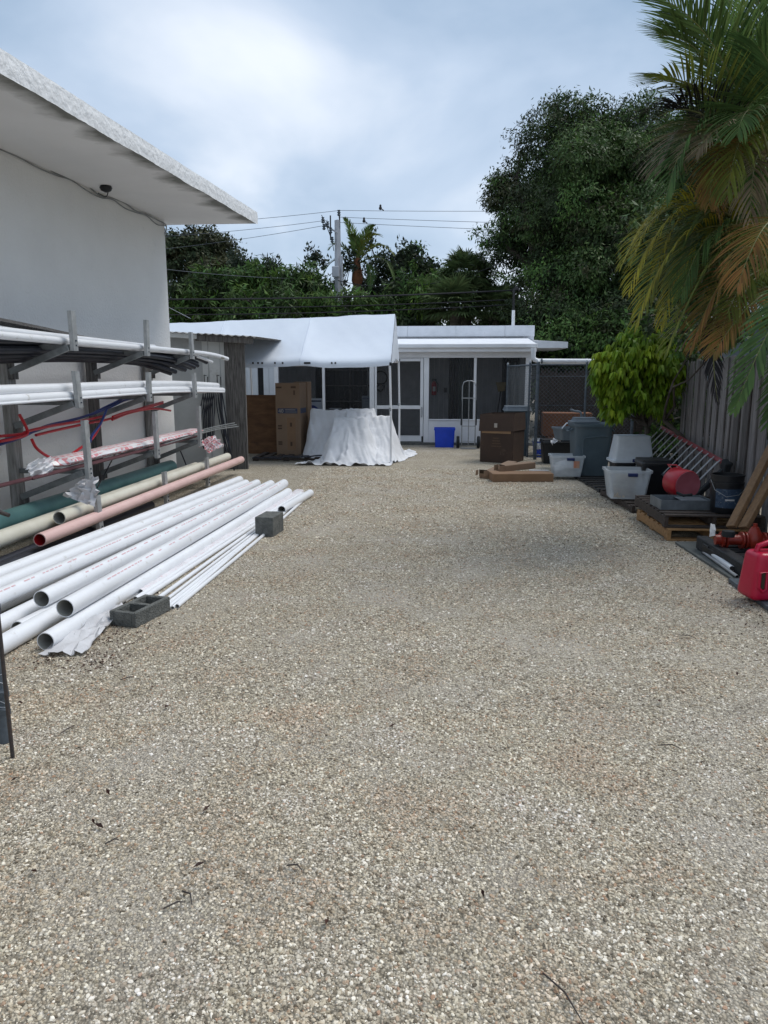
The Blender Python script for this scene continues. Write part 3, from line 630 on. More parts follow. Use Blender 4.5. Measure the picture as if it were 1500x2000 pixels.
for i in range(nx + 1):   # corrugated sheets
    x = -5.6 + (xs(503, 12.4) + 5.6) * i / nx; zz = 2.30 - (x + 4.2) * 0.055 + 0.012 * math.sin(i * 1.57) + 0.006 * mnoise.noise(Vector((x * 3, 0, 0)))
    yf = 12.36 + 0.05 * mnoise.noise(Vector((x * 2.5, 9, 0)))
    rows.append([(x, yf, zz), (x, 14.8, zz + 0.05), (x, 14.8, zz + 0.056), (x, yf, zz + 0.008)])
for i in range(nx):
    for k in range(4): mb.add([rows[i][k], rows[i + 1][k], rows[i + 1][(k + 1) % 4], rows[i][(k + 1) % 4]], [(0, 1, 2, 3)])
mb.build('roof_sheet', M['tin'], shed)
# hooks and black hoses hung on the shed
for px in (403, 428):
    h = MB(); q = P(px, 752, YS - 0.03)
    h.tube([q + Vector((0, 0.02, 0.16)), q + Vector((0, -0.1, 0.17)), q + Vector((0, -0.1, 0)), q + Vector((0.06, -0.1, 0)), q + Vector((0.06, -0.1, 0.14))], 0.008, 6)
    h.build('wall_hook', M['cable'], shed, smooth=True)
for i in range(9):
    px0 = 396 + i * 4.2; q0 = P(px0, 760, YS - 0.10 - 0.01 * i)
    ln = rnd.uniform(0.75, 1.0) if i < 6 else rnd.uniform(1.1, 1.25)
    sway = 0.02 * rnd.uniform(-1, 1) + (0.16 if i >= 6 else 0.0)
    o = cable('black_hose', [q0, q0 + Vector((0.01, 0, -0.3)), q0 + Vector((sway * 0.5, -0.02, -ln * 0.65)), q0 + Vector((sway, -0.03, -ln)), q0 + Vector((sway - 0.05, -0.02, -ln - 0.08)), q0 + Vector((sway - 0.07, 0.0, -ln * 0.6)), q0 + Vector((0.02, 0.02, 0))], 0.010, M['black_poly'])
    tag(o, ('leftmost', 'second', 'third', 'fourth', 'fifth', 'sixth', 'seventh', 'eighth', 'rightmost')[i] + ' black hose loop hanging from the hooks on the shed wall', 'hose', 'black hoses hung on the shed')
o = cable('black_hose', [P(432, 758, YS - .15), P(436, 830, YS - .2), P(450, 880, YS - .25), P(458, 925, YS - .25), P(452, 950, YS - .3), P(440, 925, YS - .3)], 0.013, M['black_poly'])
tag(o, 'long black hose trailing down in front of the weathered shed plank to the ground', 'hose')
o = cable('black_hose', [P(352, 880, YS - .15), P(364, 910, YS - .2), P(372, 940, YS - .25)], 0.012, M['black_poly'])
tag(o, 'short black hose slanting down the grey shed panel behind the pipe rack', 'hose')

# ------------------------------------------------------------------ pipe rack
rack = thing('pipe_rack', 'wall rack of weathered posts and slanting metal arms holding long pipes', 'rack', (-4.0, 8.7, 0))
ST = [(-4.16, -3.52, 7.0), (-4.20, -3.54, 8.85), (-4.14, -3.52, 10.45), (-4.3, -3.55, 5.1)]
LV = [(1.90, 2.21, 1.86, 1.64, 1), (1.37, 1.65, 1.32, 1.12, 1), (0.70, 1.18, 0.63, 0.42, 1), (0.16, 0.44, 0.05, 0.05, 0)]
for si, (xu, xo, y) in enumerate(ST):
    mb = MB(); mb.bb(xu - 0.09, xu - 0.005, y - 0.07, y + 0.07, 0, 1.98); mb.build('upright', M['post_wood'] if si != 1 else M['old_wood'], rack, bevel=0.006)
    for li, (za, zt, zbt, zbr, br) in enumerate(LV):
        jit = rnd.uniform(-0.02, 0.02)
        xo2 = xo + (0.14 if li == 3 else (0.05 if li == 2 else 0)) + jit * 0.5
        mb = MB(); mb.bb(xu, xo2 - 0.022, y - 0.025, y + 0.025, za - 0.045, za); mb.build('arm', M['alu_dull'], rack, bevel=0.003)
        mb = MB()
        lean = rnd.uniform(-0.012, 0.012)
        # stop: short U-shaped channel standing at the arm's end
        z0, z1 = zbt - 0.02, zt
        if li == 0 and si == 1: z1 += 0.05
        mb.beam((xo2 + 0.020, y, z0), (xo2 + 0.020 + lean, y + lean, z1), 0.008, 0.085, up=(0, 1, 0))
        mb.beam((xo2, y - 0.038, z0), (xo2 + lean, y - 0.038 + lean, z1), 0.032, 0.008, up=(0, 1, 0))
        mb.beam((xo2, y + 0.038, z0), (xo2 + lean, y + 0.038 + lean, z1), 0.032, 0.008, up=(0, 1, 0))
        sp_ = mb.build('stop_post', M['alu'], rack)
        for dz_ in (.03, .075):
            bm_ = MB(); bm_.tube([(xo2 + .024, y, zbt + dz_), (xo2 + .034, y, zbt + dz_)], .009, 6); bm_.build('bolt', M['galv_dark'], sp_)
        if br:
            mb = MB(); mb.beam((xu + 0.01, y - 0.045, zbr), (xo2 - 0.03, y - 0.045, za - 0.03), 0.035, 0.06); mb.build('brace', M['alu_dull'], rack, bevel=0.003)
            mb = MB(); mb.bb(xu - 0.012, xu + 0.05, y - 0.06, y + 0.03, zbr - 0.07, zbr + 0.03); mb.build('bracket', M['old_wood'], rack, bevel=0.003)

def lay_pipe(name, label, cat, pts, r, mat, group=None, hollow=True, n=16, wall=0.12, inner=None, sub=8):
    pts = [Vector(p) for p in pts]
    if len(pts) > 2:
        out_ = []
        for i in range(len(pts) - 1):
            p0 = pts[max(i - 1, 0)]; p1 = pts[i]; p2 = pts[i + 1]; p3 = pts[min(i + 2, len(pts) - 1)]
            for k in range(sub):
                q = k / sub
                out_.append(0.5 * ((2 * p1) + (-p0 + p2) * q + (2 * p0 - 5 * p1 + 4 * p2 - p3) * q * q + (-p0 + 3 * p1 - 3 * p2 + p3) * q ** 3))
        out_.append(pts[-1]); pts = out_
    mb = MB()
    if hollow: mb.pipe(pts, r, n, wall, 0, 1)
    else: mb.tube(pts, r, n)
    o = mb.build(name, [mat, inner or M['pvc_in']] if hollow else mat, smooth=True)
    return tag(o, label, cat, group)
# level 1, top: white pipes, long sagging black poly below them
zt1 = 1.90
lay_pipe('white_pipe', 'white pipe on the top rack arms, outermost and reaching farthest past the last stop', 'pipe', [(-3.62, 3.6, 1.93), (-3.62, 7, 1.935), (-3.62, 10.4, 1.945), (-3.58, 11.6, 1.93), (-3.50, 12.1, 1.88)], 0.033, M['pvc'], inner=M['pvc_in'])
lay_pipe('white_pipe', 'thinner white pipe on the top rack arms ending just below the longest one', 'pipe', [(-3.70, 3.6, 1.925), (-3.70, 10.4, 1.925), (-3.66, 11.1, 1.89), (-3.60, 11.6, 1.82)], 0.022, M['pvc'])
lay_pipe('white_pipe', 'white pipe on the top rack arms lying nearest the wall', 'pipe', [(-3.88, 3.6, 1.945), (-3.86, 7, 1.94), (-3.84, 11.0, 1.955)], 0.038, M['pvc'])
lay_pipe('white_pipe', 'white pipe resting on top of the others on the top rack arms', 'pipe', [(-3.76, 3.6, 2.00), (-3.75, 7, 1.985), (-3.74, 9.6, 1.975)], 0.03, M['pvc'])
lay_pipe('dark_rail', 'long weathered brown timber lying at the back of the top rack arms', 'timber', [(-4.02, 3.6, 2.20), (-4.04, 7, 2.08), (-4.05, 9.3, 1.96)], 0.035, M['old_wood'], hollow=False, n=4)
k = 0
for row, zz in enumerate((1.80, 1.755, 1.71)):
    for cidx in range(4):
        x = -3.84 - cidx * 0.072 - (0.035 if row % 2 else 0)
        zz = 1.70 + (x + 4.15) * 0.42 + (2 - row) * 0.052
        ye = 11.35 - row * 0.28 - cidx * 0.12 + rnd.uniform(-.1, .1)
        dz = rnd.uniform(-0.015, 0.01)
        lay_pipe('black_poly_pipe', f"black poly pipe in the {('upper','middle','lower')[row]} row of the rack bundle, {('nearest the stops','second from the stops','third from the stops','nearest the wall')[cidx]}", 'pipe',
                 [(x - .02, 3.6, zz - 0.10 + dz), (x - .01, 6.0, zz - 0.03 + dz), (x, 7.9, zz + 0.03 + dz), (x, 9.6, zz + 0.025 + dz), (x + 0.10, ye - 0.4, zz - 0.03 + dz), (x + 0.20, ye, zz - 0.11 + dz)], 0.030, M['black_poly'], 'black poly pipes bundled on the rack', n=10, inner=M['black_poly'])
for q in ((3.8, 1.62), (7.6, 1.69), (9.6, 1.66)): pass
# level 2: thick white pipes
L2 = [(-3.60, 1.415, 0.043, 12.05, 'front'), (-3.69, 1.415, 0.043, 12.0, 'second'), (-3.785, 1.415, 0.043, 11.7, 'third'), (-3.645, 1.492, 0.043, 11.9, 'upper front'), (-3.74, 1.492, 0.043, 11.6, 'upper back'), (-3.56, 1.375 + .012, 0.012, 12.0, 'thin')]
words = {'front': 'white pipe at the outer edge of the middle rack bundle', 'second': 'white pipe second from the outer edge of the middle rack bundle', 'third': 'white pipe nearest the wall in the middle rack bundle',
         'upper front': 'white pipe riding on top at the outside of the middle rack bundle', 'upper back': 'white pipe riding on top at the wall side of the middle rack bundle', 'thin': 'thin white conduit under the outer edge of the middle rack bundle'}
for x, z, r_, ye, w in L2:
    lay_pipe('white_pipe', words[w], 'pipe', [(x, 3.6, z - 0.02), (x, 7, z), (x, 9, z + 0.012), (x, 10.45, z), (x + .02, ye, z - 0.04)], r_, M['pvc'])
# level 3: printed plastic-wrapped bundle, maroon rods, tan conduits
mb = MB(); nr, ns = 60, 14; rings = []
for i in range(nr + 1):
    y = 6.75 + 4.5 * i / nr; wob = 1 + 0.10 * mnoise.noise(Vector((y * 3, 0, 0)))
    end = min(1, min(i, nr - i) / 2.5) ** 0.5 if i not in (0, nr) else 0.25
    ring = []
    for kk in range(ns):
        a = 2 * math.pi * kk / ns
        rr = 1 + 0.12 * mnoise.noise(Vector((math.cos(a) * 2, y * 4, math.sin(a) * 2)))
        ring.append((-3.755 + math.cos(a) * 0.155 * rr * wob * end, y + 0.04 * mnoise.noise(Vector((a, y, 2))), 0.772 + math.sin(a) * 0.052 * rr * end))
    rings.append(ring)
for i in range(nr):
    for kk in range(ns):
        k2 = (kk + 1) % ns; mb.add([rings[i][kk], rings[i + 1][kk], rings[i + 1][k2], rings[i][k2]], [(0, 1, 2, 3)])
o = mb.build('wrapped_pipe_bundle', M['wrap_print'], smooth=True); tag(o, 'bundle of pipes wrapped in clear plastic with red print on the lower rack arms', 'pipe bundle')
for j, (x, r_, ya, yb_) in enumerate(((-3.60, 0.014, 3.6, 10.7), (-3.635, 0.014, 5.2, 10.9), (-3.585, 0.010, 6.2, 10.6))):
    lay_pipe('maroon_rod', ('longest maroon rod beside the red printed bundle, outermost on the arms', 'maroon rod just inside the longest one beside the red printed bundle', 'thin maroon rod with its near end showing on the lower rack arms')[j], 'rod',
             [(x, ya, 0.70 + r_), (x, 8, 0.70 + r_), (x, yb_, 0.715 + r_)], r_, M['pipe_purple'], hollow=False, n=8)
for j, (x, yn) in enumerate(((-3.92, 5.95), (-3.97, 5.75), (-4.02, 8.0))):
    lay_pipe('tan_conduit', ('tan conduit near the wall with its open end by the printed bundle', 'tan conduit nearest the wall on the lower rack arms', 'short tan conduit lying behind the printed bundle')[j], 'pipe', [(x, 3.6 if j < 2 else 7.0, 0.72), (x, yn, 0.725)], 0.022, M['bamboo'])
for j in range(3):
    lay_pipe('grey_rod', ('uppermost grey rod poking past the last rack stop', 'middle grey rod poking past the last rack stop', 'lowest grey rod poking past the last rack stop')[j], 'rod', [(-3.68 + j * 0.04, 9.4, 0.75 - j * 0.012), (-3.62 + j * 0.05, 11.2, 0.80 - j * 0.012), (-3.46 + j * 0.03, 12.25, 0.83 - j * 0.03)], 0.010, M['alu_dull'], hollow=False, n=8)
# torn film
def film(name, label, pts, mat=None, amp=0.03, n=10, cat='plastic film'):
    a, b_, c, d = [Vector(p) for p in pts]; V = []; Fs = []
    nrm = (b_ - a).cross(d - a).normalized()
    for i in range(n + 1):
        for j in range(n + 1):
            u, v = i / n, j / n
            p = a * (1 - u) * (1 - v) + b_ * u * (1 - v) + c * u * v + d * (1 - u) * v
            p += nrm * amp * (mnoise.noise(Vector((u * 5, v * 5, len(label)))) * 2 + mnoise.noise(Vector((u * 14, v * 9, 1))))
            e = 0.35 * amp * mnoise.noise(Vector((u * 9, v * 9, 4))) * 3
            p += (b_ - a).normalized() * e
            V.append(p)
    for i in range(n):
        for j in range(n): k = i * (n + 1) + j; Fs.append((k, k + n + 1, k + n + 2, k + 1))
    mb = MB(); mb.add(V, Fs); o = mb.build(name, mat or M['film'], smooth=True)
    return tag(o, label, cat)
film('loose_film', 'torn white plastic film hanging below the lower rack arm', [P(160, 938, 6.9), P(192, 930, 6.9), P(186, 990, 6.85), P(122, 968, 6.85)], M['plastic_wrap'], 0.04)
film('loose_film', 'crumpled film with red print trailing off the end of the wrapped bundle', [P(386, 862, 10.6), P(420, 850, 10.9), P(437, 872, 10.8), P(408, 884, 10.6)], M['wrap_print'], 0.05)
film('loose_film', 'clear film crumpled round the near end of the wrapped bundle', [PX(52, 905, -3.68), PX(100, 890, -3.66), PX(104, 925, -3.6), PX(60, 935, -3.6)], M['film'], 0.04)
# red and blue tubing looping between the levels
def lx(seq, X, dx=0.0): return [PX(a, b_, X + dx * i) for i, (a, b_) in enumerate(seq)]
RB = [
 ('red', 'red tube running along the rack below the middle pipes', [(0, 852), (40, 848), (55, 842), (100, 832), (160, 822), (205, 812)], -3.86),
 ('red', 'red tube with its end standing up near the left frame edge', [(38, 810), (54, 845), (30, 856), (0, 862)], -3.84),
 ('blue', 'blue tube sagging beside the red tube at the left', [(0, 868), (40, 855), (90, 832), (150, 818), (205, 800), (250, 780), (290, 778)], -3.90),
 ('blue', 'dark blue tube lying close behind the other blue tube', [(0, 862), (50, 848), (110, 828), (170, 812), (200, 798), (245, 776)], -3.93),
 ('red', 'red tube hanging in a wide loop down to the printed bundle', [(62, 858), (72, 876), (95, 892), (120, 896), (150, 880), (185, 850), (208, 800)], -3.82),
 ('red', 'red tube rising toward the far stop posts', [(70, 850), (120, 838), (175, 826), (215, 818), (260, 802), (318, 785)], -3.88),
 ('red', 'short red tube sticking out past the middle brace', [(219, 820), (255, 806), (300, 798), (333, 802)], -3.84),
 ('red', 'straight red tube ending between the last two stops', [(220, 814), (250, 804), (285, 797), (318, 787)], -3.80),
 ('blue', 'short blue tube curling down beside the second stop', [(208, 800), (196, 828), (180, 850), (176, 864)], -3.80),
]
for c, lab, seq, X in RB:
    o = cable('plastic_tube', lx(seq, X), 0.014, M['pex_' + c], n=8); tag(o, lab, 'tube')
o = cable('conduit', [PX(228, 880, -3.9), PX(205, 925, -3.75), PX(190, 952, -3.6)], 0.008, M['cable'], n=6); tag(o, 'thin black cord slanting down below the lower rack arm', 'cord')

# level 4 and the ground pile
lay_pipe('green_pipe', 'green drain pipe at the back of the pile along the wall', 'pipe', [(-3.98, 4.4, 0.30), (-3.94, 10.5, 0.30)], 0.095, M['pvc_green'], n=20)
lay_pipe('cream_pipe', 'cream pipe lying between the green and the pink pipes, cut off by the frame', 'pipe', [(-3.74, 3.9, 0.235), (-3.70, 10.9, 0.245)], 0.075, M['pvc_cream'], n=20)
e1 = P(148, 1038, 6.75)
lay_pipe('cream_pipe', 'cream pipe whose open near end lies beside the pink pipe', 'pipe', [(-3.555, 6.55, 0.295), (-3.50, 11.9, 0.30)], 0.062, M['pvc_cream'], n=20)
lay_pipe('pink_pipe', 'pale pink pipe with its open end showing red inside', 'pipe', [(-3.42, 5.95, 0.22), (-3.30, 12.0, 0.24)], 0.058, M['pvc_pink'], n=20, inner=M['pex_red'])
lay_pipe('black_pipe', 'black pipe in the gap below the cream pipe', 'pipe', [(-3.55, 3.6, 0.08), (-3.46, 8.5, 0.08)], 0.05, M['black_poly'], n=12, inner=M['black_poly'])
lay_pipe('black_pipe', 'second black pipe lying against the rack foot under the cream pipe', 'pipe', [(-3.68, 3.6, 0.07), (-3.6, 8.5, 0.07)], 0.05, M['black_poly'], n=12, inner=M['black_poly'])
GP = [  # near end, far end: photo points; z of axis, radius
 ('white pipe highest on the pile, next to the pink pipe', (-3.32, 3.7), G(468, 936, .17), 0.17, 0.057),
 ('white pipe second in the pile from the pink pipe', (-3.13, 3.7), G(480, 946, .15), 0.17, 0.057),
 ('white pipe third in the pile from the pink pipe, running out of the frame', (-2.94, 3.7), G(502, 950, .12), 0.17, 0.057),
 ('white pipe whose open end is the farther of the two large mouths', G(81, 1170, .17), G(529, 950, .13), 0.17, 0.057),
 ('white pipe with the largest open mouth at the near end of the pile', G(127, 1188, .17), G(555, 950, .12), 0.17, 0.060),
 ('white pipe lying lowest with its mouth on the plastic sheet', G(89, 1253, .057), G(563, 961, .057), 0.057, 0.055),
 ('white pipe under the pile with a half hidden open end', G(36, 1230, .057), (-2.05, 9.6), 0.057, 0.055),
 ('white pipe at the bottom of the pile beside the gate post', (-2.55, 3.75), (-2.25, 9.2), 0.057, 0.057),
 ('white pipe at the bottom of the pile under the largest mouth', (-2.80, 3.75), (-2.42, 9.4), 0.057, 0.057),
 ('white pipe at the bottom of the pile against the black pipes', (-3.08, 3.75), (-2.66, 9.5), 0.057, 0.057),
 ('buried white pipe at the foot of the rack side of the pile', (-3.30, 3.75), (-2.88, 9.8), 0.057, 0.057),
]
for lab, a, b_, z, r_ in GP:
    a = Vector((a[0], a[1], z)); b_ = Vector((b_[0], b_[1], z if z < .1 else z - 0.01))
    sag = (a + b_) / 2
    has_print = z > 0.1 and ('largest' in lab or 'farther' in lab or 'third' in lab)
    md = sag + Vector((rnd.uniform(-.02, .02), 0, 0))
    o = lay_pipe('white_pipe', lab, 'pipe', [a, b_] if has_print else [a, md, b_], r_, M['pvc'], n=24, wall=0.09)
    # printed line along the pipe
    if z > 0.1 and ('largest' in lab or 'farther' in lab or 'third' in lab):
        mb = MB(); d = (b_ - a).normalized(); sdv = d.cross(Vector((0, 0, 1))).normalized(); ang = R(58)
        nrm = sdv * math.cos(ang) + Vector((0, 0, 1)) * math.sin(ang); tg = d.cross(nrm)
        Lp = (b_ - a).length; s_ = 0.5
        while s_ < Lp - 0.3:
            ln = rnd.uniform(0.02, 0.07)
            if rnd.random() < 0.72:
                c = a + d * s_ + nrm * (r_ + 0.0012)
                mb.add([c - tg * .005, c + d * ln - tg * .005, c + d * ln + tg * .005, c + tg * .005], [(0, 1, 2, 3)])
            s_ += ln + 0.015
        pr = mb.build('print', M['pink_ink']); pr.parent = o; pr['kind'] = 'stuff'
TH = [((213, 1172), (578, 962), .018), ((311, 1182), (592, 969), .013), ((337, 1187), (594, 970), .012), ((241, 1173), (583, 962), .021), ((265, 1170), (588, 963), .020), ((277, 1170), (592, 964), .020), ((300, 1175), (590, 968), .017), ((322, 1184), (593, 972), .016), ((326, 1188), (598, 966), .014), ((346, 1184), (597, 973), .016)]
nm = ['thin white pipe squeezed between the lowest large pipe and the printed bundle', 'narrow white pipe just left of the block corner among the small pipes', 'narrow white pipe second from the outer edge of the pile', 'thin white pipe farthest left of the small pipes beside the block', 'thin white pipe, left of the two with paired open mouths', 'thin white pipe, right of the two with paired open mouths', 'thin white pipe passing just behind the two-hole block',
      'thin white pipe ending at the corner of the two-hole block', 'thinnest white pipe ending at the corner of the two-hole block', 'thin white pipe at the outer edge of the pile, alone on the gravel']
for (a, b_, r_), lab in zip(TH, nm):
    A = G(*a, r_); B = G(*b_, r_)
    mid = (A + B) / 2 + Vector((rnd.uniform(-.02, .02), 0, 0.0))
    lay_pipe('thin_pipe', lab, 'pipe', [A, mid, B], r_, M['pvc'], n=12)
lay_pipe('short_pipe', 'short white pipe offcut lying beyond the grey block on the gravel', 'pipe', [G(550, 996, .05), G(606, 963, .05)], 0.05, M['pvc'], n=20)
# plastic-wrapped bundle among thin pipes + sheet on the ground
mb = MB(); A = G(300, 1165, 0); B = G(598, 962, 0); nr = 60; rings = []
d = (B - A).normalized(); sdv = d.cross(Vector((0, 0, 1))).normalized(); Lp = (B - A).length
for i in range(nr + 1):
    s_ = Lp * i / nr; w = 0.035 + 0.035 * (i / nr) + 0.012 * mnoise.noise(Vector((s_ * 3, 0, 0))); ring = []
    for kk in range(9):
        a = math.pi * kk / 8; ring.append(A + d * s_ + sdv * (-math.cos(a) * w - 0.10) + Vector((0, 0, 0.008 + math.sin(a) * 0.042 * (1 + 0.3 * mnoise.noise(Vector((a * 2, s_ * 6, 0)))))))
    rings.append(ring)
for i in range(nr):
    for kk in range(8): mb.add([rings[i][kk], rings[i + 1][kk], rings[i + 1][kk + 1], rings[i][kk + 1]], [(0, 1, 2, 3)])
o = mb.build('wrapped_pipe_bundle', pm('faded_wrap', (.76, .75, .77), (.68, .66, .68), 6, .3, .6, 16, stain=(.66, .42, .45), stain_scale=32, stain_lo=.54), smooth=True); tag(o, 'low bundle in faded red printed plastic lying on the gravel among the thin pipes', 'pipe bundle')
film('plastic_sheet', 'crumpled clear plastic sheet under the near pipe mouth on the gravel', [G(72, 1278, .02), G(165, 1272, .03), G(250, 1180, .05), G(205, 1180, .05)], M['plastic_wrap'], 0.022, 16, 'plastic sheet')

# ------------------------------------------------------------------ concrete blocks
def cmu(name, label, c, size, rz, cores=True):
    t = thing(name, label, 'concrete block', c, rz)
    L_, W_, H_ = size   # W across, L along local y
    mb = MB()
    if cores:
        w = 0.032
        for sx_ in (-1, 1): mb.box((sx_ * (W_ / 2 - w / 2), 0, H_ / 2), (w, L_, H_))
        for yy in (-L_ / 2 + w / 2, 0, L_ / 2 - w / 2): mb.box((0, yy, H_ / 2), (W_ - 2 * w - 0.0005, w, H_ - 0.001))
    else:
        mb.box((0, 0, H_ / 2), (W_, L_, H_)); mb.box((0, L_ / 2 + 0.012, H_ / 2), (W_ * 0.45, 0.03, H_ * 0.96))
    mb.build('block', M['block'], t, world=False, bevel=0.004)
q = G(268, 1208, 0)
cmu('cinder_block', 'grey two-hole concrete block lying flat at the near end of the thin pipes', (q.x + 0.02, q.y + 0.02, 0), (0.39, 0.20, 0.10), R(-13))
q = G(520, 1048, 0)
cmu('cinder_block', 'grey concrete block standing with its solid face forward by the far pipe ends', (q.x, q.y + 0.16, 0), (0.34, 0.19, 0.20), R(-6), False)

# ------------------------------------------------------------------ gate post at the left edge
gp = G(12, 1448, 0)
t = thing('gate_post', 'dark galvanised gate post with a black drop rod at the left frame edge', 'gate post', (gp.x, gp.y, 0))
mb = MB(); mb.tube([(gp.x - 0.005, gp.y, 0), (gp.x - 0.005, gp.y, 1.25)], 0.030, 20); mb.build('post', M['galv_dark'], t, smooth=True)
mb = MB(); mb.tube([(gp.x - 0.075, gp.y - 0.02, 0.06), (gp.x - 0.075, gp.y - 0.02, 1.25)], 0.022, 16); mb.build('gate_frame', M['galv_dark'], t, smooth=True)
for z in (0.16, 0.24, 0.62, 1.0):
    mb = MB(); mb.lathe((gp.x - 0.005, gp.y, z - 0.014), [(0.034, 0), (0.035, 0.014), (0.034, 0.028)], 18); mb.bb(gp.x + 0.01, gp.x + 0.055, gp.y - 0.05, gp.y - 0.028, z - 0.012, z + 0.012); mb.build('band', M['galv'] if z > .9 else M['galv_dark'], t, smooth=True)
rq = G(25, 1480, 0)
rp_ = Vector((rq.x, rq.y, 0))
mb = MB(); mb.tube([rp_, rp_ + Vector((-0.005, 0, 1.00)), rp_ + Vector((0.0, 0, 1.06)), rp_ + Vector((0.02, 0, 1.075)), rp_ + Vector((0.09, -0.01, 1.055))], 0.0085, 10); mb.build('drop_rod', M['rust_rod'], t, smooth=True)
mb = MB(); rs_ = random.Random(3)
for i in range(5):
    z = 0.18 + i * 0.035
    mb.tube([(gp.x - 0.05, gp.y - 0.03, z + rs_.uniform(-.03, .03)), (gp.x - 0.01, gp.y - 0.04, z + rs_.uniform(-.02, .02)), (gp.x + 0.03, gp.y - 0.02, z + rs_.uniform(-.03, .03))], 0.002, 5)
mb.build('tie_wire', M['galv'], t, smooth=True)

# ------------------------------------------------------------------ canopy tent
ct = thing('canopy_tent', 'long white tarp canopy on thin white poles beside the back house', 'canopy', (-3.5, 14.9, 0))
XR, XL = -0.93, -7.6
mb = MB(); nu, nv = 120, 28; V = []; Fs = []
prof = [(13.70, 1.80), (13.66, 1.87), (14.9, 2.80), (16.17, 2.0), (16.2, 1.93)]
def ridge(x): return 2.80 + (x - XR) * 0.035
for i in range(nu + 1):
    x = XR + (XL - XR) * i / nu
    fr = (i / nu * 4.0) % 1.0; sg = math.sin(math.pi * fr)
    for j in range(nv + 1):
        v = j / nv
        if v < 0.04: y, z = 13.70, 1.79 + (v / 0.04) * 0.08 - 0.035 * sg
        elif v < 0.5:
            q = (v - 0.04) / 0.46; y = 13.66 + (14.9 - 13.66) * q; z = 1.87 + (ridge(x) - 1.87) * q - 0.055 * math.sin(math.pi * q) * (0.3 + 1.2 * sg ** .7) - 0.025 * sg * (1 - q)
        else:
            q = (v - 0.5) / 0.5; y = 14.9 + 1.28 * q; z = ridge(x) + (1.95 - ridge(x)) * q - 0.05 * math.sin(math.pi * q) * (0.5 + sg)
        z += 0.016 * mnoise.noise(Vector((x * 1.6, y * 1.6, 0))) + 0.010 * mnoise.noise(Vector((x * 5 + y * 4, y * 1.5, 2))) + .007 * abs(mnoise.noise(Vector((x * 2 - y * 7, y * 2, 8))))
        V.append((x + 0.01 * mnoise.noise(Vector((y * 4, 0, 0))), y, z))
for i in range(nu):
    for j in range(nv): k = i * (nv + 1) + j; Fs.append((k, k + nv + 1, k + nv + 2, k + 1))
mb.add(V, Fs); mb.build('roof_cover', M['tarp'], ct, smooth=True)
for xsm in (-2.62, -4.3, -6.0):
    ii = int(round((xsm - XR) / (XL - XR) * nu)); Vc = mb.v[ii * (nv + 1):(ii + 1) * (nv + 1)]
    sm_ = MB(); sm_.tube([Vector(p) + Vector((0, -.002, .004)) for p in Vc], .006, 5); sm_.build('seam', M['tarp'], ct, smooth=True)
mb = MB(); mb.add([(XR + .012, 13.68, 1.83), (XR + .012, 14.9, 2.79), (XR + .012, 16.19, 1.98), (XR + .02, 16.1, 1.9), (XR + .0, 15.2, 1.96), (XR + .02, 14.2, 1.86)], [(0, 1, 5), (1, 4, 5), (1, 2, 3), (1, 3, 4)]); mb.build('gable_flap', M['tarp'], ct)
for x, y, zt in ((XR, 13.72, 1.84), (XR + .02, 16.16, 1.96), (-4.15, 13.72, 1.84), (-4.15, 16.16, 1.96), (-7.5, 13.72, 1.84)):
    mb = MB(); mb.tube([(x, y, 0.0), (x, y, 1.0), (x - 0.02, y, zt)], 0.021, 12); mb.build('pole', M['white_paint'], ct, smooth=True)
    mb = MB(); mb.lathe((x, y, 0), [(0.05, 0), (0.045, 0.012), (0.026, 0.02)], 12); mb.build('foot_plate', M['galv'], ct)
    for zc in (1.0, zt - 0.02):
        mb = MB(); mb.lathe((x - 0.01, y, zc - 0.03), [(0.026, 0), (0.027, 0.03), (0.026, 0.06)], 12); mb.build('joint', M['galv'] if zc < 1.5 else M['cable'], ct, smooth=True)
for pts in ([(XR, 13.73, 1.81), (XL, 13.73, 1.78)], [(XR, 16.14, 1.9), (XL, 16.14, 1.86)], [(XR, 14.9, 2.755), (XL, 14.9, 2.52)]):
    mb = MB(); mb.tube(pts, 0.018, 10); mb.build('rail', M['white_paint'], ct, smooth=True)
for x in (XR, -2.6, -4.2, -5.9, -7.5):
    for y, z in ((13.73, 1.80), (16.14, 1.90)):
        mb = MB(); mb.tube([(x - .02, y, z), (x - .02, 14.9, 2.75 + (x - XR) * .035)], 0.018, 10); mb.build('rafter', M['white_paint'], ct, smooth=True)
for px in (494, 504, 512, 537, 552, 600, 648, 655):
    q = P(px, 709, 13.66); mb = MB(); mb.box((q.x, q.y, q.z), (0.03 if px != 600 else 0.12, 0.02, 0.035)); mb.build('bungee', M['cable'], ct, bevel=0.004)

# ------------------------------------------------------------------ back house with screened porch
HY = 17.6
hs = thing('back_house', 'low white flat-roofed house with dark screened porch at the yard end', 'house', (0, HY, 0))
def hx(px, Y=HY): return P(px, 735, Y).x
def hz(py, Y=HY): return P(860, py, Y).z
def hb(name, x0, x1, y0, y1, z0, z1, mat, bev=0.0): mb = MB(); mb.bb(x0, x1, y0, y1, z0, z1); return mb.build(name, mat, hs, bevel=bev)
hb('slab', -8, 2.2, HY - 0.1, 22, 0.0, 0.06, M['block'])
ztop = hz(697)
hb('header', hx(728) - .02, hx(1037), HY - 0.03, HY + 0.06, ztop - 0.02, 2.16, M['white_paint'])
hb('header', -8, hx(728) - .024, HY - 0.03, HY + 0.06, ztop - 0.02, 2.16, M['white_paint'])
posts = [(1026, 1037), (828, 838), (722, 731), (629.5, 634.5), (536, 544)]
for a, b_ in posts: hb('porch_post', hx(a), hx(b_), HY - 0.035, HY + 0.055, 0.06 if b_ > 740 or b_ < 700 else 0.06, ztop - 0.022, M['white_paint'], 0.006)
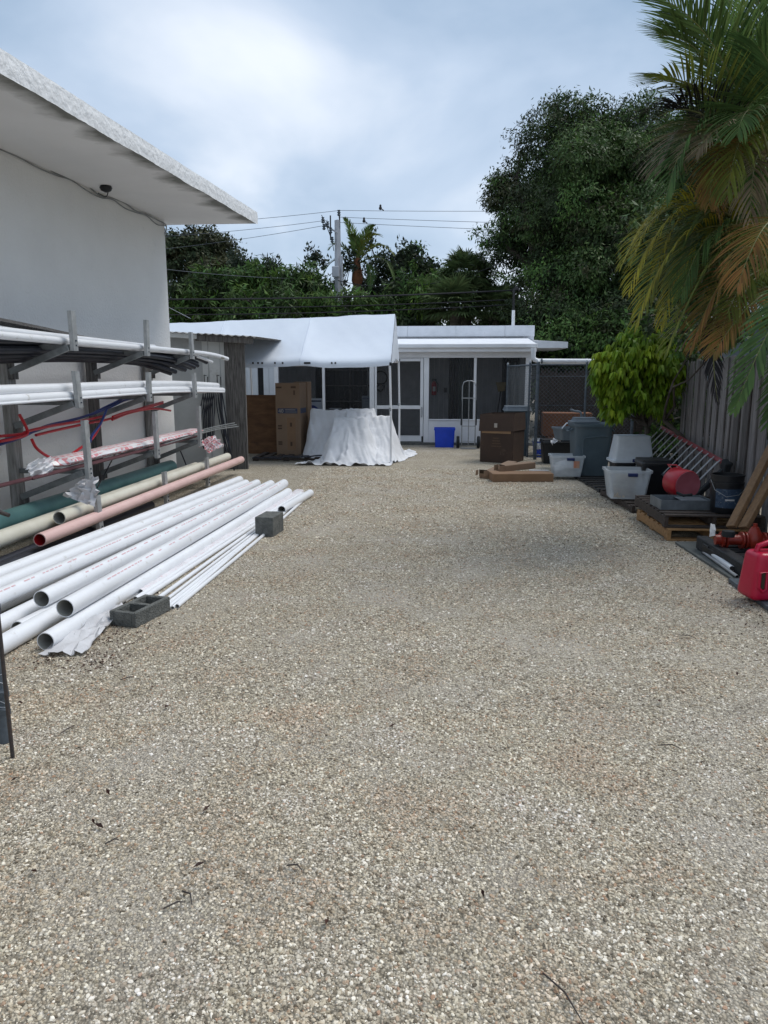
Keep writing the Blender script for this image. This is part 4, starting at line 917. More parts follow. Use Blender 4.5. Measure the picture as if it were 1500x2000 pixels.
hb('mullion', hx(925.5), hx(930.5), HY - 0.02, HY + 0.03, hz(820), ztop - 0.022, M['white_paint'], 0.004)
# kick panels and screens
zk = hz(821)
hb('kick_panel', hx(838) + .002, hx(1026) - .002, HY - 0.025, HY + 0.02, 0.06, zk, M['white_paint'])
hb('sill', hx(838) + .002, hx(1026) - .002, HY - 0.045, HY + 0.03, zk + 0.002, zk + 0.03, M['white_paint'], 0.004)
def screen(x0, x1, z0, z1, y=HY + 0.012):
    mb = MB(); mb.add([(x0, y, z0), (x1, y, z0), (x1, y, z1), (x0, y, z1)], [(0, 1, 2, 3)]); return mb.build('screen', M['screen'], hs)
screen(hx(838), hx(925.5), zk + .03, ztop - .022); screen(hx(930.5), hx(1026), zk + .03, ztop - .022)
screen(hx(634.5), hx(722), 0.1, ztop - .022); screen(hx(544), hx(629.5), 0.1, ztop - .022)
# screen door
dr = hb('screen_door', hx(731) + .01, hx(824), HY - 0.02, HY + 0.01, 0.08, 0.20, M['white_paint'])
def dpart(name, x0, x1, z0, z1, mat, y0=HY - 0.025, y1=HY + 0.012, bev=0.003):
    mb = MB(); mb.bb(x0, x1, y0, y1, z0, z1); o = mb.build(name, mat, dr, bevel=bev); return o
x0, x1 = hx(731) + .01, hx(827)
dpart('stile', x1 - 0.07, x1, 0.2, ztop - 0.03, M['white_paint']); dpart('stile', x0, x0 + 0.05, 0.2, ztop - 0.03, M['white_paint'])
dpart('rail', x0 + .052, x1 - .072, hz(799), hz(792), M['white_paint']); dpart('rail', x0 + .052, x1 - .072, ztop - 0.10, ztop - 0.03, M['white_paint'])
dpart('kick_plate', x0 + .052, x1 - .072, 0.202, hz(851), M['white_paint'])
mb = MB(); mb.add([(x0 + .05, HY, hz(851)), (x1 - .07, HY, hz(851)), (x1 - .07, HY, ztop - .05), (x0 + .05, HY, ztop - .05)], [(0, 1, 2, 3)]); mb.build('screen', M['screen'], dr)
mb = MB(); mb.bb(x1 - 0.045, x1 - 0.02, HY - 0.07, HY - 0.027, hz(815), hz(795)); mb.build('handle', M['galv'], dr, bevel=0.004)
# outer wall left of the porch: pale vertical siding boards, dark gap
x = hx(536) - .004; i = 0
while x > -7.6:
    w = 0.135
    if hx(506) < x - w / 2 < hx(517): hb('gap_shade', x - w, x, HY + 0.06, HY + 0.08, 0.06, ztop, M['int_dark'])  # dark panel stands in for the shade within the opening
    else: hb('siding_board', x - w + 0.006, x, HY - 0.0 + 0.004 * (i % 2), HY + 0.05, 0.06, ztop - .022, M['siding_pale'])
    x -= w; i += 1
# interior: back wall of grooved boards, ceiling, side wall, floor things
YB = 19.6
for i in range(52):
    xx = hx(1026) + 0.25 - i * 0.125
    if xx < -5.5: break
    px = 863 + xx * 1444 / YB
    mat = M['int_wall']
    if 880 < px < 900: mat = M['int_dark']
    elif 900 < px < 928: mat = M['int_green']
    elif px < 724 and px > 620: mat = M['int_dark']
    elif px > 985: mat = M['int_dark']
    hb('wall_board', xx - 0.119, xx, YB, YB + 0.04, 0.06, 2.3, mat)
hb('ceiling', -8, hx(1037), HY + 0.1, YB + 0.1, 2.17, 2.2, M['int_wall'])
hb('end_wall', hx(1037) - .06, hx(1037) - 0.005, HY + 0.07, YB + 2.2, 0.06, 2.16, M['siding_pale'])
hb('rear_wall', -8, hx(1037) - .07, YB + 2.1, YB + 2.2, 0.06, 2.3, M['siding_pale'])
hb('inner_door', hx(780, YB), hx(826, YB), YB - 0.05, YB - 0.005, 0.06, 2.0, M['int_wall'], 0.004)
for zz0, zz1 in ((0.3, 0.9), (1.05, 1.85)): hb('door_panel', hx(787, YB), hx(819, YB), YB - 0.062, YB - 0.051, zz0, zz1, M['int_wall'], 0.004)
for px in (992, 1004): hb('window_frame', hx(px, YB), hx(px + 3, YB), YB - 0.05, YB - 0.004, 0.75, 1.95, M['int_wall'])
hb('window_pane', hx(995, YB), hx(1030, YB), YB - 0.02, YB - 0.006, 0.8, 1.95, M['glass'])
# roof: porch slab, parapet band, rear eave
mb = MB(); xa, xb_ = -8.2, hx(1045, 17.4)
mb.add([(xa, 17.38, 2.165), (xb_, 17.38, 2.165), (xb_, 17.38, 2.33), (xa, 17.38, 2.33), (xa, 19.1, 2.165), (xb_, 19.1, 2.165), (xb_, 19.1, 2.53), (xa, 19.1, 2.53)],
       [(0, 1, 2, 3), (1, 5, 6, 2), (3, 2, 6, 7), (0, 4, 5, 1), (4, 0, 3, 7)])
mb.build('porch_roof', M['roof_white'], hs)
hb('fascia_board', xa, xb_ + .01, 17.352, 17.377, 2.15, 2.30, M['white_paint'], 0.004)
hb('gutter', xa, xb_ + .02, 17.29, 17.35, 2.235, 2.33, M['white_paint'], 0.012)
x = xa; xe = hx(1041, 19.2)
while x < xe - .1:
    w = min(1.22, xe - x); hb('roof_band_panel', x, x + w - 0.006, 19.16, 19.22, 2.585, 2.845 + 0.003 * rnd.random(), M['roof_white']); x += w
hb('main_roof', xa, xe - 0.01, 19.225, 22.5, 2.5, 2.80, M['roof_white'])
mb = MB(); xr0, xr1 = xe - 0.005, hx(1104, 18.6)
mb.add([(xb_ + .012, 18.4, 2.27), (xr1, 18.4, 2.27), (xr1, 18.4, 2.41), (xb_ + .012, 18.4, 2.45), (xb_ + .012, 22, 2.27), (xr1, 22, 2.27), (xr1, 22, 2.60), (xb_ + .012, 22, 2.66)],
       [(0, 1, 2, 3), (1, 5, 6, 2), (3, 2, 6, 7), (0, 4, 5, 1)]); mb.build('rear_eave', M['roof_white'], hs)
# downspout with the long white pipe running over the chain-link fence
ds_ = thing('drain_pipe', 'white drain pipe turning from the porch gutter and running right over the mesh fence', 'drain pipe', (2.1, 17.2, 2.0))
pz = P(1100, 705, 17.1).z
pts = [(hx(1040, 17.2), 17.2, 2.23), (hx(1040, 17.2), 17.2, pz + 0.09), (hx(1043, 17.2) , 17.2, pz + 0.03), (hx(1050, 17.2), 17.2, pz), (hx(1180, 17.0), 17.1, pz - 0.01), (hx(1215, 17.0), 17.0, pz - 0.01)]
mb = MB(); mb.tube(pts, 0.055, 14); mb.build('pipe', M['pvc'], ds_, smooth=True)
for px in (1058, 1146): mb = MB(); q = P(px, 705, 17.15); mb.lathe((q.x - .015, 17.15, q.z), [(0.06, 0), (0.06, 0.03)], 14, axis=(1, 0, 0)); mb.build('clamp', M['galv_dark'], ds_)
# weather head mast
q = P(1002, 636, 19.6); t = thing('service_mast', 'dark electrical service mast with a white base on the back house roof', 'mast', (q.x, 19.6, 2.8))
mb = MB(); mb.tube([(q.x, 19.6, 2.8), (q.x, 19.6, 3.25)], 0.04, 12); mb.build('base_pipe', M['white_paint'], t, smooth=True)
mb = MB(); mb.tube([(q.x, 19.6, 3.25), (q.x, 19.6, 3.75), (q.x + .03, 19.55, 3.80), (q.x + .09, 19.5, 3.78)], 0.03, 10); mb.build('riser', M['cable'], t, smooth=True)
# things on the porch, seen through the screen
q = P(848, 745, 19.4)
t = thing('fire_extinguisher', 'dark red fire extinguisher hung on the porch wall behind the screen', 'fire extinguisher', (q.x, 19.45, 1.2))
mb = MB(); mb.lathe((q.x, 19.45, 1.12), [(0.05, 0), (0.065, 0.02), (0.065, 0.28), (0.04, 0.34), (0.02, 0.36)], 16); mb.build('cylinder', M['red_plastic'], t, smooth=True)
mb = MB(); mb.box((q.x, 19.45, 1.51), (0.12, 0.03, 0.05)); mb.tube([(q.x + .03, 19.45, 1.5), (q.x + .10, 19.43, 1.4), (q.x + .085, 19.42, 1.2)], 0.01, 6); mb.build('valve', M['black_plastic'], t)
mb = MB(); mb.box((q.x, 19.38, 1.28), (0.07, 0.008, 0.12)); mb.build('label_plate', M['white_paper'], t)
q = P(870, 762, 19.5); mb = MB(); mb.box((q.x, 19.56, q.z), (0.07, 0.05, 0.12)); o = mb.build('outlet_box', M['black_plastic'], bevel=0.006); tag(o, 'small black outlet box right of the fire extinguisher', 'outlet box')
qb = P(978, 757, 18.6)
t = thing('broom', 'upturned yellow broom leaning inside the right end of the porch', 'broom', (qb.x, 18.6, 0.06))
mb = MB(); mb.add([(qb.x - .12, 18.57, qb.z + .13), (qb.x + .12, 18.57, qb.z + .13), (qb.x + .10, 18.57, qb.z - .08), (qb.x - .06, 18.57, qb.z - .10), (qb.x - .12, 18.63, qb.z + .13), (qb.x + .12, 18.63, qb.z + .13), (qb.x + .10, 18.63, qb.z - .08), (qb.x - .06, 18.63, qb.z - .10)],
    [(0, 1, 2, 3), (4, 5, 6, 7), (0, 1, 5, 4), (1, 2, 6, 5), (2, 3, 7, 6), (3, 0, 4, 7)]); mb.build('bristles', M['yellow'], t)
mb = MB(); mb.tube([(qb.x, 18.6, qb.z - .09), (qb.x - .09, 18.6, 0.5), (qb.x - .14, 18.6, 0.07)], 0.013, 8); mb.build('handle', M['cable'], t, smooth=True)
t = thing('wall_shelf', 'dark shelf unit with boards and boxes behind the left porch screen', 'shelf', (-2.2, 19.2, 0.06))
for zz in (0.5, 0.95, 1.35, 1.75):
    mb = MB(); mb.bb(-3.1, -1.75, 19.15, 19.5, zz, zz + 0.025); mb.build('shelf_board', M['old_wood'], t, bevel=0.003)
for xx in (-3.1, -2.4, -1.75):
    mb = MB(); mb.bb(xx - .02, xx + .02, 19.52, 19.55, 0.06, 2.0); mb.build('side_post', M['old_wood'], t)
for i, (px, py, w, h, mt, lab) in enumerate(((617, 790, .36, .30, 'white_plastic', 'white carton with printed lines inside the left porch screen'), (716, 785, .20, .30, 'grey_lid', 'pale grey box on the porch left of the screen door'), (655, 800, .28, .06, 'white_plastic', 'low white tray on the porch bench'))):
    q = P(px, py, 18.4); mb = MB(); mb.box((q.x, 18.4, q.z), (w, 0.3, h)); 
    t2 = thing('storage_box', lab, 'box', (q.x, 18.4, q.z - h / 2)); mb.build('body', M[mt], t2, bevel=0.01)
    mb = MB(); mb.box((q.x, 18.245, q.z + h * .3), (w * .9, 0.006, h * .12)); mb.build('stripe', M['navy_ink'], t2)
q = P(608, 792, 18.0); mb = MB(); pts = []
V = []; Fs = []; n = 12
for i in range(n + 1):
    for j in range(n + 1):
        u, v = i / n, j / n; V.append((q.x - .25 + .5 * u, 17.9 + .3 * v, 0.82 + .22 * (1 - u) - 0.2 * v * u + 0.03 * mnoise.noise(Vector((u * 5, v * 5, 0)))))
for i in range(n):
    for j in range(n): k = i * (n + 1) + j; Fs.append((k, k + n + 1, k + n + 2, k + 1))
mb.add(V, Fs); o = mb.build('blue_tarp', M['blue_bin'], smooth=True); tag(o, 'crumpled blue tarp lying on the porch bench by the white carton', 'tarp')
t = thing('work_bench', 'dark work bench inside the left porch screen', 'bench', (-2.6, 18.1, 0.06))
mb = MB(); mb.bb(-3.5, -1.75, 17.8, 18.55, 0.76, 0.80); mb.build('bench_top', M['old_wood'], t, bevel=0.004)
for xx in (-3.45, -1.82):
    for yy in (17.85, 18.5): mb = MB(); mb.bb(xx - .03, xx + .03, yy - .03, yy + .03, 0.06, 0.758); mb.build('leg', M['old_wood'], t)
for i, (px, py, rr) in enumerate(((743, 738, .17), (743, 757, .09), (690, 772, .22))):
    q = P(px, py, 19.3); mb = MB(); pts = [(q.x + rr * math.cos(a * .45), 19.4 - .004 * a, q.z + rr * math.sin(a * .45)) for a in range(28)]
    mb.tube(pts, 0.018, 8); o = mb.build('hose_coil', M['cable'], smooth=True)
    tag(o, ('large black hose coil hung inside the screen door', 'small black hose coil hanging below the large one inside the screen door', 'dark hose coil hung behind the porch bench')[i], 'hose coil')

# ------------------------------------------------------------------ under the canopy
def carton_box(name, label, x0, x1, y0, y1, z0, z1, mat, rz=0.0, tape=True):
    c = ((x0 + x1) / 2, (y0 + y1) / 2, z0); t = thing(name, label, 'cardboard box', c, rz)
    w, d, h = x1 - x0, y1 - y0, z1 - z0
    mb = MB(); mb.bb(-w / 2, w / 2, -d / 2, d / 2, 0, h); mb.build('body', mat, t, world=False, bevel=0.006)
    return t, w, d, h
t, w, d, h = carton_box('tall_carton', 'tall brown water heater carton with a dark 40 band under the canopy', hx(540, 14.6), hx(588, 14.6) + 0.0, 14.5, 15.05, 0.0, 1.47, M['cardboard_tan'], R(-3))
def mark(p, x0, x1, z0, z1, y, mat, name='print'):
    mb = MB(); mb.bb(x0, x1, y - 0.0015, y, z0, z1); return mb.build(name, mat, p, world=False)
yf = -d / 2 - 0.001
mark(t, -w / 2 + .04, w / 2 - .05, 0.88, 0.98, yf, M['navy_ink'], 'band'); mark(t, -w / 2 + .19, w / 2 - .09, 0.945, 0.955, yf - .002, M['pale_ink']); mark(t, -w / 2 + .19, w / 2 - .07, 0.905, 0.912, yf - .002, M['pale_ink'])
mark(t, -w / 2 + .02, -w / 2 + .13, 1.37, 1.40, yf, M['brown_ink']); mark(t, .07, .17, 1.37, 1.41, yf, M['brown_ink']); mark(t, .12, .15, 1.24, 1.33, yf, M['brown_ink'])
for zz in (.62, .57, .30, .26): mark(t, -w / 2 + .04, -w / 2 + .12, zz, zz + .03, yf, M['brown_ink'])
mark(t, -.02, .15, .16, .80, yf, M['cardboard']); mark(t, .04, .08, .62, .70, yf - .002, M['brown_ink']); mark(t, .04, .08, .24, .32, yf - .002, M['brown_ink'])
mb = MB(); mb.bb(w / 2 + .0005, w / 2 + .002, -d / 2 + .04, d / 2 - .04, 0.88, 0.98); mb.build('band', M['navy_ink'], t, world=False)
cu = bpy.data.curves.new('tmp_text', 'FONT'); cu.body = '40'; cu.size = 0.105; cu.extrude = 0.0008
to = bpy.data.objects.new('tmp_text', cu); col.objects.link(to)
dg = bpy.context.evaluated_depsgraph_get(); dg.update()
me = bpy.data.meshes.new_from_object(to.evaluated_get(dg)); bpy.data.objects.remove(to)
me.materials.clear(); me.materials.append(M['pale_ink'])
o = bpy.data.objects.new('number', me); col.objects.link(o); o.parent = t; o.location = (-w / 2 + .055, yf - .004, 0.893); o.rotation_euler = (R(90), 0, 0)
t, w, d, h = carton_box('tall_carton', 'narrow carton side by side behind the tall 40 carton', hx(588, 15.2) - .15, hx(601, 15.2), 15.15, 15.6, 0, 1.49, M['cardboard_tan'], 0)
mb = MB(); mb.box((0, 0, 0.61), (0.72, 0.018, 1.22), Matrix.Rotation(R(-4), 3, 'X'))
t = thing('plywood_sheet', 'reddish stained plywood sheet leaning left of the tall carton', 'plywood', (hx(508, 15.3), 15.3, 0)); mb.build('sheet', M['plywood'], t, world=False)
# pallet flat on the ground under the carton and tangled hose
def pallet(name, label, c, rz, wood, W=1.0, D=1.2, H=0.13, nb=7, deckw=0.10):
    t = thing(name, label, 'pallet', c, rz)
    for i in range(nb):
        y = -D / 2 + deckw / 2 + (D - deckw) * i / (nb - 1)
        mb = MB(); mb.box((0, y, H - 0.009), (W * rnd.uniform(.985, 1.0), deckw, 0.018), Matrix.Rotation(rnd.uniform(-.008, .008), 3, 'Z')); mb.build('deck_board', wood, t, world=False, bevel=0.003)
    for x in (-W / 2 + .02, 0, W / 2 - .02):
        mb = MB(); mb.box((x, 0, H / 2 + .0), (0.038, D, H - 0.038)); mb.build('stringer', wood, t, world=False, bevel=0.003)
    for i in range(3):
        y = -D / 2 + deckw / 2 + (D - deckw) * i / 2
        mb = MB(); mb.box((0, y, 0.009), (W, deckw, 0.018)); mb.build('bottom_board', wood, t, world=False, bevel=0.003)
    return t
pallet('flat_pallet', 'dark low pallet under the tall carton below the canopy', (-2.95, 14.75 - .35, 0.0), R(90), M['pallet_dark'], 1.0, 1.3, 0.05 + .03)
for i in range(4):
    a = P(478 + i * 14, 905 - i * 2, 13.3 + i * .2); pts = []
    base = Vector((-3.55 + i * .28, 13.5 + i * .12, 0.1))
    pts = [base + Vector((rnd.uniform(-.1, .1) + k * .13, rnd.uniform(-.12, .12), 0.02 * (k % 2))) for k in range(5)]
    o = cable('ground_hose', pts, 0.014, M['black_poly']); tag(o, ('leftmost', 'second from left', 'third from left', 'rightmost')[i] + ' dark hose tangled on the ground before the plywood', 'hose', 'hoses tangled under the canopy')

# draped white cloth over machinery
def segd(x, y, a, b_):
    vx, vy = b_[0] - a[0], b_[1] - a[1]; q = max(0, min(1, ((x - a[0]) * vx + (y - a[1]) * vy) / (vx * vx + vy * vy)))
    return math.hypot(x - a[0] - vx * q, y - a[1] - vy * q)
V = []; idx = {}; Fs = []; NX, NY = 150, 150; X0, X1, YA, YBk = -2.95, -0.35, 12.95, 16.05
boxes = [(-2.60, -1.50, 14.75, 15.2, 0.90), (-2.05, -1.45, 14.15, 14.5, 0.77), (-1.85, -1.36, 14.65, 15.1, 0.92), (-1.40, -1.00, 14.55, 15.0, 0.80)]
foot = [(-2.66, 13.28), (-1.9, 13.22), (-0.95, 13.25), (-0.78, 13.9), (-0.50, 15.1), (-0.52, 15.8), (-2.3, 15.75), (-2.86, 15.4), (-2.84, 14.5), (-2.50, 13.9)]
def infoot(x, y):
    x += 0.06 * mnoise.noise(Vector((x * 3, y * 3, 5))); y += 0.07 * mnoise.noise(Vector((x * 3, y * 3, 9)))
    c = False; j = len(foot) - 1
    for i in range(len(foot)):
        xi, yi = foot[i]; xj, yj = foot[j]
        if (yi > y) != (yj > y) and x < (xj - xi) * (y - yi) / (yj - yi) + xi: c = not c
        j = i
    return c
for i in range(NX + 1):
    for j in range(NY + 1):
        x = X0 + (X1 - X0) * i / NX; y = YA + (YBk - YA) * j / NY
        hh = 0.0
        for bi, (a, b_, c, d_, z) in enumerate(boxes):
            dx = max((a - x) * 3.2, 0, (x - b_) * 2.2); dy = max(c - y, 0, (y - d_) * 2); dd = math.hypot(dx, dy)
            ang = math.atan2(y - (c + d_) / 2, x - (a + b_) / 2)
            pl = 1 + 0.05 * math.sin(ang * 5 + bi) * min(1, dd * 2) + 0.22 * mnoise.noise(Vector((math.cos(ang) * 3.5, math.sin(ang) * 3.5, bi + dd))) * min(1, dd * 3) + .035 * mnoise.noise(Vector((math.cos(ang) * 14, math.sin(ang) * 14, bi)))
            kx = (1.55 if bi == 0 else 1.25) if y < c else 1.9
            hh = max(hh, z - kx * dd * pl + 0.34 * dd * dd if dd < 1.6 else 0)
        de = min(segd(x, y, foot[q], foot[(q + 1) % len(foot)]) for q in range(len(foot))) if infoot(x, y) else 0
        hh = max(hh, 0) * min(1, max(0, (de - .04) / .20)) ** .7
        nz_ = mnoise.noise(Vector((x * 2.6, y * 2.6, 0))) * 0.05 + abs(mnoise.noise(Vector((x * 4 - y * 3, y * 3 + x, 11)))) * .06 + abs(mnoise.noise(Vector((x * 7 + y * 3, y * 2, 3)))) * (0.055 if hh > .12 else 0.12) + 0.035 * (.5 - abs(mnoise.noise(Vector((x * 5 + 4, y * 1.3 - x, 6))))) * min(1, hh * 2) * (1 if y < 14.6 else .5)
        V.append((x + .02 * mnoise.noise(Vector((y * 6, hh * 5, 1))), y, max(0.012, hh + nz_ - 0.01)))
for i in range(NX):
    for j in range(NY):
        x = X0 + (X1 - X0) * (i + .5) / NX; y = YA + (YBk - YA) * (j + .5) / NY
        if infoot(x, y): k = i * (NY + 1) + j; Fs.append((k, k + NY + 1, k + NY + 2, k + 1))
mb = MB(); mb.add(V, Fs); o = mb.build('drop_cloth', M['cloth'], smooth=True)
bm = bmesh.new(); bm.from_mesh(o.data); bmesh.ops.delete(bm, geom=[v for v in bm.verts if not v.link_faces], context='VERTS'); bm.to_mesh(o.data); bm.free()
tag(o, 'white cloth draped to the ground over machinery beside the canopy pole', 'cloth cover')

# ------------------------------------------------------------------ right of the porch: bin, hand truck, boxes
q = G(868, 874, 0)
t = thing('recycling_bin', 'bright blue open plastic bin by the white porch wall', 'bin', (q.x, q.y + 0.17, 0))
mb = MB(); mb.taper((0, 0, 0), (0.42, 0.32), (0.46, 0.36), 0.44, rim=0.012, rimh=0.05, cham=0.03); mb.build('body', M['blue_bin'], t, world=False, smooth=True)
hx0, hy0 = P(916, 800, 16.7).x, 16.75
t = thing('hand_truck', 'tall tube steel hand truck with two black wheels leaning by the porch', 'hand truck', (hx0, hy0, 0))
r_ = 0.013
mb = MB(); mb.tube([(-.15, 0, .08), (-.15, .02, .7), (-.15, .06, 1.38), (-.12, .065, 1.47), (-.05, .07, 1.5), (.05, .07, 1.5), (.12, .065, 1.47), (.15, .06, 1.38), (.15, .02, .7), (.15, 0, .08)], r_, 10); mb.build('frame', M['chrome'], t, world=False, smooth=True)
mb = MB(); mb.tube([(0, 0, .08), (0, .035, .95), (0, .065, 1.49)], .011, 8); mb.build('centre_bar', M['chrome'], t, world=False, smooth=True)
for z in (.16, .50, 1.12):
    mb = MB(); mb.tube([(-.15, .005 + z * .04, z), (.15, .005 + z * .04, z)], .010, 8); mb.build('cross_bar', M['chrome'], t, world=False, smooth=True)
for s_ in (-1, 1):
    mb = MB(); mb.tube([(s_ * .165, 0.0, .52), (s_ * .165, .045, 1.08)], .016, 8); mb.build('grip', M['rubber'], t, world=False, smooth=True)
    mb = MB(); mb.lathe((s_ * .23 - 0.035, .06, .14), [(.07, 0), (.125, 0.002), (.135, .02), (.135, .05), (.125, .068), (.07, .07)], 24, axis=(1, 0, 0)); wh = mb.build('wheel', M['rubber'], t, world=False, smooth=True)
    mb = MB(); mb.lathe((s_ * .23 - 0.04, .06, .14), [(.06, 0), (.06, .08)], 16, axis=(1, 0, 0)); mb.build('hub', M['galv'], wh, world=False)
mb = MB(); mb.bb(-.17, .17, -.2, 0, .012, .02); mb.build('toe_plate', M['chrome'], t, world=False)
# big damp box
x0, x1 = P(938, 800, 13.9).x, P(1002, 800, 13.9).x
t = thing('large_carton', 'big dark brown damp cardboard box with a sagging upper half', 'cardboard box', ((x0 + x1) / 2 + .15, 14.25, 0), R(-26)); w = .66; d = 0.62
mb = MB(); mb.bb(-w / 2, w / 2, -.3, .3, 0, .60); mb.build('body', M['cardboard_wet'], t, world=False, bevel=0.008)
mb = MB(); mb.add([(-w / 2 - .02, -.33, .585), (w / 2 + .01, -.34, .60), (w / 2 + .02, .31, .60), (-w / 2 - .02, .31, .60), (-w / 2 - .01, -.30, .90), (w / 2 + .015, -.30, .93), (w / 2 + .0, .30, .93), (-w / 2, .3, .91)],
    [(0, 1, 5, 4), (1, 2, 6, 5), (2, 3, 7, 6), (3, 0, 4, 7)]); mb.build('top_flaps', M['cardboard_wet'], t, world=False, bevel=0.0)
mb = MB(); mb.bb(-.3, .28, -.303, -.301, .55, .597); mb.build('tape', M['tape'], t, world=False)
mb = MB(); mb.bb(-.04, .02, -.333, -.330, .66, .74); mb.build('torn_sticker', M['pale_ink'], t, world=False)
for k in range(4): mark(t, -.10 + .01 * k, .10 - .015 * k, .30 + .05 * k, .32 + .05 * k, -.303, M['brown_ink'])
mb = MB(); mb.bb(-w / 2 + .02, w / 2 - .02, -.28, .28, .62, .64); mb.build('inner_flap', M['inner_shade'], t, world=False)
# grey lidded can behind it
q = P(1010, 800, 15.4); t = thing('lidded_can', 'dark grey wheeled bin with flat lid behind the big damp box', 'bin', (q.x, 15.4, 0))
mb = MB(); mb.taper((0, 0, 0), (0.40, 0.42), (0.50, 0.52), 0.91, open_top=False, cham=0.05); mb.build('body', M['grey_can'], t, world=False, smooth=True)
mb = MB(); mb.taper((0, 0, 0.915), (0.56, 0.58), (0.50, 0.52), 0.09, open_top=False, cham=0.06); mb.build('lid', M['grey_lid'], t, world=False, smooth=True)
# flat boxes on the gravel
def slab_box(name, label, a, b_, w, h, z, mat, endopen=True, tilt=0.0):
    A, B = Vector((*a, z)), Vector((*b_, z)); d = B - A; t = thing(name, label, 'cardboard box', (A + B) / 2, math.atan2(d.y, d.x))
    L_ = d.length; rot = Matrix.Rotation(tilt, 3, 'Y')
    mb = MB(); mb.box((0, 0, h / 2), (L_, w, h), rot); mb.build('body', mat, t, world=False, bevel=0.008)
    if endopen:
        mb = MB(); mb.box((-L_ / 2 - .001, 0, h / 2), (0.004, w * .88, h * .8), rot) ; mb.build('end_shade', M['inner_shade'], t, world=False)  # dark plate on the closed end stands in for shade inside
    for sy in ((-1, 1) if endopen else ()):
        mb = MB(); mb.box((-L_ / 2 - .05, sy * w / 2, h / 2 - .01), (0.10, 0.004, h * .9), Matrix.Rotation(sy * .25, 3, 'Z')); mb.build('flap', mat, t, world=False)
    return t
slab_box('flat_carton', 'long flat brown carton lying lowest in front of the damp box', (0.78, 11.52), (1.72, 11.62), 0.34, 0.13, 0.0, M['cardboard'], False)
slab_box('flat_carton', 'tan carton resting on top of the long flat one, right piece', (0.97, 11.75), (1.48, 12.0), 0.18, 0.10, 0.135, M['cardboard_tan'], True, R(-3))
slab_box('flat_carton', 'tan carton propped at a slant on the left of the flat stack', (0.68, 11.75), (1.20, 12.4), 0.18, 0.09, 0.06, M['cardboard_tan'], True, R(-9))
q = G(1060, 915, .14); mb = MB(); mb.box((1.55, 11.78, .136), (.30, .07, .012)); o = mb.build('white_strip', M['white_paper']); tag(o, 'white paper strip lying on the long flat carton', 'paper')

# chain-link enclosure
FY = 14.6
cf = thing('chain_link_fence', 'grey chain-link fence with steel posts right of the back house', 'fence', (1.9, FY, 0))
xp0, xp1 = P(1048, 800, FY).x, P(1236, 800, FY).x; zf = 1.82
for (x, y, r2) in ((xp0, FY, .032), (xp0 - 0.10, FY + .45, .022), (2.75, FY, .022), (xp1, FY, .03), (xp0 - 0.35, 17.2, .022)):
    mb = MB(); mb.tube([(x, y, 0), (x, y, zf + .04)], r2, 12); mb.build('post', M['galv_dark'], cf, smooth=True)
    mb = MB(); mb.lathe((x, y, zf + .04), [(r2 + .004, 0), (r2 + .004, .02), (r2 * .4, .045)], 12); mb.build('cap', M['galv'], cf, smooth=True)
for a, b_ in (((xp0, FY, zf), (xp1, FY, zf)), ((xp0, FY, zf), (xp0 - .35, 17.2, zf)), ((xp0, FY, .08), (xp1, FY, .08))):
    mb = MB(); mb.tube([a, b_], .018, 10); mb.build('rail', M['galv_dark'], cf, smooth=True)
def chain(a, b_, z0, z1, cell=0.075, r=0.0022):
    a, b_ = Vector(a), Vector(b_); L_ = (b_ - a).length; d = (b_ - a) / L_; mb = MB(); H = z1 - z0; n = int(L_ / cell) + int(H / cell) + 2
    for sgn in (1, -1):
        for i in range(-int(H / cell) - 1, n):
            u0 = i * cell; u1 = u0 + H * 1.0
            lo, hi = max(u0, 0), min(u1, L_)
            if lo >= hi: continue
            za, zb_ = z0 + (lo - u0), z0 + (hi - u0)
            if sgn < 0: za, zb_ = z0 + z1 - za, z0 + z1 - zb_
            pa, pb_ = a + d * lo, a + d * hi; off = d.cross(Vector((0, 0, 1))) * .002 * sgn
            mb.tube([Vector((pa.x, pa.y, za)) + off, Vector((pb_.x, pb_.y, zb_)) + off], r, 3, False)
    o = mb.build('wire_mesh', M['galv_dark'], cf); tag(o, kind='stuff')
chain((xp0, FY, 0), (xp1, FY, 0), .05, zf); chain((xp0, FY, 0), (xp0 - .35, 17.2, 0), .05, zf)
# dark reed screening behind the mesh
rs = thing('reed_screen', 'dark brown reed screening standing behind the chain-link fence', 'screen', (2.9, 15.9, 0))
xx = 2.02; i = 0
mb = MB(); rj = random.Random(5)
while xx < 4.9:
    w = rj.uniform(.012, .03); mb.bb(xx, xx + w, 16.0 + rj.uniform(-.015, .015), 16.03, 0, 1.74 + rj.uniform(-.08, .04)); xx += w + rj.uniform(.001, .008)
o = mb.build('reeds', M['pallet_dark'], rs); o['kind'] = 'stuff'
for zz in (.35, 1.0, 1.6): mb = MB(); mb.tube([(2.0, 15.97, zz), (4.9, 15.97, zz)], .006, 5); mb.build('binding_wire', M['galv_dark'], rs)
t = slab_box('wide_carton', 'torn orange brown carton behind the mesh fence', (2.05, 15.35), (3.0, 15.3), 0.5, 0.46, 0.42, M['cardboard_orange'], False)
t = slab_box('wide_carton', 'lower orange brown carton behind the mesh fence carrying the torn one', (2.15, 15.3), (3.05, 15.28), 0.5, 0.41, 0.0, M['cardboard_orange'], False)
